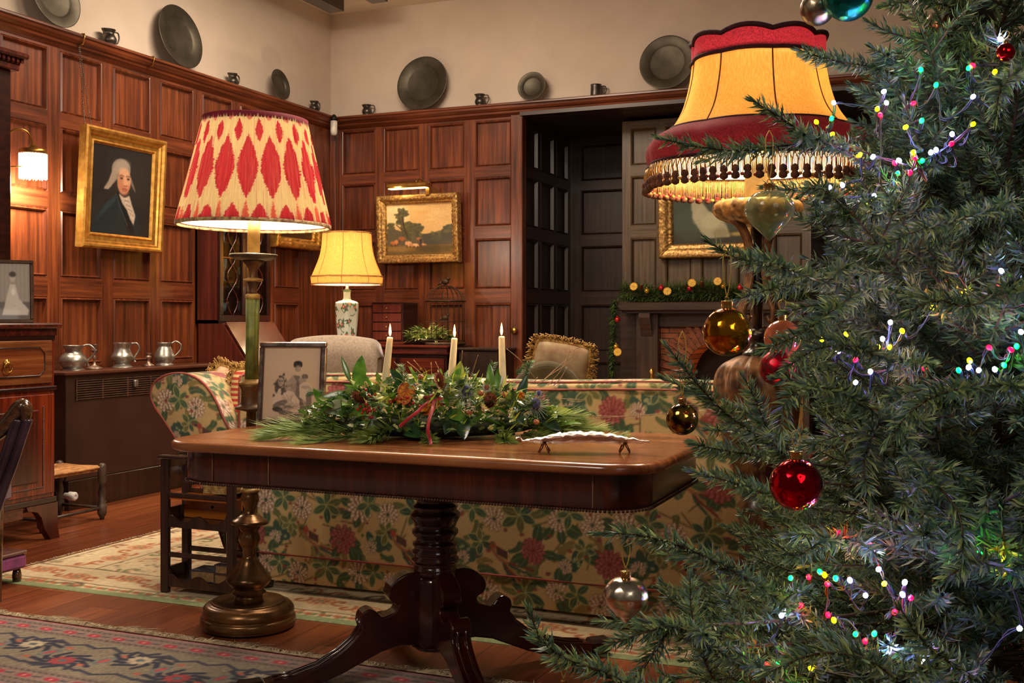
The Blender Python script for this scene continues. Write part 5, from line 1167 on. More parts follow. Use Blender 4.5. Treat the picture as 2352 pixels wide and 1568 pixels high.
M_CARV = plain('carved_gilt_wood', (150, 104, 60), .42, .25, (70, 42, 24), 26, .4)
gad = lambda a, z: 1+.07*abs(math.sin(a*9))
b = MB(); b.lathe(sp2([(.02, 1.375), (.06, 1.385), (.105, 1.402), (.122, 1.425), (.118, 1.445), (.10, 1.455), (.04, 1.452)], 3), C0, 108, gad); b.build('gadrooned_bowl', plain('cream_gilt', (218, 180, 110), .35, .3, (90, 62, 34), 34), big)
for k in range(3):
    a = TH+math.pi+.35+2*math.pi*k/3; dx, dy = math.cos(a), math.sin(a)
    for off in (-.010, 0, .010):
        ox, oy = -dy*off, dx*off
        b = MB() if off == -.010 else b
        b.tube(smooth_pts([(bx_+dx*r_+ox, by_+dy*r_+oy, z) for r_, z in ((.085, 1.40), (.05, 1.37), (.028, 1.31), (.026, 1.24), (.040, 1.17), (.055, 1.13), (.048, 1.10), (.035, 1.115))], 6), .0085, 8)
    b.build('scroll_bracket', M_CARV, big)
b = MB(); b.lathe([(.016, 1.05), (.016, 1.38)], C0, 14); b.lathe(sp2([(.03, .99), (.045, 1.005), (.028, 1.02), (.022, 1.04), (.035, 1.06), (.018, 1.08)], 3), C0, 28); b.build('upper_stem', M_DARKWOOD, big)
acan = lambda a, z: 1+.06*math.cos(12*a)+.03*math.cos(24*a+z*40)
b = MB(); b.lathe(sp2([(.05, .60), (.066, .66), (.098, .76), (.118, .86), (.120, .92), (.105, .965), (.07, .99), (.045, 1.0)], 5), C0, 144, acan); b.build('carved_urn', M_CARV, big)
b = MB(); b.lathe([(.065, .10), (.06, .14), (.054, .20), (.050, .50), (.056, .52), (.062, .56), (.05, .575), (.048, .60)], C0, 72, lambda a, z: 1+(.06*math.cos(12*a) if .18 < z < .51 else 0)); b.build('fluted_column', wood('column_walnut', (34, 22, 14), (88, 58, 34), (140, 96, 58), 'z', .35, .3), big)
b = MB(); b.lathe([(0, .0), (.165, .0), (.17, .02), (.16, .04), (.14, .05), (.13, .08), (.08, .1), (.065, .105)], C0, 48); b.build('base', M_DARKWOOD, big)
lamp_bulb(big, (0, .0, 1.70), .032, (255, 208, 144), 84)
# --- wall light at the left
wl = empty('wall_light', (-5.03, 4.5, 2.0), 'brass wall light with a white beaded glass shade on the left panelling', 'wall light')
wp = W(70, 378, 6.18); wx, wy = -4.88, wp.y
b = MB(); b.lathe([(0, 0), (.045, 0), (.04, .01), (.02, .02), (0, .022)], (-5.05, 4.50, 1.99), 20, M=Matrix.Rotation(math.radians(90), 4, 'Y')); b.build('wall_plate', M_BRASS, wl)
b = MB(); zt = 2.075; b.tube(smooth_pts([(-5.03, 4.50, 1.99), (-4.98, 4.51, 2.05), (-4.94, 4.54, 2.15), (-4.90, 4.58, 2.18), (-4.88, 4.62, 2.16), (wx, wy, zt+.03)], 6), .007, 8); b.tube([(-5.03, 4.5, 1.96), (-4.95, 4.56, 1.97), (wx, wy-.07, 1.97)], .004, 6); b.build('swan_neck_arm', M_BRASS, wl)
b = MB(); b.lathe([(.0, zt+.03), (.02, zt+.026), (.03, zt+.005), (.074, zt), (.076, zt-.028), (.07, zt-.03)], (wx, wy, 0), 28); b.build('gallery', M_BRASS, wl)
b = MB()
for i in range(64):
    a = 2*math.pi*i/64; b.tube([(wx+.073*math.cos(a), wy+.073*math.sin(a), zt-.025), (wx+.073*math.cos(a), wy+.073*math.sin(a), 1.918-.014*((i*7) % 5)/5)], .0030, 5)
b.build('bead_shade', glow('lit_glass_beads', (255, 240, 214), 5.5), wl)
l = bulb_light('wall_light_bulb', (0, 0, 0), 34, (1, .86, .66), .05); l.location = (wx+5.03+.0, wy-4.5, 1.88-2.0); l.parent = wl
# ================================================================== THE TABLE
TX0, TX1, TY0, TY1, TH_ = -2.28, -.715, 2.62, 3.43, .74
tcx, tcy = (TX0+TX1)/2-.02, (TY0+TY1)/2
tab = empty('pedestal_table', (tcx, tcy, 0), 'large polished mahogany pedestal table with rounded corners and four scrolled legs', 'table')
def rrect(x0, y0, x1, y1, r, n=10):
    P = []
    for (cx, cy, a0) in ((x1-r, y0+r, -90), (x1-r, y1-r, 0), (x0+r, y1-r, 90), (x0+r, y0+r, 180)):
        for i in range(n+1): a = math.radians(a0+90*i/n); P.append((cx+r*math.cos(a), cy+r*math.sin(a)))
    return P
def ringstack(b, levels):
    """levels: list of (outline pts, z)"""
    n = len(levels[0][0]); vs = [(x, y, z) for P, z in levels for x, y in P]
    fs = [(k*n+i, k*n+(i+1) % n, (k+1)*n+(i+1) % n, (k+1)*n+i) for k in range(len(levels)-1) for i in range(n)]
    b.add(vs, fs, True); L = (len(levels)-1)*n
    b.add([(x, y, levels[-1][1]) for x, y in levels[-1][0]], [tuple(range(n))], False); b.add([(x, y, levels[0][1]) for x, y in levels[0][0]], [tuple(range(n-1, -1, -1))], False)
def tt_mat():
    m, nt, b = base('figured_table_top', .2); v = mapped(nt, (1, 1, 1))
    n = N(nt, 'ShaderNodeTexNoise'); n.inputs['Scale'].default_value = 1; n.inputs['Detail'].default_value = 8; n.inputs['Distortion'].default_value = .4
    mp = N(nt, 'ShaderNodeMapping'); mp.inputs['Scale'].default_value = (2.2, 46, 10); nt.links.new(v, mp.inputs[0]); nt.links.new(mp.outputs[0], n.inputs['Vector'])
    n2 = N(nt, 'ShaderNodeTexNoise'); n2.inputs['Scale'].default_value = 3.4; n2.inputs['Detail'].default_value = 4; nt.links.new(v, n2.inputs['Vector'])
    mx = N(nt, 'ShaderNodeMix', data_type='RGBA'); mx.inputs[0].default_value = .45
    nt.links.new(ramp(nt, n.outputs['Fac'], [(.32, (88, 40, 22)), (.5, (138, 76, 40)), (.68, (176, 112, 64))]), mx.inputs[6]); nt.links.new(ramp(nt, n2.outputs['Fac'], [(.3, (104, 52, 28)), (.7, (178, 116, 66))]), mx.inputs[7])
    nt.links.new(mx.outputs[2], b.inputs['Base Color']); nr = ramp(nt, n2.outputs['Fac'], [(.3, (100, 100, 100)), (.7, (150, 150, 150))]); nt.links.new(nr, b.inputs['Roughness'])
    b.inputs['Coat Weight'].default_value = .35; b.inputs['Coat Roughness'].default_value = .22; return m
b = MB(); R = .15
def off(d, z): return (rrect(TX0+d, TY0+d, TX1-d, TY1-d, R-d*.6), z)
ringstack(b, [off(.012, TH_-.030), off(.003, TH_-.026), off(.0, TH_-.016), off(.003, TH_-.006), off(.010, TH_-.001), off(.016, TH_)]); b.build('table_top', tt_mat(), tab)
b = MB(); ringstack(b, [off(.045, TH_-.125), off(.042, TH_-.122), off(.042, TH_-.03)]); apr = b.build('apron', wood('apron_mahogany', (30, 9, 6), (58, 22, 13), (96, 40, 22), 'z', .2, .6, .8), tab)
b = MB(); b.smooth = True; P = rrect(TX0+.040, TY0+.040, TX1-.040, TY1-.040, R-.03, 16); acc = 0
per = []
for i in range(len(P)):
    a, c = P[i], P[(i+1) % len(P)]; d = math.dist(a, c); k = max(1, int(round(d/.0085)))
    for j in range(k): per.append((a[0]+(c[0]-a[0])*j/k, a[1]+(c[1]-a[1])*j/k))
for x, y in per: b.sphere((x, y, TH_-.127), .0042, 6, 4)
b.build('bead_moulding', plain('bead_wood', (66, 34, 24), .3, 0, (48, 22, 16), 20), apr)
b = MB()
for xx in (TX0+.20, TX1-.17, TX0+.40): b.box(xx, TY0+.0395, TH_-.118, xx+.004, TY0+.043, TH_-.034)
b.build('inlay_line', plain('inlay', (120, 84, 60), .4), apr)
b = MB(); b.box(tcx-.28, tcy-.2, TH_-.125, tcx+.28, tcy+.2, TH_-.10); b.build('block', M_MAHOG, tab)
M_PED = plain('pedestal_mahogany', (56, 16, 10), .16, 0, (34, 10, 8), 9, coat=.5)
cs = [(.066, .318), (.068, .325), (.068, .345), (.060, .352), (.072, .36), (.074, .368), (.066, .376), (.070, .384), (.072, .392), (.062, .400), (.070, .41), (.070, .418), (.058, .424), (.064, .436), (.072, .446), (.072, .455), (.062, .463), (.068, .478), (.078, .497), (.078, .508), (.066, .518), (.070, .526), (.07, .532), (.06, .538), (.058, .55), (.070, .558), (.070, .566), (.056, .574), (.064, .582), (.064, .592), (.056, .598), (.057, .618)]
b = MB(); b.lathe(cs, (tcx, tcy, 0), 48); b.build('turned_column', M_PED, tab)
b = MB(); b.lathe([(.075, .10), (.078, .12), (.074, .30), (.066, .32)], (tcx, tcy, 0), 8); b.lathe([(.0, .085), (.06, .09), (.076, .105), (0, .11)], (tcx, tcy, 0), 16); b.build('pedestal_block', M_PED, tab)
# scrolled sabre legs: outline in (distance, z), given thickness
LEG = [(.05, .33), (.085, .335), (.118, .325), (.150, .300), (.158, .272), (.148, .252), (.128, .240), (.135, .222), (.158, .212), (.178, .208), (.195, .226), (.215, .236), (.238, .226), (.246, .204), (.240, .180), (.262, .150), (.31, .112), (.37, .082), (.44, .064), (.50, .056), (.53, .050),
       (.53, .022), (.48, .018), (.42, .022), (.36, .032), (.30, .052), (.24, .078), (.18, .104), (.12, .116), (.05, .11)]
for ang in (45, 135, 225, 315):
    a = math.radians(ang); M = Matrix.Translation((tcx, tcy, 0)) @ Matrix.Rotation(a, 4, 'Z')
    t = MB(); pts = [(q[0], q[1]) for q in smooth_pts([(p[0], p[1], 0) for p in LEG[:-9]], 3)]+LEG[-9:]
    t.prism(pts, 'y', -.031, .031); b = MB(); b.merge(t, M); lg = b.build('leg', M_PED, tab)
    md = lg.modifiers.new('bevel', 'BEVEL'); md.width = .005; md.segments = 3; md.limit_method = 'ANGLE'
    t = MB()
    for s in (-.013, .013): t.tube([(d, s, z+.0005) for d, z in LEG[13:20]], .005, 6)
    b = MB(); b.merge(t, M); b.build('reeding', M_PED, lg)
    t = MB(); t.box(.525, -.030, .014, .605, .030, .058, .010); b = MB(); b.merge(t, M); b.build('brass_cap', plain('dark_brass_cap', (70, 50, 38), .35, .7, (44, 32, 28), 20), lg)
    t = MB(); t.lathe([(.0, -.014), (.011, -.014), (.012, -.009), (.012, .009), (.011, .014), (0, .014)], (.570, 0, .0125), 14, M=Matrix.Rotation(math.pi/2, 4, 'X')); b = MB(); b.merge(t, M); b.build('castor', M_BRASS, lg)

# ================================================================== FAMILY PHOTOGRAPH
def paint_family():
    c = Canvas(150, 176, (206, 182, 156)); r = np.random.default_rng(1)
    def g(v): return (v, v*.91, v*.82)
    c.ell(75, 30, 80, 40, 0, (216, 192, 168), .5, 30)
    def head(x, y, s, hair, hs=1.25, female=False, baby=False):
        if female:
            for k in range(60): c.ell(x+r.normal(0, s*.62), y+s*.5+r.normal(0, s*.75), s*.25, s*.35, r.uniform(0, 3), g(60+r.uniform(0, 60)), .9)
        else: c.ell(x, y-s*.45, s*.92, s*.72, 0, g(hair))
        c.ell(x, y, s*.70, s*.95, 0, g(178)); c.ell(x+s*.2, y-s*.1, s*.4, s*.6, 0, g(200), .6, 2); c.ell(x-s*.35, y+s*.1, s*.25, s*.6, 0, g(140), .5, 2)
        for ex in (-.26, .28): c.ell(x+ex*s, y-s*.12, s*.13, s*.07, 0, g(50)); c.stroke([(x+ex*s-s*.16, y-s*.3), (x+ex*s+s*.16, y-s*.31)], max(.6, s*.09), g(90))
        c.stroke([(x, y-s*.05), (x+s*.05, y+s*.2)], .8, g(130)); c.ell(x, y+s*.45, s*.3, s*.13, 0, g(90)); c.ell(x, y+s*.43, s*.24, s*.07, 0, g(236))
        if not female and not baby: c.ell(x, y-s*.78, s*.85, s*.42, 0, g(hair)); c.ell(x-s*.65, y-s*.35, s*.2, s*.4, 0, g(hair)); c.ell(x+s*.66, y-s*.35, s*.18, s*.35, 0, g(hair))
    # man's shirt, arms and trousers
    c.poly([(64, 82), (78, 66), (92, 68), (108, 84), (126, 100), (128, 130), (120, 148), (96, 140), (80, 130), (64, 112)], g(166)); c.poly([(88, 70), (98, 100), (104, 130), (120, 166), (100, 168), (84, 130)], g(96), .8); c.poly([(78, 68), (88, 84), (96, 70)], g(120))
    for i in range(14): c.stroke([(66+r.uniform(0, 50), 78+r.uniform(0, 20)), (66+r.uniform(0, 50), 92+r.uniform(0, 40))], 1, g(130), .5)
    head(89, 48, 12.5, 44)
    # toddler on the right
    c.poly([(94, 92), (104, 84), (116, 84), (126, 92), (124, 118), (112, 130), (96, 120)], g(208)); c.ell(110, 96, 12, 4, 0, g(150), .6); c.poly([(112, 116), (126, 112), (128, 140), (116, 164), (108, 162), (114, 136)], g(120)); c.ell(124, 106, 5, 10, -.3, g(176)); c.ell(113, 163, 5, 3, 0, g(60))
    head(108, 76, 9, 120); c.ell(108, 69, 8, 4.5, 0, g(110), .8)
    # woman's blouse
    c.poly([(30, 106), (44, 98), (56, 106), (66, 126), (60, 150), (34, 152), (26, 136)], g(212)); head(46, 84, 11.5, 70, female=True); c.ell(57, 92, 4, 16, .1, g(80), .8, 2); c.ell(35, 96, 5, 15, 0, g(74), .8, 2)
    # child in front
    c.poly([(52, 114), (64, 104), (80, 108), (96, 128), (98, 150), (86, 166), (54, 160), (46, 140)], g(214)); head(64, 96, 10, 150); c.ell(64, 87, 9, 5, 0, g(176), .9)
    for i in range(18): c.stroke([(50+r.uniform(0, 44), 112+r.uniform(0, 10)), (50+r.uniform(0, 44), 132+r.uniform(0, 24))], 1, g(176), .5)
    # folded arms, hats and dark shapes low down
    c.ell(46, 136, 20, 7, -.35, g(120)); c.ell(60, 144, 16, 6, -.1, g(170)); c.ell(40, 150, 14, 6, .1, g(62)); c.ell(62, 158, 20, 6, .1, g(110)); c.ell(88, 164, 18, 7, 0, g(92), .9, 3); c.ell(112, 166, 22, 4, 0, g(150), .6, 4); c.ell(60, 170, 40, 4, 0, g(150), .5, 3)
    for i in range(26): c.stroke([(r.uniform(34, 120), r.uniform(130, 160)), (r.uniform(34, 120), r.uniform(134, 164))], .9, g(r.choice([70, 190])), .25)
    c.blur(1); c.noise(.05, r); return c
fp = onH(667, 976, .742); M_SILV = plain('hammered_silver', (176, 158, 146), .3, .9, (104, 84, 78), 30, .3)
pf = photo_frame('photo_frame', (fp.x, fp.y, .7415), .245, .288, math.radians(12), .10, paint_family(), M_SILV, 'silver framed black and white photograph of a family of four standing on the table', fw=.017, ppm=560)
t = MB(); t.box(-.106, -.0085, .0165, .106, -.0065, .272); 
b = MB(); 
for (x0, z0, x1, z1) in ((-.1065, .0165, .1065, .0195), (-.1065, .2695, .1065, .2725), (-.1065, .0165, -.1035, .2725), (.1035, .0165, .1065, .2725)): b.box(x0, -.0105, z0, x1, -.006, z1)
t = MB(); t.merge(b, Matrix.Rotation(-.10, 4, 'X')); t.build('slip', plain('slip_dark', (90, 70, 60), .4, .5), pf, local=True)

# ================================================================== CENTREPIECE
ctr = W(985, 1003, 3.40); CZ = TH_+.0005; gx, gy = ctr.x, ctr.y
cp = empty('floral_centrepiece', (gx, gy, CZ), 'long festive table arrangement of greenery, pine, cones, thistles, orange slices and red ribbon', 'centrepiece')
RT = Vector((CS, SN, 0)); FW = Vector((-SN, CS, 0)); UP = Vector((0, 0, 1))
def G(px, py, dz=0.0): return W(px, py, 3.40+dz)
def leafm(b, p, d, up, L, Wd, curl=.15, fold=.25, n=6, shape=0.6, spiky=0):
    p = Vector(p); d = Vector(d).normalized(); up = Vector(up); s = d.cross(up)
    if s.length < 1e-4: s = d.orthogonal()
    s.normalize(); u = s.cross(d); vs = []; q = Vector(p)
    for i in range(n+1):
        t = i/n; w_ = Wd*.5*(math.sin(math.pi*min(1, t**shape))**.75 if t < 1 else 0)*(1 if not spiky else (1.25 if i % 2 else .72)); w_ = max(w_, .0006)
        c = p+d*(L*t)-u*(curl*L*t*t); vs += [c+s*w_+u*(fold*w_), c, c-s*w_+u*(fold*w_)]
    fs = []
    for i in range(n): a = i*3; fs += [(a, a+1, a+4, a+3), (a+1, a+2, a+5, a+4)]
    b.add(vs, fs, True)
def leafmat(name, c, c2, rough=.35, transl=.25, coat=0):
    if name in MC: return MC[name]
    m, nt, b = base(name, rough); n = N(nt, 'ShaderNodeTexNoise'); n.inputs['Scale'].default_value = 26; n.inputs['Detail'].default_value = 3; nt.links.new(mapped(nt, (1, 1, 1)), n.inputs['Vector'])
    col = ramp(nt, n.outputs['Fac'], [(.35, c2), (.62, c)]); nt.links.new(col, b.inputs['Base Color']); b.inputs['Coat Weight'].default_value = coat
    t = N(nt, 'ShaderNodeBsdfTranslucent'); nt.links.new(col, t.inputs['Color']); mx = N(nt, 'ShaderNodeMixShader'); mx.inputs[0].default_value = transl
    nt.links.new(b.outputs[0], mx.inputs[1]); nt.links.new(t.outputs[0], mx.inputs[2]); nt.links.new(mx.outputs[0], nt.nodes['Material Output'].inputs[0]); MC[name] = m; return m
L_GLOSS = leafmat('laurel_leaf', (98, 142, 48), (56, 98, 34), .25, .3, .3); L_DARK = leafmat('dark_magnolia_leaf', (50, 88, 48), (28, 58, 34), .22, .1, .4); L_PALE = leafmat('pale_leaf_underside', (186, 190, 150), (150, 158, 116), .6, .3)
L_IVY = leafmat('ivy_leaf', (112, 138, 60), (60, 90, 40), .3, .25, .2); L_VAR = leafmat('variegated_holly', (232, 232, 160), (176, 188, 112), .3, .2, .2); L_PINE = leafmat('pine_needles', (176, 196, 112), (116, 146, 70), .5, .3)
L_FIR = leafmat('fir_sprig', (116, 144, 98), (70, 102, 70), .5, .2); L_LIME = leafmat('lime_conifer', (186, 192, 72), (130, 152, 52), .5, .4); L_EUC = leafmat('eucalyptus', (166, 182, 146), (128, 148, 116), .6, .3)
rg = random.Random(21)
def mound(px): t = (px-985)/330; return max(0, 1-t*t)
# mossy base that holds everything
b = MB(); b.sphere((gx, gy, CZ+.035), 1, 28, 12, (.34, .12, .035), M=Matrix.Rotation(TH, 4, 'Z') @ Matrix.Identity(4)); 
vs = [(x, y, max(z, CZ)) for x, y, z in b.v]; b.v = vs; b.build('moss_base', plain('moss', (40, 52, 24), .95, 0, (24, 32, 16), 60, .5), cp)
def scatter(nm, mat, n, L, Wd, rng_px, ylo, yhi, upb=.5, spiky=0, seed=1, curl=.2, depth=.16, spread=1.0, dirf=None):
    r = random.Random(seed); b = MB()
    for i in range(n):
        px = r.uniform(*rng_px); m = mound(px); top = 1005-(1005-yhi)*m**.7; py = r.uniform(min(ylo, top+5), top) if False else top+(ylo-top)*r.random()**1.2
        dz = r.uniform(-depth, depth*.9)*math.sqrt(max(.1, m)); p = W(px, py, 3.38+dz)
        if p.z < CZ+.012: p.z = CZ+.012
        out = RT*((px-985)/330+r.gauss(0, .6))+FW*(dz*4+r.gauss(0, .5))+UP*(upb+r.gauss(0, .35)); 
        if dirf: out = dirf(r, px, out)
        l = L*r.uniform(.7, 1.25)
        if p.z+out.normalized().z*l < CZ+.004: out.z = abs(out.z)*.1
        leafm(b, p, out, UP+Vector((r.gauss(0, .5), r.gauss(0, .5), 0)), l, Wd*r.uniform(.8, 1.2), curl*r.uniform(0, 1.5), .3, 5, .7, spiky)
    for k in range(len(b.v)):
        if b.v[k][2] < CZ: b.v[k] = (b.v[k][0], b.v[k][1], CZ)
    o = b.build(nm, mat, cp); o['kind'] = 'stuff'; return o
scatter('ivy_leaves', L_IVY, 560, .034, .022, (700, 1290), 1000, 868, .5, 1, 2)
scatter('dark_holly_leaves', leafmat('holly_leaf', (66, 98, 50), (32, 56, 30), .22, .1, .4), 420, .034, .018, (720, 1280), 1005, 880, .4, 1, 3)
scatter('variegated_leaves', L_VAR, 110, .026, .014, (800, 1240), 990, 890, .4, 1, 4)
scatter('laurel_leaves', L_GLOSS, 90, .062, .022, (740, 1320), 995, 872, .5, 0, 5)
scatter('lime_sprigs', L_LIME, 330, .042, .005, (830, 1340), 990, 862, .8, 0, 6, depth=.18)
# fir and pine sprays
def spray(nm, mat, p, d, L, nl, n, wdt=.0016, droop=.3, spread=.9, seed=0, b=None):
    own = b is None; b = b or MB(); r = random.Random(seed); p = Vector(p); d = Vector(d).normalized(); pts = []
    for i in range(9): t = i/8; q = p+d*L*t-UP*droop*L*t*t; q.z = max(q.z, CZ+.004); pts.append(q)
    b.tube([tuple(q) for q in pts], .0016, 4)
    for i in range(n):
        t = r.random(); k = min(7, int(t*8)); q = pts[k].lerp(pts[k+1], t*8-k); T = (pts[k+1]-pts[k]).normalized(); o_ = Vector((r.gauss(0, 1), r.gauss(0, 1), r.gauss(0, 1))); o_ = (o_-T*o_.dot(T)).normalized()
        dd = (T*(1-.5*spread)+o_*spread*.75).normalized(); e = q+dd*nl*r.uniform(.7, 1.1); 
        if e.z < CZ+.002: e.z = CZ+.002+r.random()*.004
        s = dd.cross(o_+UP*.3).normalized()*wdt*.5; m_ = q.lerp(e, .55)+o_*nl*.03; b.add([q+s, q-s, m_-s, m_+s, e], [(0, 1, 2, 3), (3, 2, 4)], True)
    if own: return b.build(nm, mat, cp)
for i, (px, py, dx, dy, df, L, nl, n) in enumerate(((800, 985, -1, -.05, -.15, .24, .085, 420), (780, 975, -1, .02, -.02, .22, .08, 380), (840, 998, -.75, -.05, -.5, .20, .085, 380), (900, 990, -.45, -.1, -.9, .12, .085, 420), (985, 1003, .1, -.1, -1, .08, .07, 230), (1150, 1000, .15, -.12, -.9, .09, .075, 380), (1200, 1000, .6, -.05, -.6, .11, .075, 240), (1270, 985, .85, .1, .1, .14, .07, 300), (1240, 960, .9, .2, .1, .12, .07, 240), (1380, 1022, 1, 0, .2, .06, .06, 120))):
    spray('pine_spray', L_PINE, G(px, py, -.08), RT*dx+FW*df+UP*(dy*.3+.05), L, nl, int(n*.7), .0026, .12, .55, i)
b = MB()
for i in range(44):
    px = rg.uniform(780, 1270); m = mound(px); p = W(px, 1000-(1000-888)*m**.8+rg.uniform(0, 45), 3.4+rg.uniform(-.12, .15)); spray('', None, p, RT*((px-985)/330*1.1+rg.gauss(0, .4))+FW*rg.gauss(0, .6)+UP*rg.uniform(.3, 1), rg.uniform(.05, .085), .016, 90, .0018, .2, 1.0, i, b)
b.build('fir_sprigs', L_FIR, cp)
b = MB()
for (px, py, ux, uz, L) in ((925, 872, -.1, 1, .05), (1060, 890, .2, 1, .07), (1205, 865, .35, 1, .06), (1185, 860, .6, .8, .055), (1290, 935, 1, .1, .08), (1300, 940, 1, .0, .09), (1120, 870, .3, 1, .06), (745, 900, -1, .1, .05)):
    spray('', None, G(px, py, 0), RT*ux+UP*uz, L, .022, 150, .002, .15, 1.0, int(px), b)
b.build('fir_tips', L_FIR, cp)
# big single leaves, each where it stands in the arrangement: base px, direction, length, width, material
for (px, py, dx, dy, df, L, Wd, mt, nm) in ((822, 890, .12, 1, -.1, .100, .044, L_GLOSS, 'large_leaf'), (806, 878, -.42, 1, .2, .090, .018, L_GLOSS, 'large_leaf'), (826, 880, -.1, 1, .4, .085, .03, L_LIME, 'large_leaf'),
        (812, 905, -1, -.12, -.1, .118, .036, L_GLOSS, 'large_leaf'), (800, 920, -1, -.28, -.3, .10, .03, L_PALE, 'large_leaf'), (790, 930, -.7, -.25, -.4, .06, .05, L_EUC, 'large_leaf'), (850, 945, -1, .05, -.4, .075, .032, L_GLOSS, 'large_leaf'),
        (1052, 880, .1, 1, .1, .070, .032, L_LIME, 'large_leaf'), (1128, 900, -.05, 1, .1, .090, .026, L_GLOSS, 'large_leaf'), (1142, 895, .1, 1, .2, .080, .024, L_GLOSS, 'large_leaf'), (1190, 920, .35, 1, 0, .085, .030, L_DARK, 'large_leaf'),
        (1045, 940, -.4, -1, -.7, .085, .048, L_DARK, 'large_leaf'), (1060, 950, .15, -1, -.7, .085, .052, L_DARK, 'large_leaf'), (1030, 945, .9, -.3, -.7, .07, .04, L_GLOSS, 'large_leaf'), (990, 985, -1, -.1, -.6, .09, .05, L_DARK, 'large_leaf'),
        (1230, 985, 1, .1, -.2, .115, .045, L_GLOSS, 'large_leaf'), (1255, 965, 1, .35, 0, .09, .06, L_LIME, 'large_leaf'), (1290, 990, 1, -.12, .1, .095, .026, L_GLOSS, 'large_leaf'), (1240, 955, .8, -.5, -.3, .08, .036, L_DARK, 'large_leaf'),
        (925, 880, -.5, .6, -.2, .06, .026, L_DARK, 'large_leaf'), (905, 905, .3, 1, -.3, .05, .022, L_DARK, 'large_leaf'), (1180, 935, .5, -.8, -.4, .06, .03, L_DARK, 'large_leaf'), (900, 935, -.3, .8, -.4, .05, .018, L_LIME, 'large_leaf'), (893, 925, -.2, 1, -.4, .05, .016, L_LIME, 'large_leaf')):
    p = G(px, py, -.10 if df < -.2 else -.03); p.z = max(p.z, CZ+.02); b = MB(); d = RT*dx+UP*dy+FW*df; leafm(b, p, d, -FW*1.0+UP*(.5 if abs(dy) < .5 else .1), L, Wd, .12, .22, 9, .8)
    b.v = [(x, y, max(z, CZ+.001)) for x, y, z in b.v]; b.build(nm, mt, cp)
# pine cones
M_CONE = plain('pine_cone', (168, 104, 66), .6, 0, (112, 62, 38), 70, .3)
def cone(c, s, axis, parent, mat=M_CONE):
    b = MB(); M = Vector(axis).normalized().to_track_quat('Z', 'Y').to_matrix().to_4x4()
    for k in range(9):
        t = k/8; rr_ = s*(.42+.58*math.sin(math.pi*(.18+.72*t)))*.62; z = s*(t-.45)*1.5; n_ = 9 if 0 < k < 7 else 6
        for i in range(n_):
            a = 2*math.pi*(i+.5*(k % 2))/n_; d = Vector((math.cos(a), math.sin(a), .45+.5*t)); tt = MB(); leafm(tt, Vector((math.cos(a)*rr_*.25, math.sin(a)*rr_*.25, z)), d, (0, 0, 1), rr_*.95, rr_*.75, -.25, .25, 3, .45); b.merge(tt, Matrix.Translation(c) @ M)
    t2 = MB(); t2.sphere((0, 0, 0), s*.24, 10, 8, (1, 1, 1.7)); b.merge(t2, Matrix.Translation(c) @ M)
    return b.build('pine_cone', mat, parent)
for (px, py, s, ax) in ((1012, 880, .034, (0, -.5, .8)), (1126, 922, .038, (.3, -.8, .5)), (830, 915, .033, (-.3, -.8, .4)), (868, 892, .014, (0, -.4, 1))): cone(G(px, py, -.13), s, ax, cp)
# thistles
M_THB = plain('thistle_blue', (82, 84, 122), .7, 0, (48, 52, 88), 120, .4); M_THS = leafmat('thistle_spines', (178, 184, 178), (120, 132, 140), .5, .3)
for (px, py, s, sp_) in ((945, 889, .016, .2), (1070, 896, .016, 1), (1231, 927, .016, 1), (1238, 902, .007, .3), (1118, 888, .009, .3)):
    c = G(px, py, -.13); b = MB(); b.sphere(c, s, 14, 10, (.85, .85, 1.15)); th = b.build('thistle', M_THB if px != 1118 else M_CONE, cp)
    b = MB(); rr = random.Random(px)
    for i in range(26):
        a = 2*math.pi*i/26; d = RT*math.cos(a)+UP*math.sin(a)-FW*rr.uniform(-.1, .5); leafm(b, c-UP*s*.3, d, -FW, s*(1+1.6*sp_)*rr.uniform(.8, 1.3), .003, .1, .2, 3)
    b.build('spines', M_THS, th)
# orange slices, berries, nuts, ribbon, twigs
def slice_mat():
    m, nt, b = base('dried_orange', .45); tc = N(nt, 'ShaderNodeTexCoord'); n = N(nt, 'ShaderNodeTexNoise'); n.inputs['Scale'].default_value = 90; nt.links.new(tc.outputs['Object'], n.inputs['Vector'])
    col = ramp(nt, n.outputs['Fac'], [(.35, (178, 84, 16)), (.62, (240, 156, 30))]); nt.links.new(col, b.inputs['Base Color']); t = N(nt, 'ShaderNodeBsdfTranslucent'); nt.links.new(col, t.inputs[0]); mx = N(nt, 'ShaderNodeMixShader'); mx.inputs[0].default_value = .35
    nt.links.new(b.outputs[0], mx.inputs[1]); nt.links.new(t.outputs[0], mx.inputs[2]); nt.links.new(mx.outputs[0], nt.nodes['Material Output'].inputs[0]); return m
M_OR = slice_mat(); M_RIND = plain('orange_rind', (206, 108, 24), .5)
def orange(c, r, nrm, parent, rim=True, mt=None, mr=None):
    M = Matrix.Translation(c) @ Vector(nrm).to_track_quat('Z', 'Y').to_matrix().to_4x4(); b = MB()
    for i in range(9):
        a0, a1 = 2*math.pi*(i+.07)/9, 2*math.pi*(i+.93)/9; pts = [(r*.1*math.cos((a0+a1)/2), r*.1*math.sin((a0+a1)/2))]+[(r*.84*math.cos(a), r*.84*math.sin(a)) for a in np.linspace(a0, a1, 6)]
        t = MB(); t.prism(pts, 'z', -.0018, .0022); b.merge(t, M)
    o = b.build('orange_slice', mt or M_OR, parent); b = MB(); t = MB(); t.tube([(r*.93*math.cos(a), r*.93*math.sin(a), 0) for a in np.linspace(0, 2*math.pi, 25)[:-1]], r*.1, 6, closed=True); t.lathe([(0, -.001), (r*.9, -.001), (r*.9, .001), (0, .001)], (0, 0, 0), 20); b.merge(t, M); b.build('rind', mr or M_RIND, o)
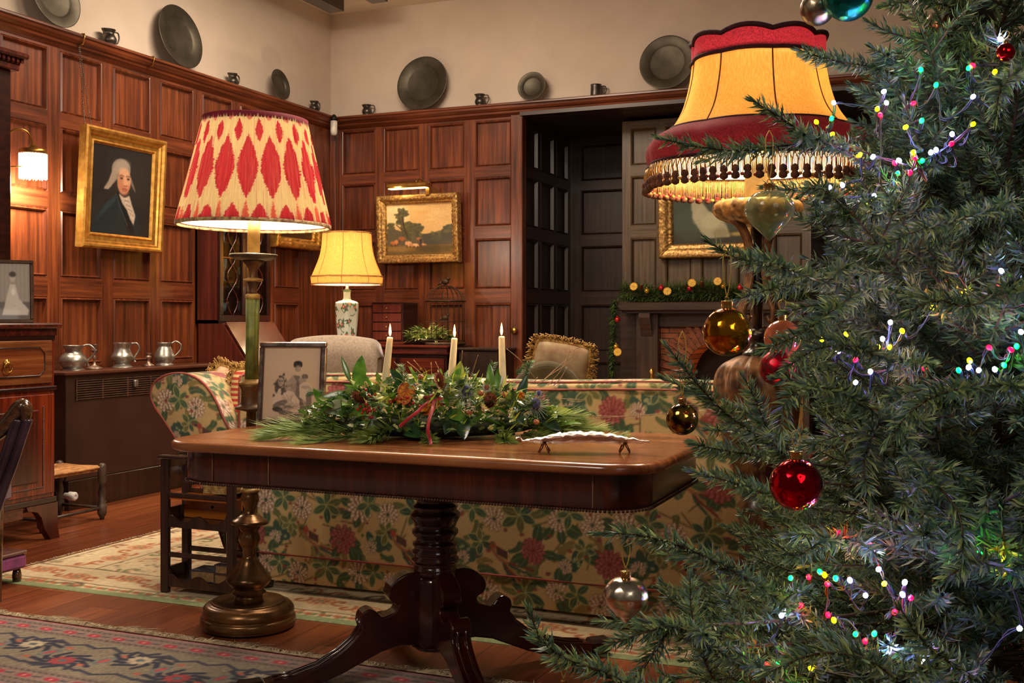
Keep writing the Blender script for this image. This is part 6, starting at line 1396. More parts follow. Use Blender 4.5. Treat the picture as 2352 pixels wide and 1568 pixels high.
orange(G(934, 898, -.15), .027, (.5, -.8, .25), cp); orange(G(928, 914, -.15), .022, (.1, -.9, .4), cp); orange(G(984, 936, -.17), .026, (-.1, -.8, .6), cp); orange(G(1198, 910, -.10), .014, (.9, -.4, .1), cp)
M_BERRY = plain('red_berry', (196, 34, 26), .2, 0, (150, 16, 16), 20, coat=.5)
rr = random.Random(5)
for (cx_, cy_, n_, sx_, sy_) in ((842, 942, 20, 12, 7), (930, 922, 14, 9, 5), (902, 916, 7, 6, 4), (985, 930, 6, 12, 6), (855, 905, 6, 12, 8)):
    b = MB()
    for i in range(n_): b.sphere(G(cx_+rr.gauss(0, sx_), cy_+rr.gauss(0, sy_), -.14+rr.uniform(-.02, .02)), .0045*rr.uniform(.8, 1.2), 8, 6)
    b.build('berry_cluster', M_BERRY, cp)
for (px, py) in ((967, 866), (1160, 905), (1078, 948), (1232, 969), (1003, 925), (1105, 903)):
    b = MB(); c = G(px, py, -.14); b.sphere(c, .0095, 12, 8, (1, 1, .9)); b.lathe([(.003, .006), (.006, .011), (.0045, .0115), (.002, .008)], tuple(c), 8, M=Matrix.Rotation(1.2, 4, 'X')); b.build('seed_head', plain('seed_copper', (196, 124, 76), .4, 0, (150, 84, 50), 60), cp)
M_RIB = plain('red_ribbon', (176, 8, 34), .45, 0, (140, 4, 26), 10, sheen=.4)
def ribbon(pts, wd, b):
    P = [Vector(p) for p in smooth_pts(pts, 8)]; vs = []
    for i, p in enumerate(P):
        T = (P[min(i+1, len(P)-1)]-P[max(i-1, 0)]).normalized(); s = T.cross(FW).normalized(); s = (s+FW*.35*math.sin(i*.35)).normalized(); vs += [p+s*wd/2, p-s*wd/2]
    b.add(vs, [(2*i, 2*i+1, 2*i+3, 2*i+2) for i in range(len(P)-1)], True)
b = MB(); e = -.20
ribbon([G(1008, 918, -.14), G(1002, 908, -.16), G(985, 910, -.17), G(972, 918, -.16), G(992, 922, -.17), G(1014, 913, -.16)], .009, b)
ribbon([G(995, 920, -.17), G(975, 930, -.2), G(958, 946, -.22), G(940, 960, -.23), G(917, 980, -.22)], .010, b)
ribbon([G(997, 920, -.17), G(993, 940, -.21), G(985, 965, -.24), G(983, 990, -.25), G(987, 1008, -.24), W(990, 1020, 3.13)], .010, b)
b.v = [(x, y, max(z, CZ+.001)) for x, y, z in b.v]
o = b.build('ribbon', M_RIB, cp); md = o.modifiers.new('s', 'SOLIDIFY'); md.thickness = .0006
b = MB()
M_TW = plain('pale_twig', (176, 142, 104), .6, 0, (132, 98, 68), 40)
for pts in (((1205, 872), (1175, 905), (1120, 930)), ((1240, 880), (1262, 862), (1310, 830), (1318, 805), (1336, 795)), ((1235, 885), (1290, 835), (1312, 820)), ((1258, 885), (1285, 855), (1300, 830), (1312, 798)), ((1272, 885), (1290, 865), (1302, 842)), ((1163, 800), (1190, 822), (1205, 838), (1232, 872)), ((1225, 880), (1235, 866)),
            ((935, 830), (965, 855), (990, 885)), ((950, 826), (970, 850), (985, 870)), ((1000, 830), (1018, 868), (1030, 890)), ((1062, 805), (1060, 830), (1055, 860)), ((1098, 815), (1090, 840), (1080, 870)), ((990, 832), (992, 870)), ((905, 830), (930, 860), (950, 890)), ((640, 962), (700, 958), (760, 968)), ((596, 970), (650, 956), (690, 950), (780, 965)), ((1050, 935), (1072, 915), (1095, 905)), ((1100, 950), (1130, 938), (1155, 925)), ((905, 990), (960, 985), (1000, 975)), ((865, 955), (900, 962), (960, 960)), ((1290, 915), (1340, 918)), ((1270, 962), (1320, 958), (1420, 955)), ((1370, 960), (1545, 948))):
    z0 = rg.uniform(-.14, .05); b.tube(smooth_pts([tuple(Vector((q.x, q.y, max(q.z, CZ+.003)))) for q in [G(px, py, z0+.01*i) for i, (px, py) in enumerate(pts)]], 4), .0012, 5)
b.build('twigs', M_TW, cp)
# candles
M_WAX = plain('ivory_wax', (238, 222, 184), .5, 0, (228, 208, 166), 6)
wxb = M_WAX.node_tree.nodes['Principled BSDF']; wxb.inputs['Subsurface Weight'].default_value = .3; wxb.inputs['Subsurface Radius'].default_value = (.02, .012, .006); wxb.inputs['Subsurface Scale'].default_value = .5
for (tx, ty, bx2, by2, lab) in ((896, 774, 884, 885, 'lit ivory taper candle at the left of the table arrangement'), (1044, 776, 1035, 895, 'lit ivory taper candle in the middle of the table arrangement'), (1152, 772, 1156, 920, 'lit ivory taper candle at the right of the table arrangement, the tallest showing')):
    top = G(tx, ty, -.01); bot = G(bx2, by2, -.01); ax = (top-bot).normalized(); bot = bot-ax*.05
    if bot.z < CZ+.03: bot = bot+ax*((CZ+.03-bot.z)/ax.z)
    rt = empty('candle', tuple(bot), lab, 'candle', 'candles in the table arrangement'); L = (top-bot).length; M = ax.to_track_quat('Z', 'Y').to_matrix().to_4x4()
    b = MB(); b.lathe([(.0135, 0), (.0132, .02), (.0095, L-.004), (.0085, L-.001), (.006, L), (0, L-.002)], (0, 0, 0), 24, M=M); b.build('wax', M_WAX, rt, local=True)
    tl = M @ Vector((0, 0, L)); b = MB(); b.tube([tuple(tl), (tl.x+.0005, tl.y, tl.z+.007)], .001, 5); b.build('wick', M_BLACK, rt, local=True)
    b = MB(); b.lathe([(0, .003), (.0022, .006), (.0038, .012), (.0040, .018), (.0030, .028), (.0014, .037), (0, .043)], tuple(tl), 14); b.build('flame', glow('candle_flame', (255, 196, 100), 14), rt, local=True)
    l = bulb_light('flame_light', (tl.x, tl.y, tl.z+.02), 1.3, (1, .62, .28), .009); l.parent = rt
# silver leaf dish
dp = W(1338, 1038, 2.98); dish = empty('leaf_dish', (dp.x, dp.y, TH_), 'long narrow silver leaf shaped dish on little twig feet at the right of the table', 'dish')
M_SD = plain('polished_silver', (244, 238, 230), .34, .85, (224, 214, 204), 30, .3)
b = MB(); nL = 60; nW = 14; vs = []; rr = random.Random(7); edge = [rr.uniform(-1, 1) for _ in range(nL+1)]
for i in range(nL+1):
    t = i/nL; u = (t-.5)*.366; hw = .040*math.sin(math.pi*min(1, max(0, (t-.05)/.93)))**1.05+.0014; arch = .030+.016*math.sin(math.pi*t)-.0*t+(.010 if t < .04 else 0)
    for j in range(nW+1):
        v = (j/nW*2-1); wv = (.0016*math.sin(i*1.3+(1 if v > 0 else 3))+.0016*edge[i])*abs(v)**2; p = Vector((dp.x, dp.y, TH_))+RT*u+FW*(v*hw*(1+.05*edge[i])); z = arch-.016*min(1, hw/.03)+.024*v*v*min(1, hw/.036)+wv*min(1, hw/.02)-.0022*math.exp(-(v/.1)**2)+.0015*math.sin(abs(v)*14-i*.7); vs.append((p.x, p.y, TH_+z))
b.add(vs, [(i*(nW+1)+j, i*(nW+1)+j+1, (i+1)*(nW+1)+j+1, (i+1)*(nW+1)+j) for i in range(nL) for j in range(nW)], True); o = b.build('leaf', M_SD, dish); md = o.modifiers.new('s', 'SOLIDIFY'); md.thickness = .0022
for u in (-.105, .115):
    b = MB(); p = Vector((dp.x, dp.y, TH_))+RT*u
    for s in (-1, 1): b.tube([tuple(p+UP*.034+FW*s*.006), tuple(p+UP*.018+RT*.006*s+FW*s*.016), tuple(p+UP*.0035+RT*.016*s+FW*s*.018)], [.003, .0035, .0035], 6)
    for s in (-1, 1): b.tube([tuple(p+UP*.034), tuple(p+UP*.02-RT*.006*s+FW*s*.01), tuple(p+UP*.0035-RT*.012*s+FW*s*.02)], [.003, .0035, .003], 6)
    b.build('twig_foot', plain('bronze_silver', (140, 96, 62), .3, .9), dish)

# ================================================================== STAND LEFT OF THE SOFA
wn = onH(388, 1350, .012); SX, SYY = wn.x+.012, wn.y-.035; W_, D_ = .325, .13
ms = empty('magazine_stand', (SX+.16, SYY+.065, .005), 'small dark open stand with two tray shelves of papers and books beside the sofa', 'stand', rz=0)
M_ST = wood('stand_wood', (26, 14, 10), (48, 26, 18), (76, 44, 30), 'z', .3, .4); zf = .005
sxr = SX+W_
for (x, y) in ((SX, SYY), (sxr, SYY), (SX, SYY+D_), (sxr, SYY+D_)): b = MB(); b.box(x-.019, y-.012, zf, x+.019, y+.012, .545 if y > SYY+.1 or True else .5, .004); b.build('post', M_ST, ms)
b = MB(); b.box(SX-.03, SYY-.018, .545, sxr+.03, SYY+.018, .56, .004); b.box(SX-.03, SYY+D_-.018, .545, sxr+.03, SYY+D_+.018, .56, .004); b.box(SX-.018, SYY+.018, .51, SX+.012, SYY+D_-.018, .545); b.box(sxr-.012, SYY+.018, .51, sxr+.018, SYY+D_-.018, .545); b.build('top_rail', M_ST, ms)
for (zb, nm) in ((.285, 'upper_tray'), (.045, 'lower_tray')):
    b = MB(); b.box(SX+.012, SYY, zb-.004, sxr-.012, SYY+D_, zb+.010)
    wav = [(SX+.019+(W_-.038)*i/30, zb+.020+.016*math.cos(2*math.pi*i/15)*(1 if i > 2 else 1)+(.02 if i in (0, 30) else 0)) for i in range(31)]
    b.prism([(SX+.019, zb-.014), (sxr-.019, zb-.014)]+wav[::-1], 'y', SYY-.006, SYY+.006); b.box(SX+.019, SYY-.006, zb+.105, sxr-.019, SYY+.006, zb+.125, .003); b.box(SX+.019, SYY+D_-.006, zb+.105, sxr-.019, SYY+D_+.006, zb+.125, .003)
    b.box(SX-.004, SYY+.01, zb+.004, SX+.006, SYY+D_-.01, zb+.06); b.box(sxr-.006, SYY+.01, zb+.004, sxr+.004, SYY+D_-.01, zb+.06)
    tr = b.build(nm, M_ST, ms)
    if nm == 'upper_tray':
        b = MB(); b.box(SX+.02, SYY+.09, zb+.012, sxr-.02, SYY+.10, zb+.100); b.box(SX+.02, SYY+.0, zb+.098, sxr-.02, SYY+D_, zb+.106); b.build('satinwood_box_front', wood('satinwood', (120, 58, 14), (176, 96, 26), (206, 128, 46), 'x', .3, .4), tr)
        b = MB(); b.lathe([(0, 0), (.006, 0), (.006, .002), (0, .002)], ((SX+sxr)/2, SYY+.089, zb+.06), 12, M=Matrix.Rotation(math.pi/2, 4, 'X')); b.build('keyhole', M_BLACK, tr)
zt_ = .412; b = MB(); rr = random.Random(3)
for i in range(5): b.rbox((sxr-.075+rr.uniform(-.006, .006), SYY+.062, zt_+.006+i*.008), (.135, .105, .0072), rr.uniform(-.03, .03))
tag(b.build('magazine_pile', plain('yellowed_paper', (206, 172, 110), .8, 0, (150, 112, 60), 60, .4)), 'pile of yellowed magazines on top of the upper tray of the small stand', 'magazines')
def book(c, size, rz, cover, label, name='book'):
    rt = empty(name, c, label, 'book', rz=rz); w_, d_, h_ = size; b = MB(); b.box(-w_/2, -d_/2, 0, w_/2, d_/2, .003); b.box(-w_/2, -d_/2, h_-.003, w_/2, d_/2, h_); b.box(-w_/2-.002, -d_/2, 0, -w_/2+.004, d_/2, h_, .002); b.build('cover', cover, rt, local=True)
    b = MB(); b.box(-w_/2+.004, -d_/2+.004, .003, w_/2-.004, d_/2-.004, h_-.003); b.build('pages', plain('book_pages', (170, 134, 92), .9, 0, (140, 106, 70), 80), rt, local=True); return rt
zb = .056
book((SX+.165, SYY+.066, zb), (.115, .098, .045), .06, plain('navy_cloth', (50, 56, 76), .6), 'thick dark blue book lying in the bottom tray of the small stand')
book((SX+.262, SYY+.066, zb), (.068, .105, .040), 0, plain('brown_cloth', (96, 72, 50), .6), 'brown covered book at the right of the bottom tray of the small stand')
book((SX+.262, SYY+.066, zb+.0405), (.066, .10, .036), .0, plain('slate_cloth', (66, 66, 78), .6), 'slate covered book stacked on the brown one in the bottom tray of the small stand')

# ================================================================== SIDEBOARD HOLLY, MANTEL, GARLAND, FIRE
hp = onY(985, 785, 7.78); hb = empty('holly_bowl', (hp.x-.02, 7.80, .916), 'low arrangement of variegated holly on the sideboard', 'holly arrangement'); hx, hy = hp.x-.02, 7.80
b = MB(); b.lathe([(0, 0), (.06, 0), (.11, .03), (.12, .045), (.1, .03), (0, .02)], (hx, hy, .916), 24); b.build('bowl', M_DPEWTER, hb)
for nm, mt, n_, s_ in (('holly_leaves', L_VAR, 230, 1), ('green_leaves', L_IVY, 170, 2)):
    r = random.Random(s_); b = MB()
    for i in range(n_):
        a = r.uniform(0, 6.28); rr_ = r.random()**.5; p = Vector((hx+math.cos(a)*rr_*.20, hy+math.sin(a)*rr_*.10, .945+.15*r.random()*(1-rr_*.6))); leafm(b, p, Vector((math.cos(a), math.sin(a)*.5, r.uniform(-.2, 1))), UP, .048, .026, .25, .4, 5, .7, 1)
    b.v = [(x, min(y, 8.05), max(z, .918)) for x, y, z in b.v]
    o = b.build(nm, mt, hb); o['kind'] = 'stuff'
# mantelpiece
mxc = (BX0+BX1)/2-.02; mp_ = empty('fireplace', (mxc, 8.4, 0), 'dark oak mantelpiece round a brick fireplace in the far recess', 'fireplace')
M_MO = wood('mantel_oak', (30, 18, 12), (56, 36, 24), (80, 54, 36), 'x', .4, .2); M_MOZ = wood('mantel_oak_post', (30, 18, 12), (56, 36, 24), (80, 54, 36), 'z', .4, .2)
b = MB(); b.box(BX0+.03, 8.24, 1.185, BX1+.06, 8.50, 1.25, .006); b.box(BX0+.06, 8.28, 1.165, BX1+.03, 8.50, 1.185); b.build('mantel_shelf', M_MO, mp_)
for xx in (BX0+.16, BX1-.17):
    b = MB(); b.box(xx, 8.34, 0, xx+.18, 8.50, 1.165, .004); pj = b.build('pilaster', M_MOZ, mp_); b = MB(); b.prism([(8.34, 1.165), (8.26, 1.165), (8.26, 1.13), (8.29, 1.08), (8.31, 1.03), (8.34, .98)], 'x', xx+.045, xx+.135); b.build('corbel', M_MO, pj)
b = MB(); b.box(BX0+.34, 8.40, 1.06, BX1-.17, 8.46, 1.165); b.box(BX0, 8.46, 0, BX0+.16, 8.50, 1.23); b.box(BX1-.01, 8.46, 0, BX1+.0, 8.50, 1.23); b.build('frieze', M_MO, mp_)
bri = plain('x_', (0, 0, 0)) if False else None
def brick_mat():
    m, nt, b = base('red_brick', .85); v = mapped(nt, (1, 1, 1)); mp = N(nt, 'ShaderNodeMapping'); mp.inputs['Rotation'].default_value = (math.pi/2, 0, 0); nt.links.new(v, mp.inputs[0])
    br = N(nt, 'ShaderNodeTexBrick'); br.inputs['Scale'].default_value = 1; br.inputs['Brick Width'].default_value = .16; br.inputs['Row Height'].default_value = .042; br.inputs['Mortar Size'].default_value = .004
    br.inputs['Color1'].default_value = rgba((150, 84, 48)); br.inputs['Color2'].default_value = rgba((112, 60, 36)); br.inputs['Mortar'].default_value = rgba((58, 40, 30)); nt.links.new(mp.outputs[0], br.inputs['Vector']); nt.links.new(br.outputs[0], b.inputs['Base Color']); bump(nt, b, br.outputs['Fac'], -.5, .004); return m
M_BR = brick_mat(); ax_ = onY(1652, 800, 8.44).x; bl, br_ = BX0+.34, BX1-.17; ro = .28; zsp = .66
poly = [(bl, 0), (bl, 1.06), (br_, 1.06), (br_, 0), (ax_+ro, 0)]+[(ax_+ro*math.cos(a), zsp+ro*math.sin(a)) for a in np.linspace(0, math.pi, 17)]+[(ax_-ro, 0)]
n_ = len(poly); b = MB()
# brick face built as strips around the arch
arch = [(ax_-ro, 0)]+[(ax_+ro*math.cos(a), zsp+ro*math.sin(a)) for a in np.linspace(math.pi, 0, 17)]+[(ax_+ro, 0)]
outer = [(bl, 0)]+[(bl+(br_-bl)*0, zsp*.9)]+[(bl, 1.06)]*1
for i in range(len(arch)-1):
    (x0, z0), (x1, z1) = arch[i], arch[i+1]
    if i == 0: b.add([(bl, 8.43, 0), (x0, 8.43, 0), (x1, 8.43, z1), (bl, 8.43, z1)], [(0, 1, 2, 3)], False)
    elif i == len(arch)-2: b.add([(x1, 8.43, 0), (br_, 8.43, 0), (br_, 8.43, z0), (x0, 8.43, z0)], [(0, 1, 2, 3)], False)
    else: b.add([(x0, 8.43, z0), (x1, 8.43, z1), (x1, 8.43, 1.06), (x0, 8.43, 1.06)], [(0, 1, 2, 3)], False)
    b.add([(x0, 8.43, z0), (x0, 8.85, z0), (x1, 8.85, z1), (x1, 8.43, z1)], [(0, 1, 2, 3)], False)
b.add([(bl, 8.43, zsp), (ax_-ro, 8.43, zsp), (ax_-ro, 8.43, 1.06), (bl, 8.43, 1.06)], [(0, 1, 2, 3)], False); b.add([(ax_+ro, 8.43, zsp), (br_, 8.43, zsp), (br_, 8.43, 1.06), (ax_+ro, 8.43, 1.06)], [(0, 1, 2, 3)], False)
bf = b.build('brick_surround', M_BR, mp_)
b = MB()
for i in range(23):
    a = math.pi*(i+.5)/23; c = (ax_+(ro+.10)*math.cos(a), 8.425, zsp+(ro+.10)*math.sin(a)); t = MB(); t.box(-.10, -.012, -.018, .10, .012, .018, .003); M = Matrix.Translation(c) @ Matrix.Rotation(-a, 4, 'Y'); b.merge(t, M)
b.build('brick_arch', plain('arch_brick', (140, 78, 44), .85, 0, (98, 54, 34), 20, .3), bf)
b = MB(); b.box(ax_-ro, 8.84, 0, ax_+ro, 8.88, 1.0); b.box(ax_-.6, 8.5, 0, ax_-ro, 8.9, .02); b.build('fireback', M_BLACK, mp_)
fire = empty('fire_basket', (ax_, 8.62, 0), 'glowing log fire in an iron basket inside the brick fireplace', 'fire')
b = MB()
for i in range(9): b.tube([(ax_-.2+i*.05, 8.50, .10), (ax_-.2+i*.05, 8.49, .30)], .007, 6)
for z in (.10, .30): b.tube([(ax_-.21, 8.5, z), (ax_+.21, 8.5, z)], .009, 6)
for x in (-.2, .2): b.tube([(ax_+x, 8.5, 0), (ax_+x, 8.5, .34)], .012, 6); b.tube([(ax_+x, 8.75, 0), (ax_+x, 8.75, .2)], .012, 6); b.tube([(ax_+x, 8.5, .1), (ax_+x, 8.75, .1)], .009, 6)
b.build('basket', M_BLACK, fire)
b = MB()
for (x, z, a) in ((-.05, .15, .2), (.06, .18, -.3), (0, .24, .5)): b.tube([(ax_+x-.16, 8.62+a*.1, z), (ax_+x+.14, 8.62-a*.1, z+.02)], .04, 10)
b.build('logs', plain('charred_log', (52, 34, 26), .9, 0, (22, 16, 14), 20, .5), fire)
b = MB(); rr = random.Random(2)
for i in range(12): x = ax_+rr.uniform(-.16, .16); h_ = rr.uniform(.10, .22); b.lathe([(0, 0), (.02, .02), (.026, .05), (.012, h_*.7), (0, h_)], (x, 8.62+rr.uniform(-.05, .05), .22), 8)
b.build('flames', glow('fire_flame', (255, 130, 36), 4), fire)
l = bulb_light('fire_glow', (0, -.06, .36), 4, (1, .5, .18), .08); l.parent = fire
# brass fender and andiron glimpsed over the sofa
an = onY(1497, 862, 8.12); b = MB(); b.lathe([(0, 0), (.06, 0), (.05, .02), (.015, .04), (.012, .3), (.022, .34), (.012, .38), (.012, .62), (.025, .66), (.016, .69), (.024, .72), (0, .745)], (an.x, 8.12, 0), 14); tag(b.build('andiron', M_BRASS), 'slim brass andiron standing before the left post of the fireplace', 'andiron')
# garland
gl = empty('mantel_garland', (mxc, 8.34, 1.25), 'evergreen garland with dried orange slices and red and gold baubles along the mantelpiece', 'garland')
r = random.Random(31); b = MB()
path = [(x, 8.355, 1.322+.016*math.sin(x*9)) for x in np.linspace(BX0+.05, BX1+.02, 60)]
drop = [(BX0+.02-.02*math.sin(t*3), 8.24, 1.27-t) for t in np.linspace(0, .72, 34)]
for k, (pp, rad, nn, hang) in enumerate(((path, .105, 4600, 0), (drop, .055, 1500, 1))):
    for i in range(nn):
        t = r.random()*(len(pp)-1); q = Vector(pp[int(t)]); a = r.uniform(0, 6.28); d = Vector((r.gauss(0, .7), math.cos(a), math.sin(a)+.1)).normalized() if not hang else Vector((math.cos(a), math.sin(a)*.8, -r.random())).normalized()
        s0 = q+d*rad*r.random()*.6; e = s0+d*rad*r.uniform(.3, .9); 
        if not hang: e.z = max(e.z, 1.253); s0.z = max(s0.z, 1.253)
        e.y = min(e.y, 8.47); s0.y = min(s0.y, 8.47); s = d.cross(Vector((.3, .2, 1))).normalized()*.0055; b.add([s0+s, s0-s, e], [(0, 1, 2)], False)
o = b.build('foliage', leafmat('garland_green', (98, 122, 56), (44, 70, 36), .5, .2), gl); o['kind'] = 'stuff'
for (px, py, kind) in ((1458, 658, 'o'), (1486, 668, 'g'), (1519, 661, 'r'), (1535, 669, 'o'), (1584, 662, 'r'), (1591, 650, 'o'), (1650, 646, 'o'), (1661, 657, 'g'), (1612, 655, 'c'), (1473, 662, 'c'), (1418, 734, 'r'), (1415, 796, 'g'), (1421, 808, 'o'), (1700, 660, 'r'), (1740, 655, 'g')):
    y_ = 8.27 if px > 1430 else 8.20; c = onY(px, py, y_)
    if kind == 'o': orange(c+Vector((0, -.03, 0)), .032, (.15*math.sin(px), -1, .2), gl, mt=plain('dried_citrus', (244, 206, 56), .5, 0, (222, 168, 36), 60), mr=plain('citrus_rind', (214, 150, 40), .5))
    elif kind == 'c': cone(c, .03, (0, -.5, 1), gl)
    else:
        b = MB(); b.sphere(c, .022, 14, 10); b.lathe([(.006, .02), (.006, .03), (0, .03)], tuple(c), 8); b.build('bauble', plain('garland_red', (190, 24, 30), .2, .2, (150, 12, 20), 5, coat=.5) if kind == 'r' else plain('garland_gold', (226, 176, 60), .25, .7), gl)
# gilt picture and little lamp seen through the tree in the far right recess
picture('recess_picture', (.10, 9.252, 1.62), .52, .50, .075, paint_dark(8, (120, 76, 36), (190, 130, 60)), 0, math.radians(2), 'gilt framed picture glimpsed through the tree branches on the far right wall', M_GOLD, prof=PO, jit=.006, seg=20)
# ================================================================== CHRISTMAS TREE
tq = W(2262, 738, 2.02); TXc, TYc = tq.x, tq.y
tree = empty('christmas_tree', (TXc, TYc, 0), 'tall blue-green Christmas fir tree filling the right side of the view', 'christmas tree')
M_TRUNK = plain('tree_trunk', (74, 54, 38), .8, 0, (44, 32, 24), 20, .5)
b = MB(); b.lathe([(.035, .05), (.030, .8), (.020, 1.6), (.006, 2.38)], (TXc, TYc, 0), 12); b.build('trunk', M_TRUNK, tree)
b = MB(); b.lathe([(0, 0), (.17, 0), (.20, .22), (.185, .22), (.15, .05), (0, .05)], (TXc, TYc, 0), 28); b.build('tree_pot', M_DARKWOOD, tree)
def needle_mat():
    m, nt, b = base('fir_needles', .48); a = N(nt, 'ShaderNodeAttribute', attribute_name='Col'); nt.links.new(a.outputs['Color'], b.inputs['Base Color'])
    t = N(nt, 'ShaderNodeBsdfTranslucent'); nt.links.new(a.outputs['Color'], t.inputs['Color']); mx = N(nt, 'ShaderNodeMixShader'); mx.inputs[0].default_value = .22
    nt.links.new(b.outputs[0], mx.inputs[1]); nt.links.new(t.outputs[0], mx.inputs[2]); nt.links.new(mx.outputs[0], nt.nodes['Material Output'].inputs[0]); return m
M_NEED = needle_mat()
GREENS = np.array([lin(c) for c in ((90, 112, 74), (72, 98, 74), (116, 134, 86), (80, 102, 90), (58, 82, 60), (132, 146, 88))])
BROWN = np.array(lin((84, 64, 46)))
class NB:
    def __init__(s): s.V = []; s.Q = []; s.T = []; s.C = []; s.n = 0
    def add(s, V, Q, T, C): s.V.append(V); s.Q.append(Q+s.n); s.T.append(T+s.n); s.C.append(C); s.n += len(V)
    def arrays(s): return np.concatenate(s.V), np.concatenate(s.Q), np.concatenate(s.T), np.concatenate(s.C)
def resample(pts, n):
    P = np.array(smooth_pts(pts, 8) if len(pts) > 2 else pts, float); d = np.concatenate([[0], np.cumsum(np.linalg.norm(np.diff(P, axis=0), axis=1))]); t = np.linspace(0, d[-1], n)
    return np.stack([np.interp(t, d, P[:, k]) for k in range(3)], 1), d[-1]
def nrm(v): return v/np.maximum(np.linalg.norm(v, axis=-1, keepdims=True), 1e-9)
def sprig(nb, pts, rng, nl=.023, dens=1500, tip_first=False, rad=.0022, wd=.0014, start=0.0, tint=1.0, spread=.85):
    """needles along a path that runs from base to tip"""
    P, L = resample(pts, 24); T = nrm(np.gradient(P, axis=0)); n = int(L*dens*(1-start))+24
    # twig
    k = 5; A = np.cross(T, [0, 0, 1.]); A = nrm(np.where(np.linalg.norm(A, axis=1, keepdims=True) < .1, [[1., 0, 0]], A)); B = np.cross(T, A)
    rr = rad*(1-.7*np.linspace(0, 1, 24))[:, None, None]; ang = np.arange(k)*2*np.pi/k
    ring = P[:, None]+rr*(A[:, None]*np.cos(ang)[None, :, None]+B[:, None]*np.sin(ang)[None, :, None]); V = ring.reshape(-1, 3)
    i = np.arange(23)[:, None]*k; j = np.arange(k)[None]; q = np.stack([i+j, i+(j+1) % k, i+k+(j+1) % k, i+k+j], -1).reshape(-1, 4)
    C = np.tile(BROWN, (len(V), 1)); nb.add(V, q, np.zeros((0, 3), int), C)
    t = start+(1-start)*rng.random(n)**.95; t[:20] = 1.0-.02*rng.random(20); f = t*23; i0 = np.minimum(f.astype(int), 22); fr = (f-i0)[:, None]
    p = P[i0]*(1-fr)+P[i0+1]*fr; tt = nrm(T[i0]*(1-fr)+T[i0+1]*fr); a = nrm(A[i0]); bb = np.cross(tt, a)
    th = rng.random(n)*2*np.pi; th = np.where(rng.random(n) < .45, np.round(th/np.pi)*np.pi+rng.normal(0, .45, n), th)
    D = a*np.cos(th)[:, None]+bb*np.sin(th)[:, None]; sp = spread*(.62+.38*rng.random(n))*np.where(t > .97, .35, 1.0)
    sp = sp[:, None]; dr = nrm(tt*(1.15-sp)+D*sp); ln = nl*(.75+.35*rng.random(n))*(1-.35*np.clip((t-.75)/.25, 0, 1)); ln = ln[:, None]
    mid = p+dr*ln*.55; dr2 = nrm(dr+tt*.42); tip = mid+dr2*ln*.45; side = nrm(np.cross(dr, D+rng.normal(0, .35, (n, 3))))*wd
    V = np.stack([p+side*.7, p-side*.7, mid-side, mid+side, tip], 1).reshape(-1, 3); ii = np.arange(n)*5
    Q = np.stack([ii, ii+1, ii+2, ii+3], 1); Tt = np.stack([ii+3, ii+2, ii+4], 1)
    col = GREENS[rng.integers(0, len(GREENS), n)]*(tint*(.75+.5*rng.random(n)))[:, None]; C = np.repeat(col, 5, 0); C = C.reshape(n, 5, 3); C[:, 4] *= 1.5; nb.add(V, Q, Tt, C.reshape(-1, 3))
def nb_mesh(nb, name, parent):
    V, Q, T, C = nb.arrays(); C = np.concatenate([C, np.ones((len(C), 1))], 1); return np_mesh(name, V, T, M_NEED, parent, C, True, Q)
def make_variant(L, seed):
    rng = np.random.default_rng(seed); nb = NB()
    def curve(p0, d, l, up=.1, wob=.04):
        d = np.array(d, float); d /= np.linalg.norm(d); out = []; p = np.array(p0, float); m = 7
        for i in range(m): out.append(tuple(p)); p = p+d*l/(m-1); d = d+np.array([0, rng.normal(0, wob), up*.16+rng.normal(0, wob*.5)]); d /= np.linalg.norm(d)
        return out
    main = curve((0, 0, 0), (1, 0, .12), L, rng.uniform(-.2, .6)); M_, _ = resample(main, 24)
    sprig(nb, main, rng, .028, 720, rad=.0045, start=.28)
    m = int(L/.055); s = 1
    for k in range(m):
        t = .25+.68*k/m+rng.uniform(-.02, .02); f = min(22, int(t*23)); p = M_[f]; T = M_[f+1]-M_[f]; T /= np.linalg.norm(T); s = -s
        l = (.20*(1-t)+.075)*rng.uniform(.8, 1.2)*min(1.3, L/.5); d = T+np.array([0, s*rng.uniform(.7, 1.1), rng.uniform(-.25, .45)])
        side = curve(p, d, l, rng.uniform(-.3, .8), .07); sprig(nb, side, rng, .026, 800, rad=.0022)
        if l > .14:
            S_, _ = resample(side, 24); p2 = S_[12]; d2 = d+np.array([.5, -s*.9, rng.uniform(-.2, .5)]); sprig(nb, curve(p2, d2, l*.5, .2, .06), rng, .024, 800, rad=.0018)
    V, Q, T, C = nb.arrays(); return V, Q, T, np.concatenate([C, np.ones((len(C), 1))], 1)
VARS = []
for L in (.24, .36, .50, .66):
    for s in range(3): VARS.append((L, make_variant(L, int(L*100)*7+s)))
VMESH = []
for L, (V, Q, T, C) in VARS:
    o = np_mesh('branch', V, T, M_NEED, None, C, True, Q); VMESH.append(o.data); bpy.data.objects.remove(o)
SILX = [(-200, 2080), (0, 2040), (70, 2060), (120, 2010), (180, 1960), (260, 1925), (340, 1870), (420, 1860), (500, 1900), (560, 1930), (640, 1860), (720, 1840), (800, 1850), (880, 1810), (960, 1745), (1040, 1760), (1120, 1820), (1200, 1790), (1280, 1720), (1360, 1600), (1440, 1570), (1520, 1500), (1600, 1440), (3000, 1400)]
def sil(py): return np.interp(py, [a for a, _ in SILX], [b_ for _, b_ in SILX])
def proj(p):
    x, y, z = p[0], p[1], p[2]-HC; X = x*CS+y*SN; Z = -x*SN+y*CS; return 1176+F*X/max(Z, .05), HY-F*z/max(Z, .05), Z
rg = np.random.default_rng(77); items = []; k = 0
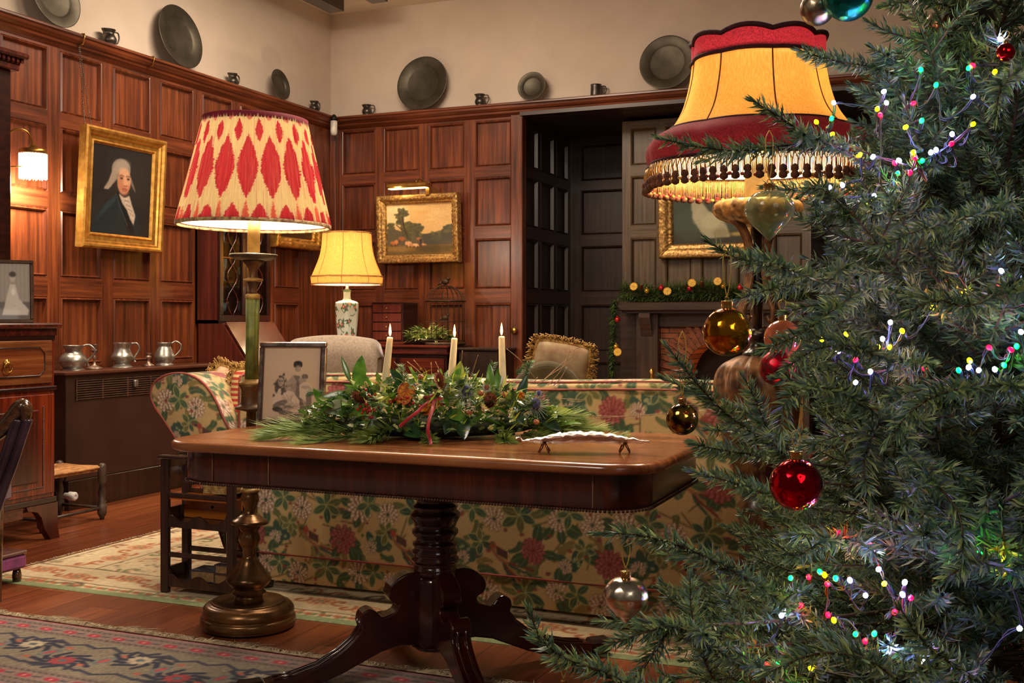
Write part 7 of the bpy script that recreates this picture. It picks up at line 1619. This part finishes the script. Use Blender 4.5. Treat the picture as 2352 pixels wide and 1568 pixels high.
def cone_r(h): return max(.05, .46*(2.42-h)**.9) if h > .35 else .85
h = .30
while h < 2.34:
    nbr = int(4+cone_r(h)*10)
    for i in range(nbr):
        a = k*2.39996+rg.uniform(-.2, .2); k += 1; hh = h+rg.uniform(-.03, .03); L = cone_r(hh)*rg.uniform(.82, 1.08); el = rg.uniform(.02, .28)+.25*(hh/2.4)
        if hh < .6: el = rg.uniform(-.2, .15)
        for _ in range(14):
            tip = (TXc+math.cos(a)*math.cos(el)*L, TYc+math.sin(a)*math.cos(el)*L, hh+math.sin(el)*L); px, py, Z = proj(tip)
            if (px > sil(py)+75 and Z > 1.12): break
            L *= .90
        if L < .1: continue
        items.append((hh, a, el, L, px, py, Z))
    h += .078
def place(hh, a, el, L):
    ci = min(range(4), key=lambda q: abs((.24, .36, .50, .66)[q]-L)); vi = ci*3+int(rg.integers(3)); s = L/VARS[vi][0]
    M = Matrix.Translation((TXc, TYc, hh)) @ Matrix.Rotation(a, 4, 'Z') @ Matrix.Rotation(-el, 4, 'Y') @ Matrix.Rotation(rg.uniform(-.5, .5), 4, 'X') @ Matrix.Diagonal((s, max(.85, min(1.15, s)), max(.85, min(1.15, s)), 1)); return vi, M
HERO = [
 [(1960, 335, 1.72), (1850, 330, 1.66), (1700, 345, 1.60), (1600, 336, 1.57), (1518, 318, 1.55)], [(1905, 330, 1.66), (1850, 308, 1.62), (1795, 272, 1.60), (1733, 233, 1.58)],
 [(2060, 170, 1.85), (1990, 152, 1.80), (1910, 138, 1.76), (1838, 116, 1.74)], [(1960, 665, 1.7), (1870, 640, 1.6), (1780, 608, 1.52), (1690, 592, 1.48), (1632, 556, 1.46)],
 [(2010, 640, 1.75), (1900, 640, 1.66), (1780, 662, 1.58), (1688, 690, 1.54)], [(2010, 640, 1.64), (1930, 700, 1.5), (1840, 765, 1.42), (1748, 806, 1.38)],
 [(1830, 1060, 1.75), (1730, 995, 1.66), (1655, 938, 1.6), (1590, 868, 1.56), (1536, 800, 1.54)], [(1890, 1170, 1.72), (1790, 1145, 1.64), (1690, 1110, 1.58), (1590, 1082, 1.55)],
 [(1850, 1060, 1.78), (1740, 1045, 1.72), (1640, 1030, 1.68), (1590, 1018, 1.66)], [(2080, 990, 1.55), (1960, 915, 1.36), (1860, 888, 1.28), (1800, 930, 1.25), (1796, 1010, 1.24)],
 [(1870, 1440, 1.62), (1750, 1350, 1.48), (1640, 1288, 1.40), (1540, 1246, 1.36), (1450, 1226, 1.33), (1376, 1226, 1.32)], [(1600, 1640, 1.42), (1480, 1590, 1.34), (1390, 1545, 1.28), (1305, 1515, 1.25), (1245, 1470, 1.23), (1218, 1408, 1.22)],
 [(1760, 1560, 1.62), (1640, 1490, 1.5), (1530, 1432, 1.44)], [(1640, 1490, 1.5), (1555, 1440, 1.44), (1480, 1452, 1.41), (1395, 1484, 1.39)],
 [(1540, 1440, 1.44), (1500, 1500, 1.41), (1460, 1560, 1.40), (1440, 1600, 1.40)], [(1640, 1560, 1.56), (1605, 1480, 1.54), (1588, 1400, 1.53), (1585, 1330, 1.53)],
 [(2040, 930, 1.5), (2005, 1000, 1.40), (1985, 1070, 1.36), (1996, 1140, 1.35)], [(2080, 1040, 1.48), (2150, 1110, 1.36), (2205, 1190, 1.32), (2212, 1300, 1.30)],
 [(2330, 470, 1.62), (2220, 500, 1.52), (2110, 530, 1.46), (2012, 572, 1.43)], [(2200, 20, 1.9), (2120, 0, 1.84), (2030, 14, 1.8)], [(2260, 110, 1.9), (2160, 100, 1.84), (2090, 90, 1.81), (2044, 74, 1.80)],
 [(2080, 510, 1.75), (1960, 485, 1.66), (1865, 500, 1.62)], [(2120, 1600, 1.35), (2000, 1520, 1.26), (1880, 1500, 1.22), (1760, 1545, 1.20)], [(2240, 1560, 1.30), (2130, 1480, 1.24), (2070, 1400, 1.22)],
 [(1960, 520, 1.7), (1930, 470, 1.62), (1880, 430, 1.57), (1845, 445, 1.55)], [(1830, 1100, 1.7), (1775, 1010, 1.64), (1740, 930, 1.60), (1712, 872, 1.58)], [(2100, 860, 1.6), (1980, 800, 1.46), (1880, 800, 1.42), (1800, 850, 1.40)],
 [(1990, 1240, 1.62), (1900, 1240, 1.5), (1830, 1275, 1.45), (1785, 1250, 1.43)], [(2340, 900, 1.5), (2220, 890, 1.36), (2110, 930, 1.30), (2040, 1010, 1.28)], [(2352, 1330, 1.45), (2250, 1290, 1.34), (2170, 1330, 1.30)],
 [(2340, 640, 1.5), (2240, 700, 1.40), (2150, 690, 1.35), (2080, 720, 1.33)], [(2360, 150, 1.62), (2300, 200, 1.52), (2290, 270, 1.5)], [(1800, 1010, 1.9), (1700, 990, 1.84), (1630, 985, 1.82)]]
items.sort(key=lambda t: (not (t[4]-200 < 2500 and -200 < t[5] < 1750), t[6]))
nh = len(HERO); keep = items[:100-nh]; rest = items[100-nh:]
for hi, pts in enumerate(HERO):
    rng = np.random.default_rng(500+hi); nb = NB(); P = [tuple(W(*p)-Vector((TXc, TYc, 0))) for p in pts]
    # the bare limb runs back to the trunk
    p0 = P[0]; root_ = (0, 0, p0[2]-.12*math.hypot(p0[0], p0[1])); limb = [root_, ((root_[0]+p0[0])/2, (root_[1]+p0[1])/2, (root_[2]+p0[2])/2-.01), p0]
    sprig(nb, limb, rng, .022, 450, rad=.006); sprig(nb, P, rng, .029, 1350, rad=.003, tint=1.3, wd=.0015)
    R_, Lh = resample(P, 24)
    for q in range(2 if Lh > .2 else 0):
        f = 5+q*6+int(rng.integers(3)); T = nrm((R_[f+1]-R_[f])[None])[0]; sd = nrm(np.cross(T, [0, 0, 1.])[None])[0]*(1 if q % 2 else -1); d = T*.8+sd*.8+np.array([0, 0, rng.uniform(-.2, .3)]); d /= np.linalg.norm(d); l = rng.uniform(.06, .11)
        e = R_[f]+d*l; px, py, _ = proj(e+np.array([TXc, TYc, 0]))
        sprig(nb, [tuple(R_[f]), tuple(R_[f]+d*l*.5+np.array([0, 0, .004])), tuple(e)], rng, .027, 1150, rad=.0018, tint=1.3, wd=.0015)
    nb_mesh(nb, 'branch', tree)
for it in keep:
    vi, M = place(*it[:4]); o = bpy.data.objects.new('branch', VMESH[vi]); COL.objects.link(o); o.parent = tree; o.matrix_local = Matrix.Translation((-TXc, -TYc, 0)) @ M
big_ = NB()
for it in rest:
    vi, M = place(*it[:4]); A = np.array(Matrix.Translation((-TXc, -TYc, 0)) @ M); V, Q, T, C = VARS[vi][1]; big_.add(V @ A[:3, :3].T+A[:3, 3], Q, T, C)
V, Q, T, C = big_.arrays(); o = np_mesh('inner_branches', V, T, M_NEED, tree, C, True, Q); o['kind'] = 'stuff'

# ------------------------------------------------------------------ string lights
BULBS = [(2298,90,'w'),(2234,150,'r'),(2225,156,'g'),(2285,165,'y'),(2115,160,'g'),(2150,195,'g'),(2030,210,'w'),(2036,236,'w'),(2235,222,'w'),(2098,237,'r'),(2015,250,'y'),(2022,264,'r'),(1915,236,'w'),(1910,272,'g'),(1912,308,'y'),(1875,280,'y'),(2080,292,'y'),(2117,277,'g'),(2235,285,'y'),(2187,308,'w'),(2185,330,'r'),(2138,350,'w'),(2150,344,'w'),(2098,350,'y'),(2102,363,'r'),(2118,369,'g'),(1975,355,'y'),(2005,360,'w'),(2065,368,'w'),(2055,374,'r'),(2062,398,'g'),(2090,396,'r'),(1905,430,'w'),(1935,425,'w'),(2008,450,'w'),(2000,460,'y'),
 (2220,665,'y'),(2168,695,'r'),(2143,705,'y'),(2290,660,'r'),(2296,674,'g'),(2300,622,'w'),(1943,768,'y'),(1888,780,'y'),(1925,807,'w'),(2072,760,'y'),(2027,778,'w'),(2003,802,'r'),(2016,797,'y'),(2043,797,'y'),(1965,826,'r'),(1999,853,'w'),(1965,878,'w'),(2123,845,'r'),(2202,850,'g'),(2225,843,'w'),(2248,850,'w'),(2285,848,'w'),(2306,838,'g'),(2227,828,'y'),(2322,803,'r'),(2335,795,'g'),(2272,798,'r'),(2345,762,'w'),(2045,740,'w'),
 (1893,1241,'y'),(1925,1223,'r'),(2005,1267,'r'),(1816,1327,'g'),(1857,1325,'r'),(1883,1313,'g'),(1894,1320,'y'),(1919,1328,'g'),(1900,1341,'r'),(1952,1332,'w'),(1988,1367,'w'),(2018,1307,'w'),(2031,1340,'y'),(2078,1337,'w'),(2073,1365,'w'),(2092,1373,'r'),(2055,1405,'r'),(2080,1435,'w'),(1840,1390,'r'),(1795,1413,'w'),(1902,1412,'r'),(1915,1424,'y'),(1965,1456,'g'),(2008,1455,'g'),(1987,1472,'r'),(2045,1482,'w'),(2122,1521,'w'),(1862,1533,'y'),(1760,1527,'r'),(1787,1525,'g'),(2250,1271,'g'),(2342,1443,'w'),(2300,1290,'y')]
sl_ = empty('string_lights', (TXc, TYc, 0), 'dark cable string of tiny white, red, green and yellow lights wound through the Christmas tree', 'string lights')
BC = {'w': ((132, 140, 255), 420), 'g': ((0, 255, 20), 150), 'r': ((255, 0, 4), 170), 'y': ((255, 200, 0), 140)}
rr = random.Random(12); P3 = []
for (px, py, c) in BULBS:
    h_ = HC+(HY-py)*1.45/F; r_ = cone_r(h_)*.86; rd = ray(px, py); ax, ay = -TXc, -TYc; A_ = rd.x**2+rd.y**2; B_ = 2*(rd.x*ax+rd.y*ay); C_ = ax*ax+ay*ay-r_*r_; D_ = B_*B_-4*A_*C_
    Z = ((-B_-math.sqrt(D_))/(2*A_)) if D_ > 0 else -B_/(2*A_); Z = min(max(Z, 1.22), 1.9)-.03+rr.uniform(-.015, .015); p = W(px, py, Z); P3.append((p, c, Z))
bb_ = {}
for c, (col, s) in BC.items():
    b = MB(); b.sphere((0, 0, 0), .0034, 10, 8, (1, 1, 1.25)); o = b.build('bulb', glow('tree_bulb_'+c, col, s)); bb_[c] = o
for (p, c, Z) in P3:
    o = bb_[c].copy(); COL.objects.link(o); o.parent = sl_; o.location = p-sl_.location; o.rotation_euler = (rr.uniform(-1, 1), rr.uniform(-1, 1), 0)
for o in bb_.values(): bpy.data.objects.remove(o)
b = MB(); M_CAB = plain('dark_green_cable', (18, 24, 26), .5)
def chain(idx):
    pts = [P3[i][0] for i in idx]
    for a, c in zip(pts[:-1], pts[1:]):
        if (a-c).length > .35: continue
        m = (a+c)/2+Vector((rr.uniform(-.02, .02), .02, rr.uniform(-.04, -.005))); q = smooth_pts([tuple(a+Vector((0, .004, 0))), tuple(a.lerp(m, .5)+Vector((0, .015, -.008))), tuple(m), tuple(m.lerp(c, .5)+Vector((0, .015, .004))), tuple(c+Vector((0, .004, 0)))], 4)
        b.tube(q, .0014, 4); b.tube([(x+.003*math.sin(i*1.3), y+.003, z+.003*math.cos(i*1.3)) for i, (x, y, z) in enumerate(q)], .0014, 4)
def order(ids):
    ids = list(ids); out = [ids.pop(0)]
    while ids: j = min(ids, key=lambda i: (P3[i][0]-P3[out[-1]][0]).length); ids.remove(j); out.append(j)
    return out
for a_, c_ in ((0, 36), (36, 65), (65, len(P3))): b = MB(); chain(order(range(a_, c_))); b.build('cable', M_CAB, sl_)

# ------------------------------------------------------------------ ornaments
def mercury(name, c, c2, sc=26, rough=.12):
    m, nt, b = base(name, rough, 1.0); n = N(nt, 'ShaderNodeTexNoise'); n.inputs['Scale'].default_value = sc; n.inputs['Detail'].default_value = 3; v = mapped(nt, (1, 1, 1)); nt.links.new(v, n.inputs['Vector'])
    nt.links.new(ramp(nt, n.outputs['Fac'], [(.40, c2), (.58, c)]), b.inputs['Base Color']); n2 = N(nt, 'ShaderNodeTexVoronoi'); n2.inputs['Scale'].default_value = 90; nt.links.new(v, n2.inputs['Vector']); bump(nt, b, n2.outputs['Distance'], .22, .004); return m
def glassy(name, c, fac, rough=.03, bmp=0):
    m, nt, b = base(name, rough, 0); b.inputs['Base Color'].default_value = rgba(c); b.inputs['Coat Weight'].default_value = 1; b.inputs['Specular IOR Level'].default_value = .9; b.inputs['Roughness'].default_value = .15
    t = N(nt, 'ShaderNodeBsdfTransparent'); t.inputs[0].default_value = rgba(tuple(min(255, int(v*.5+128)) for v in c)); mx = N(nt, 'ShaderNodeMixShader')
    lw = N(nt, 'ShaderNodeLayerWeight'); lw.inputs['Blend'].default_value = .35; mp = N(nt, 'ShaderNodeMapRange'); mp.inputs[3].default_value = fac; mp.inputs[4].default_value = 1.0; nt.links.new(lw.outputs['Facing'], mp.inputs[0]); nt.links.new(mp.outputs[0], mx.inputs[0])
    nt.links.new(t.outputs[0], mx.inputs[1]); nt.links.new(b.outputs[0], mx.inputs[2]); nt.links.new(mx.outputs[0], nt.nodes['Material Output'].inputs[0])
    if bmp: n2 = N(nt, 'ShaderNodeTexNoise'); n2.inputs['Scale'].default_value = 60; nt.links.new(mapped(nt, (1, 1, 1)), n2.inputs['Vector']); bump(nt, b, n2.outputs['Fac'], bmp, .003)
    return m
M_CAPG = plain('ornament_cap', (214, 176, 104), .25, .95, (170, 130, 70), 60); M_THR = plain('gold_thread', (206, 170, 60), .5, .4)
BALL = [(math.sin(math.pi*k/20), -math.cos(math.pi*k/20)) for k in range(21)]
ONION = [(0, -1.16), (.10, -1.06), (.30, -.86), (.58, -.60), (.84, -.30), (.98, -.02), (1.0, .14), (.94, .38), (.80, .60), (.58, .78), (.36, .86), (.2, .90)]
def ornament(px, py, rpx, Z, mat, label, shape='ball', loop=70, name='bauble', group=None, tilt=0):
    c = W(px, py, Z); r = rpx*Z/F; rt = empty(name, tuple(c), label, 'bauble', group); pr = BALL if shape == 'ball' else sp2(ONION, 3); topz = r*(1.0 if shape == 'ball' else .9)
    b = MB(); b.lathe([(max(0, q)*r, z*r) for q, z in pr], (0, 0, 0), 40, cap=False); b.build('glass', mat, rt, local=True)
    b = MB(); k = r*.23; b.lathe([(k*1.05, topz-.10*r), (k, topz+.02*r), (k, topz+.22*r), (k*1.08, topz+.24*r), (k*1.05, topz+.27*r), (0, topz+.29*r)], (0, 0, 0), 20, lambda a, z: 1+.03*math.cos(14*a)); b.tube([(k*.35*math.cos(a), 0, topz+.36*r+k*.35*math.sin(a)) for a in np.linspace(0, 2*math.pi, 13)[:-1]], k*.07, 5, closed=True); b.build('cap', M_CAPG, rt, local=True)
    if loop:
        L = loop*Z/F; z0 = topz+.40*r; b = MB()
        for s in (-1, 1): b.tube(smooth_pts([(0, 0, z0), (s*.0035, 0, z0+L*.3), (s*.005, .002*s, z0+L*.8), (0, .001, z0+L)], 4), .0007, 5)
        b.build('hanging_thread', M_THR, rt, local=True)
    return rt
M_RMET = mercury('red_mirror_glass', (196, 8, 22), (176, 4, 16), 8, .1)
ornament(1670, 762, 56, 1.46, mercury('gold_mercury_glass', (236, 158, 36), (150, 84, 14)), 'large gold mercury glass bauble hanging before the mantelpiece', loop=110)
ornament(1828, 1112, 60, 1.40, M_RMET, 'shiny red glass bauble hanging low beside the table corner', loop=40)
ornament(1567, 962, 37, 1.56, mercury('dark_gold_mercury', (196, 150, 70), (60, 44, 22), 60), 'small dark gold crackled bauble above the right end of the table', loop=150)
ornament(1767, 488, 57, 1.55, glassy('clear_green_glass', (168, 176, 130), .10), 'clear greenish glass onion shaped bauble in front of the fringed lampshade', 'onion', 115)
ornament(1437, 1372, 52, 1.33, mercury('pearl_glass', (220, 206, 184), (176, 160, 146), 30, .24), 'pearly translucent onion shaped bauble hanging in front of the sofa back', 'onion', 60)
ornament(1797, 776, 42, 1.62, glassy('orange_glass', (206, 104, 62), .7), 'translucent orange bauble partly behind a fir sprig, above the crimson one', loop=30)
ornament(1785, 845, 41, 1.60, mercury('crimson_flecked', (206, 24, 50), (120, 60, 60), 120, .4), 'matt crimson flecked bauble just below the translucent orange one', loop=0)
ornament(1877, 20, 39, 1.72, mercury('silver_gold_glass', (186, 168, 140), (140, 124, 104), 30, .3), 'frosted silver-gold bauble beside the teal one at the top edge', loop=90)
ornament(1948, -8, 56, 1.66, mercury('teal_satin', (24, 128, 128), (18, 110, 112), 6, .28), 'large satin teal bauble at the top edge of the picture', loop=60)
ornament(2310, 120, 21, 1.60, M_RMET, 'tiny red bauble near the top right corner of the tree', loop=20)
ornament(2160, 70, 44, 1.95, mercury('copper_satin', (130, 74, 50), (104, 58, 40), 10, .35), 'dark copper bauble deep in the branches near the top of the tree', loop=20)
ornament(2292, 262, 44, 1.86, mercury('maroon_satin', (110, 24, 24), (84, 16, 20), 10, .35), 'dark maroon bauble deep among the branches at the upper right', loop=20)
ornament(1295, 1600, 30, 1.28, mercury('pale_copper', (214, 150, 110), (170, 110, 80), 40), 'bauble with a coppery cap hanging from the lowest branch at the bottom edge', loop=60)
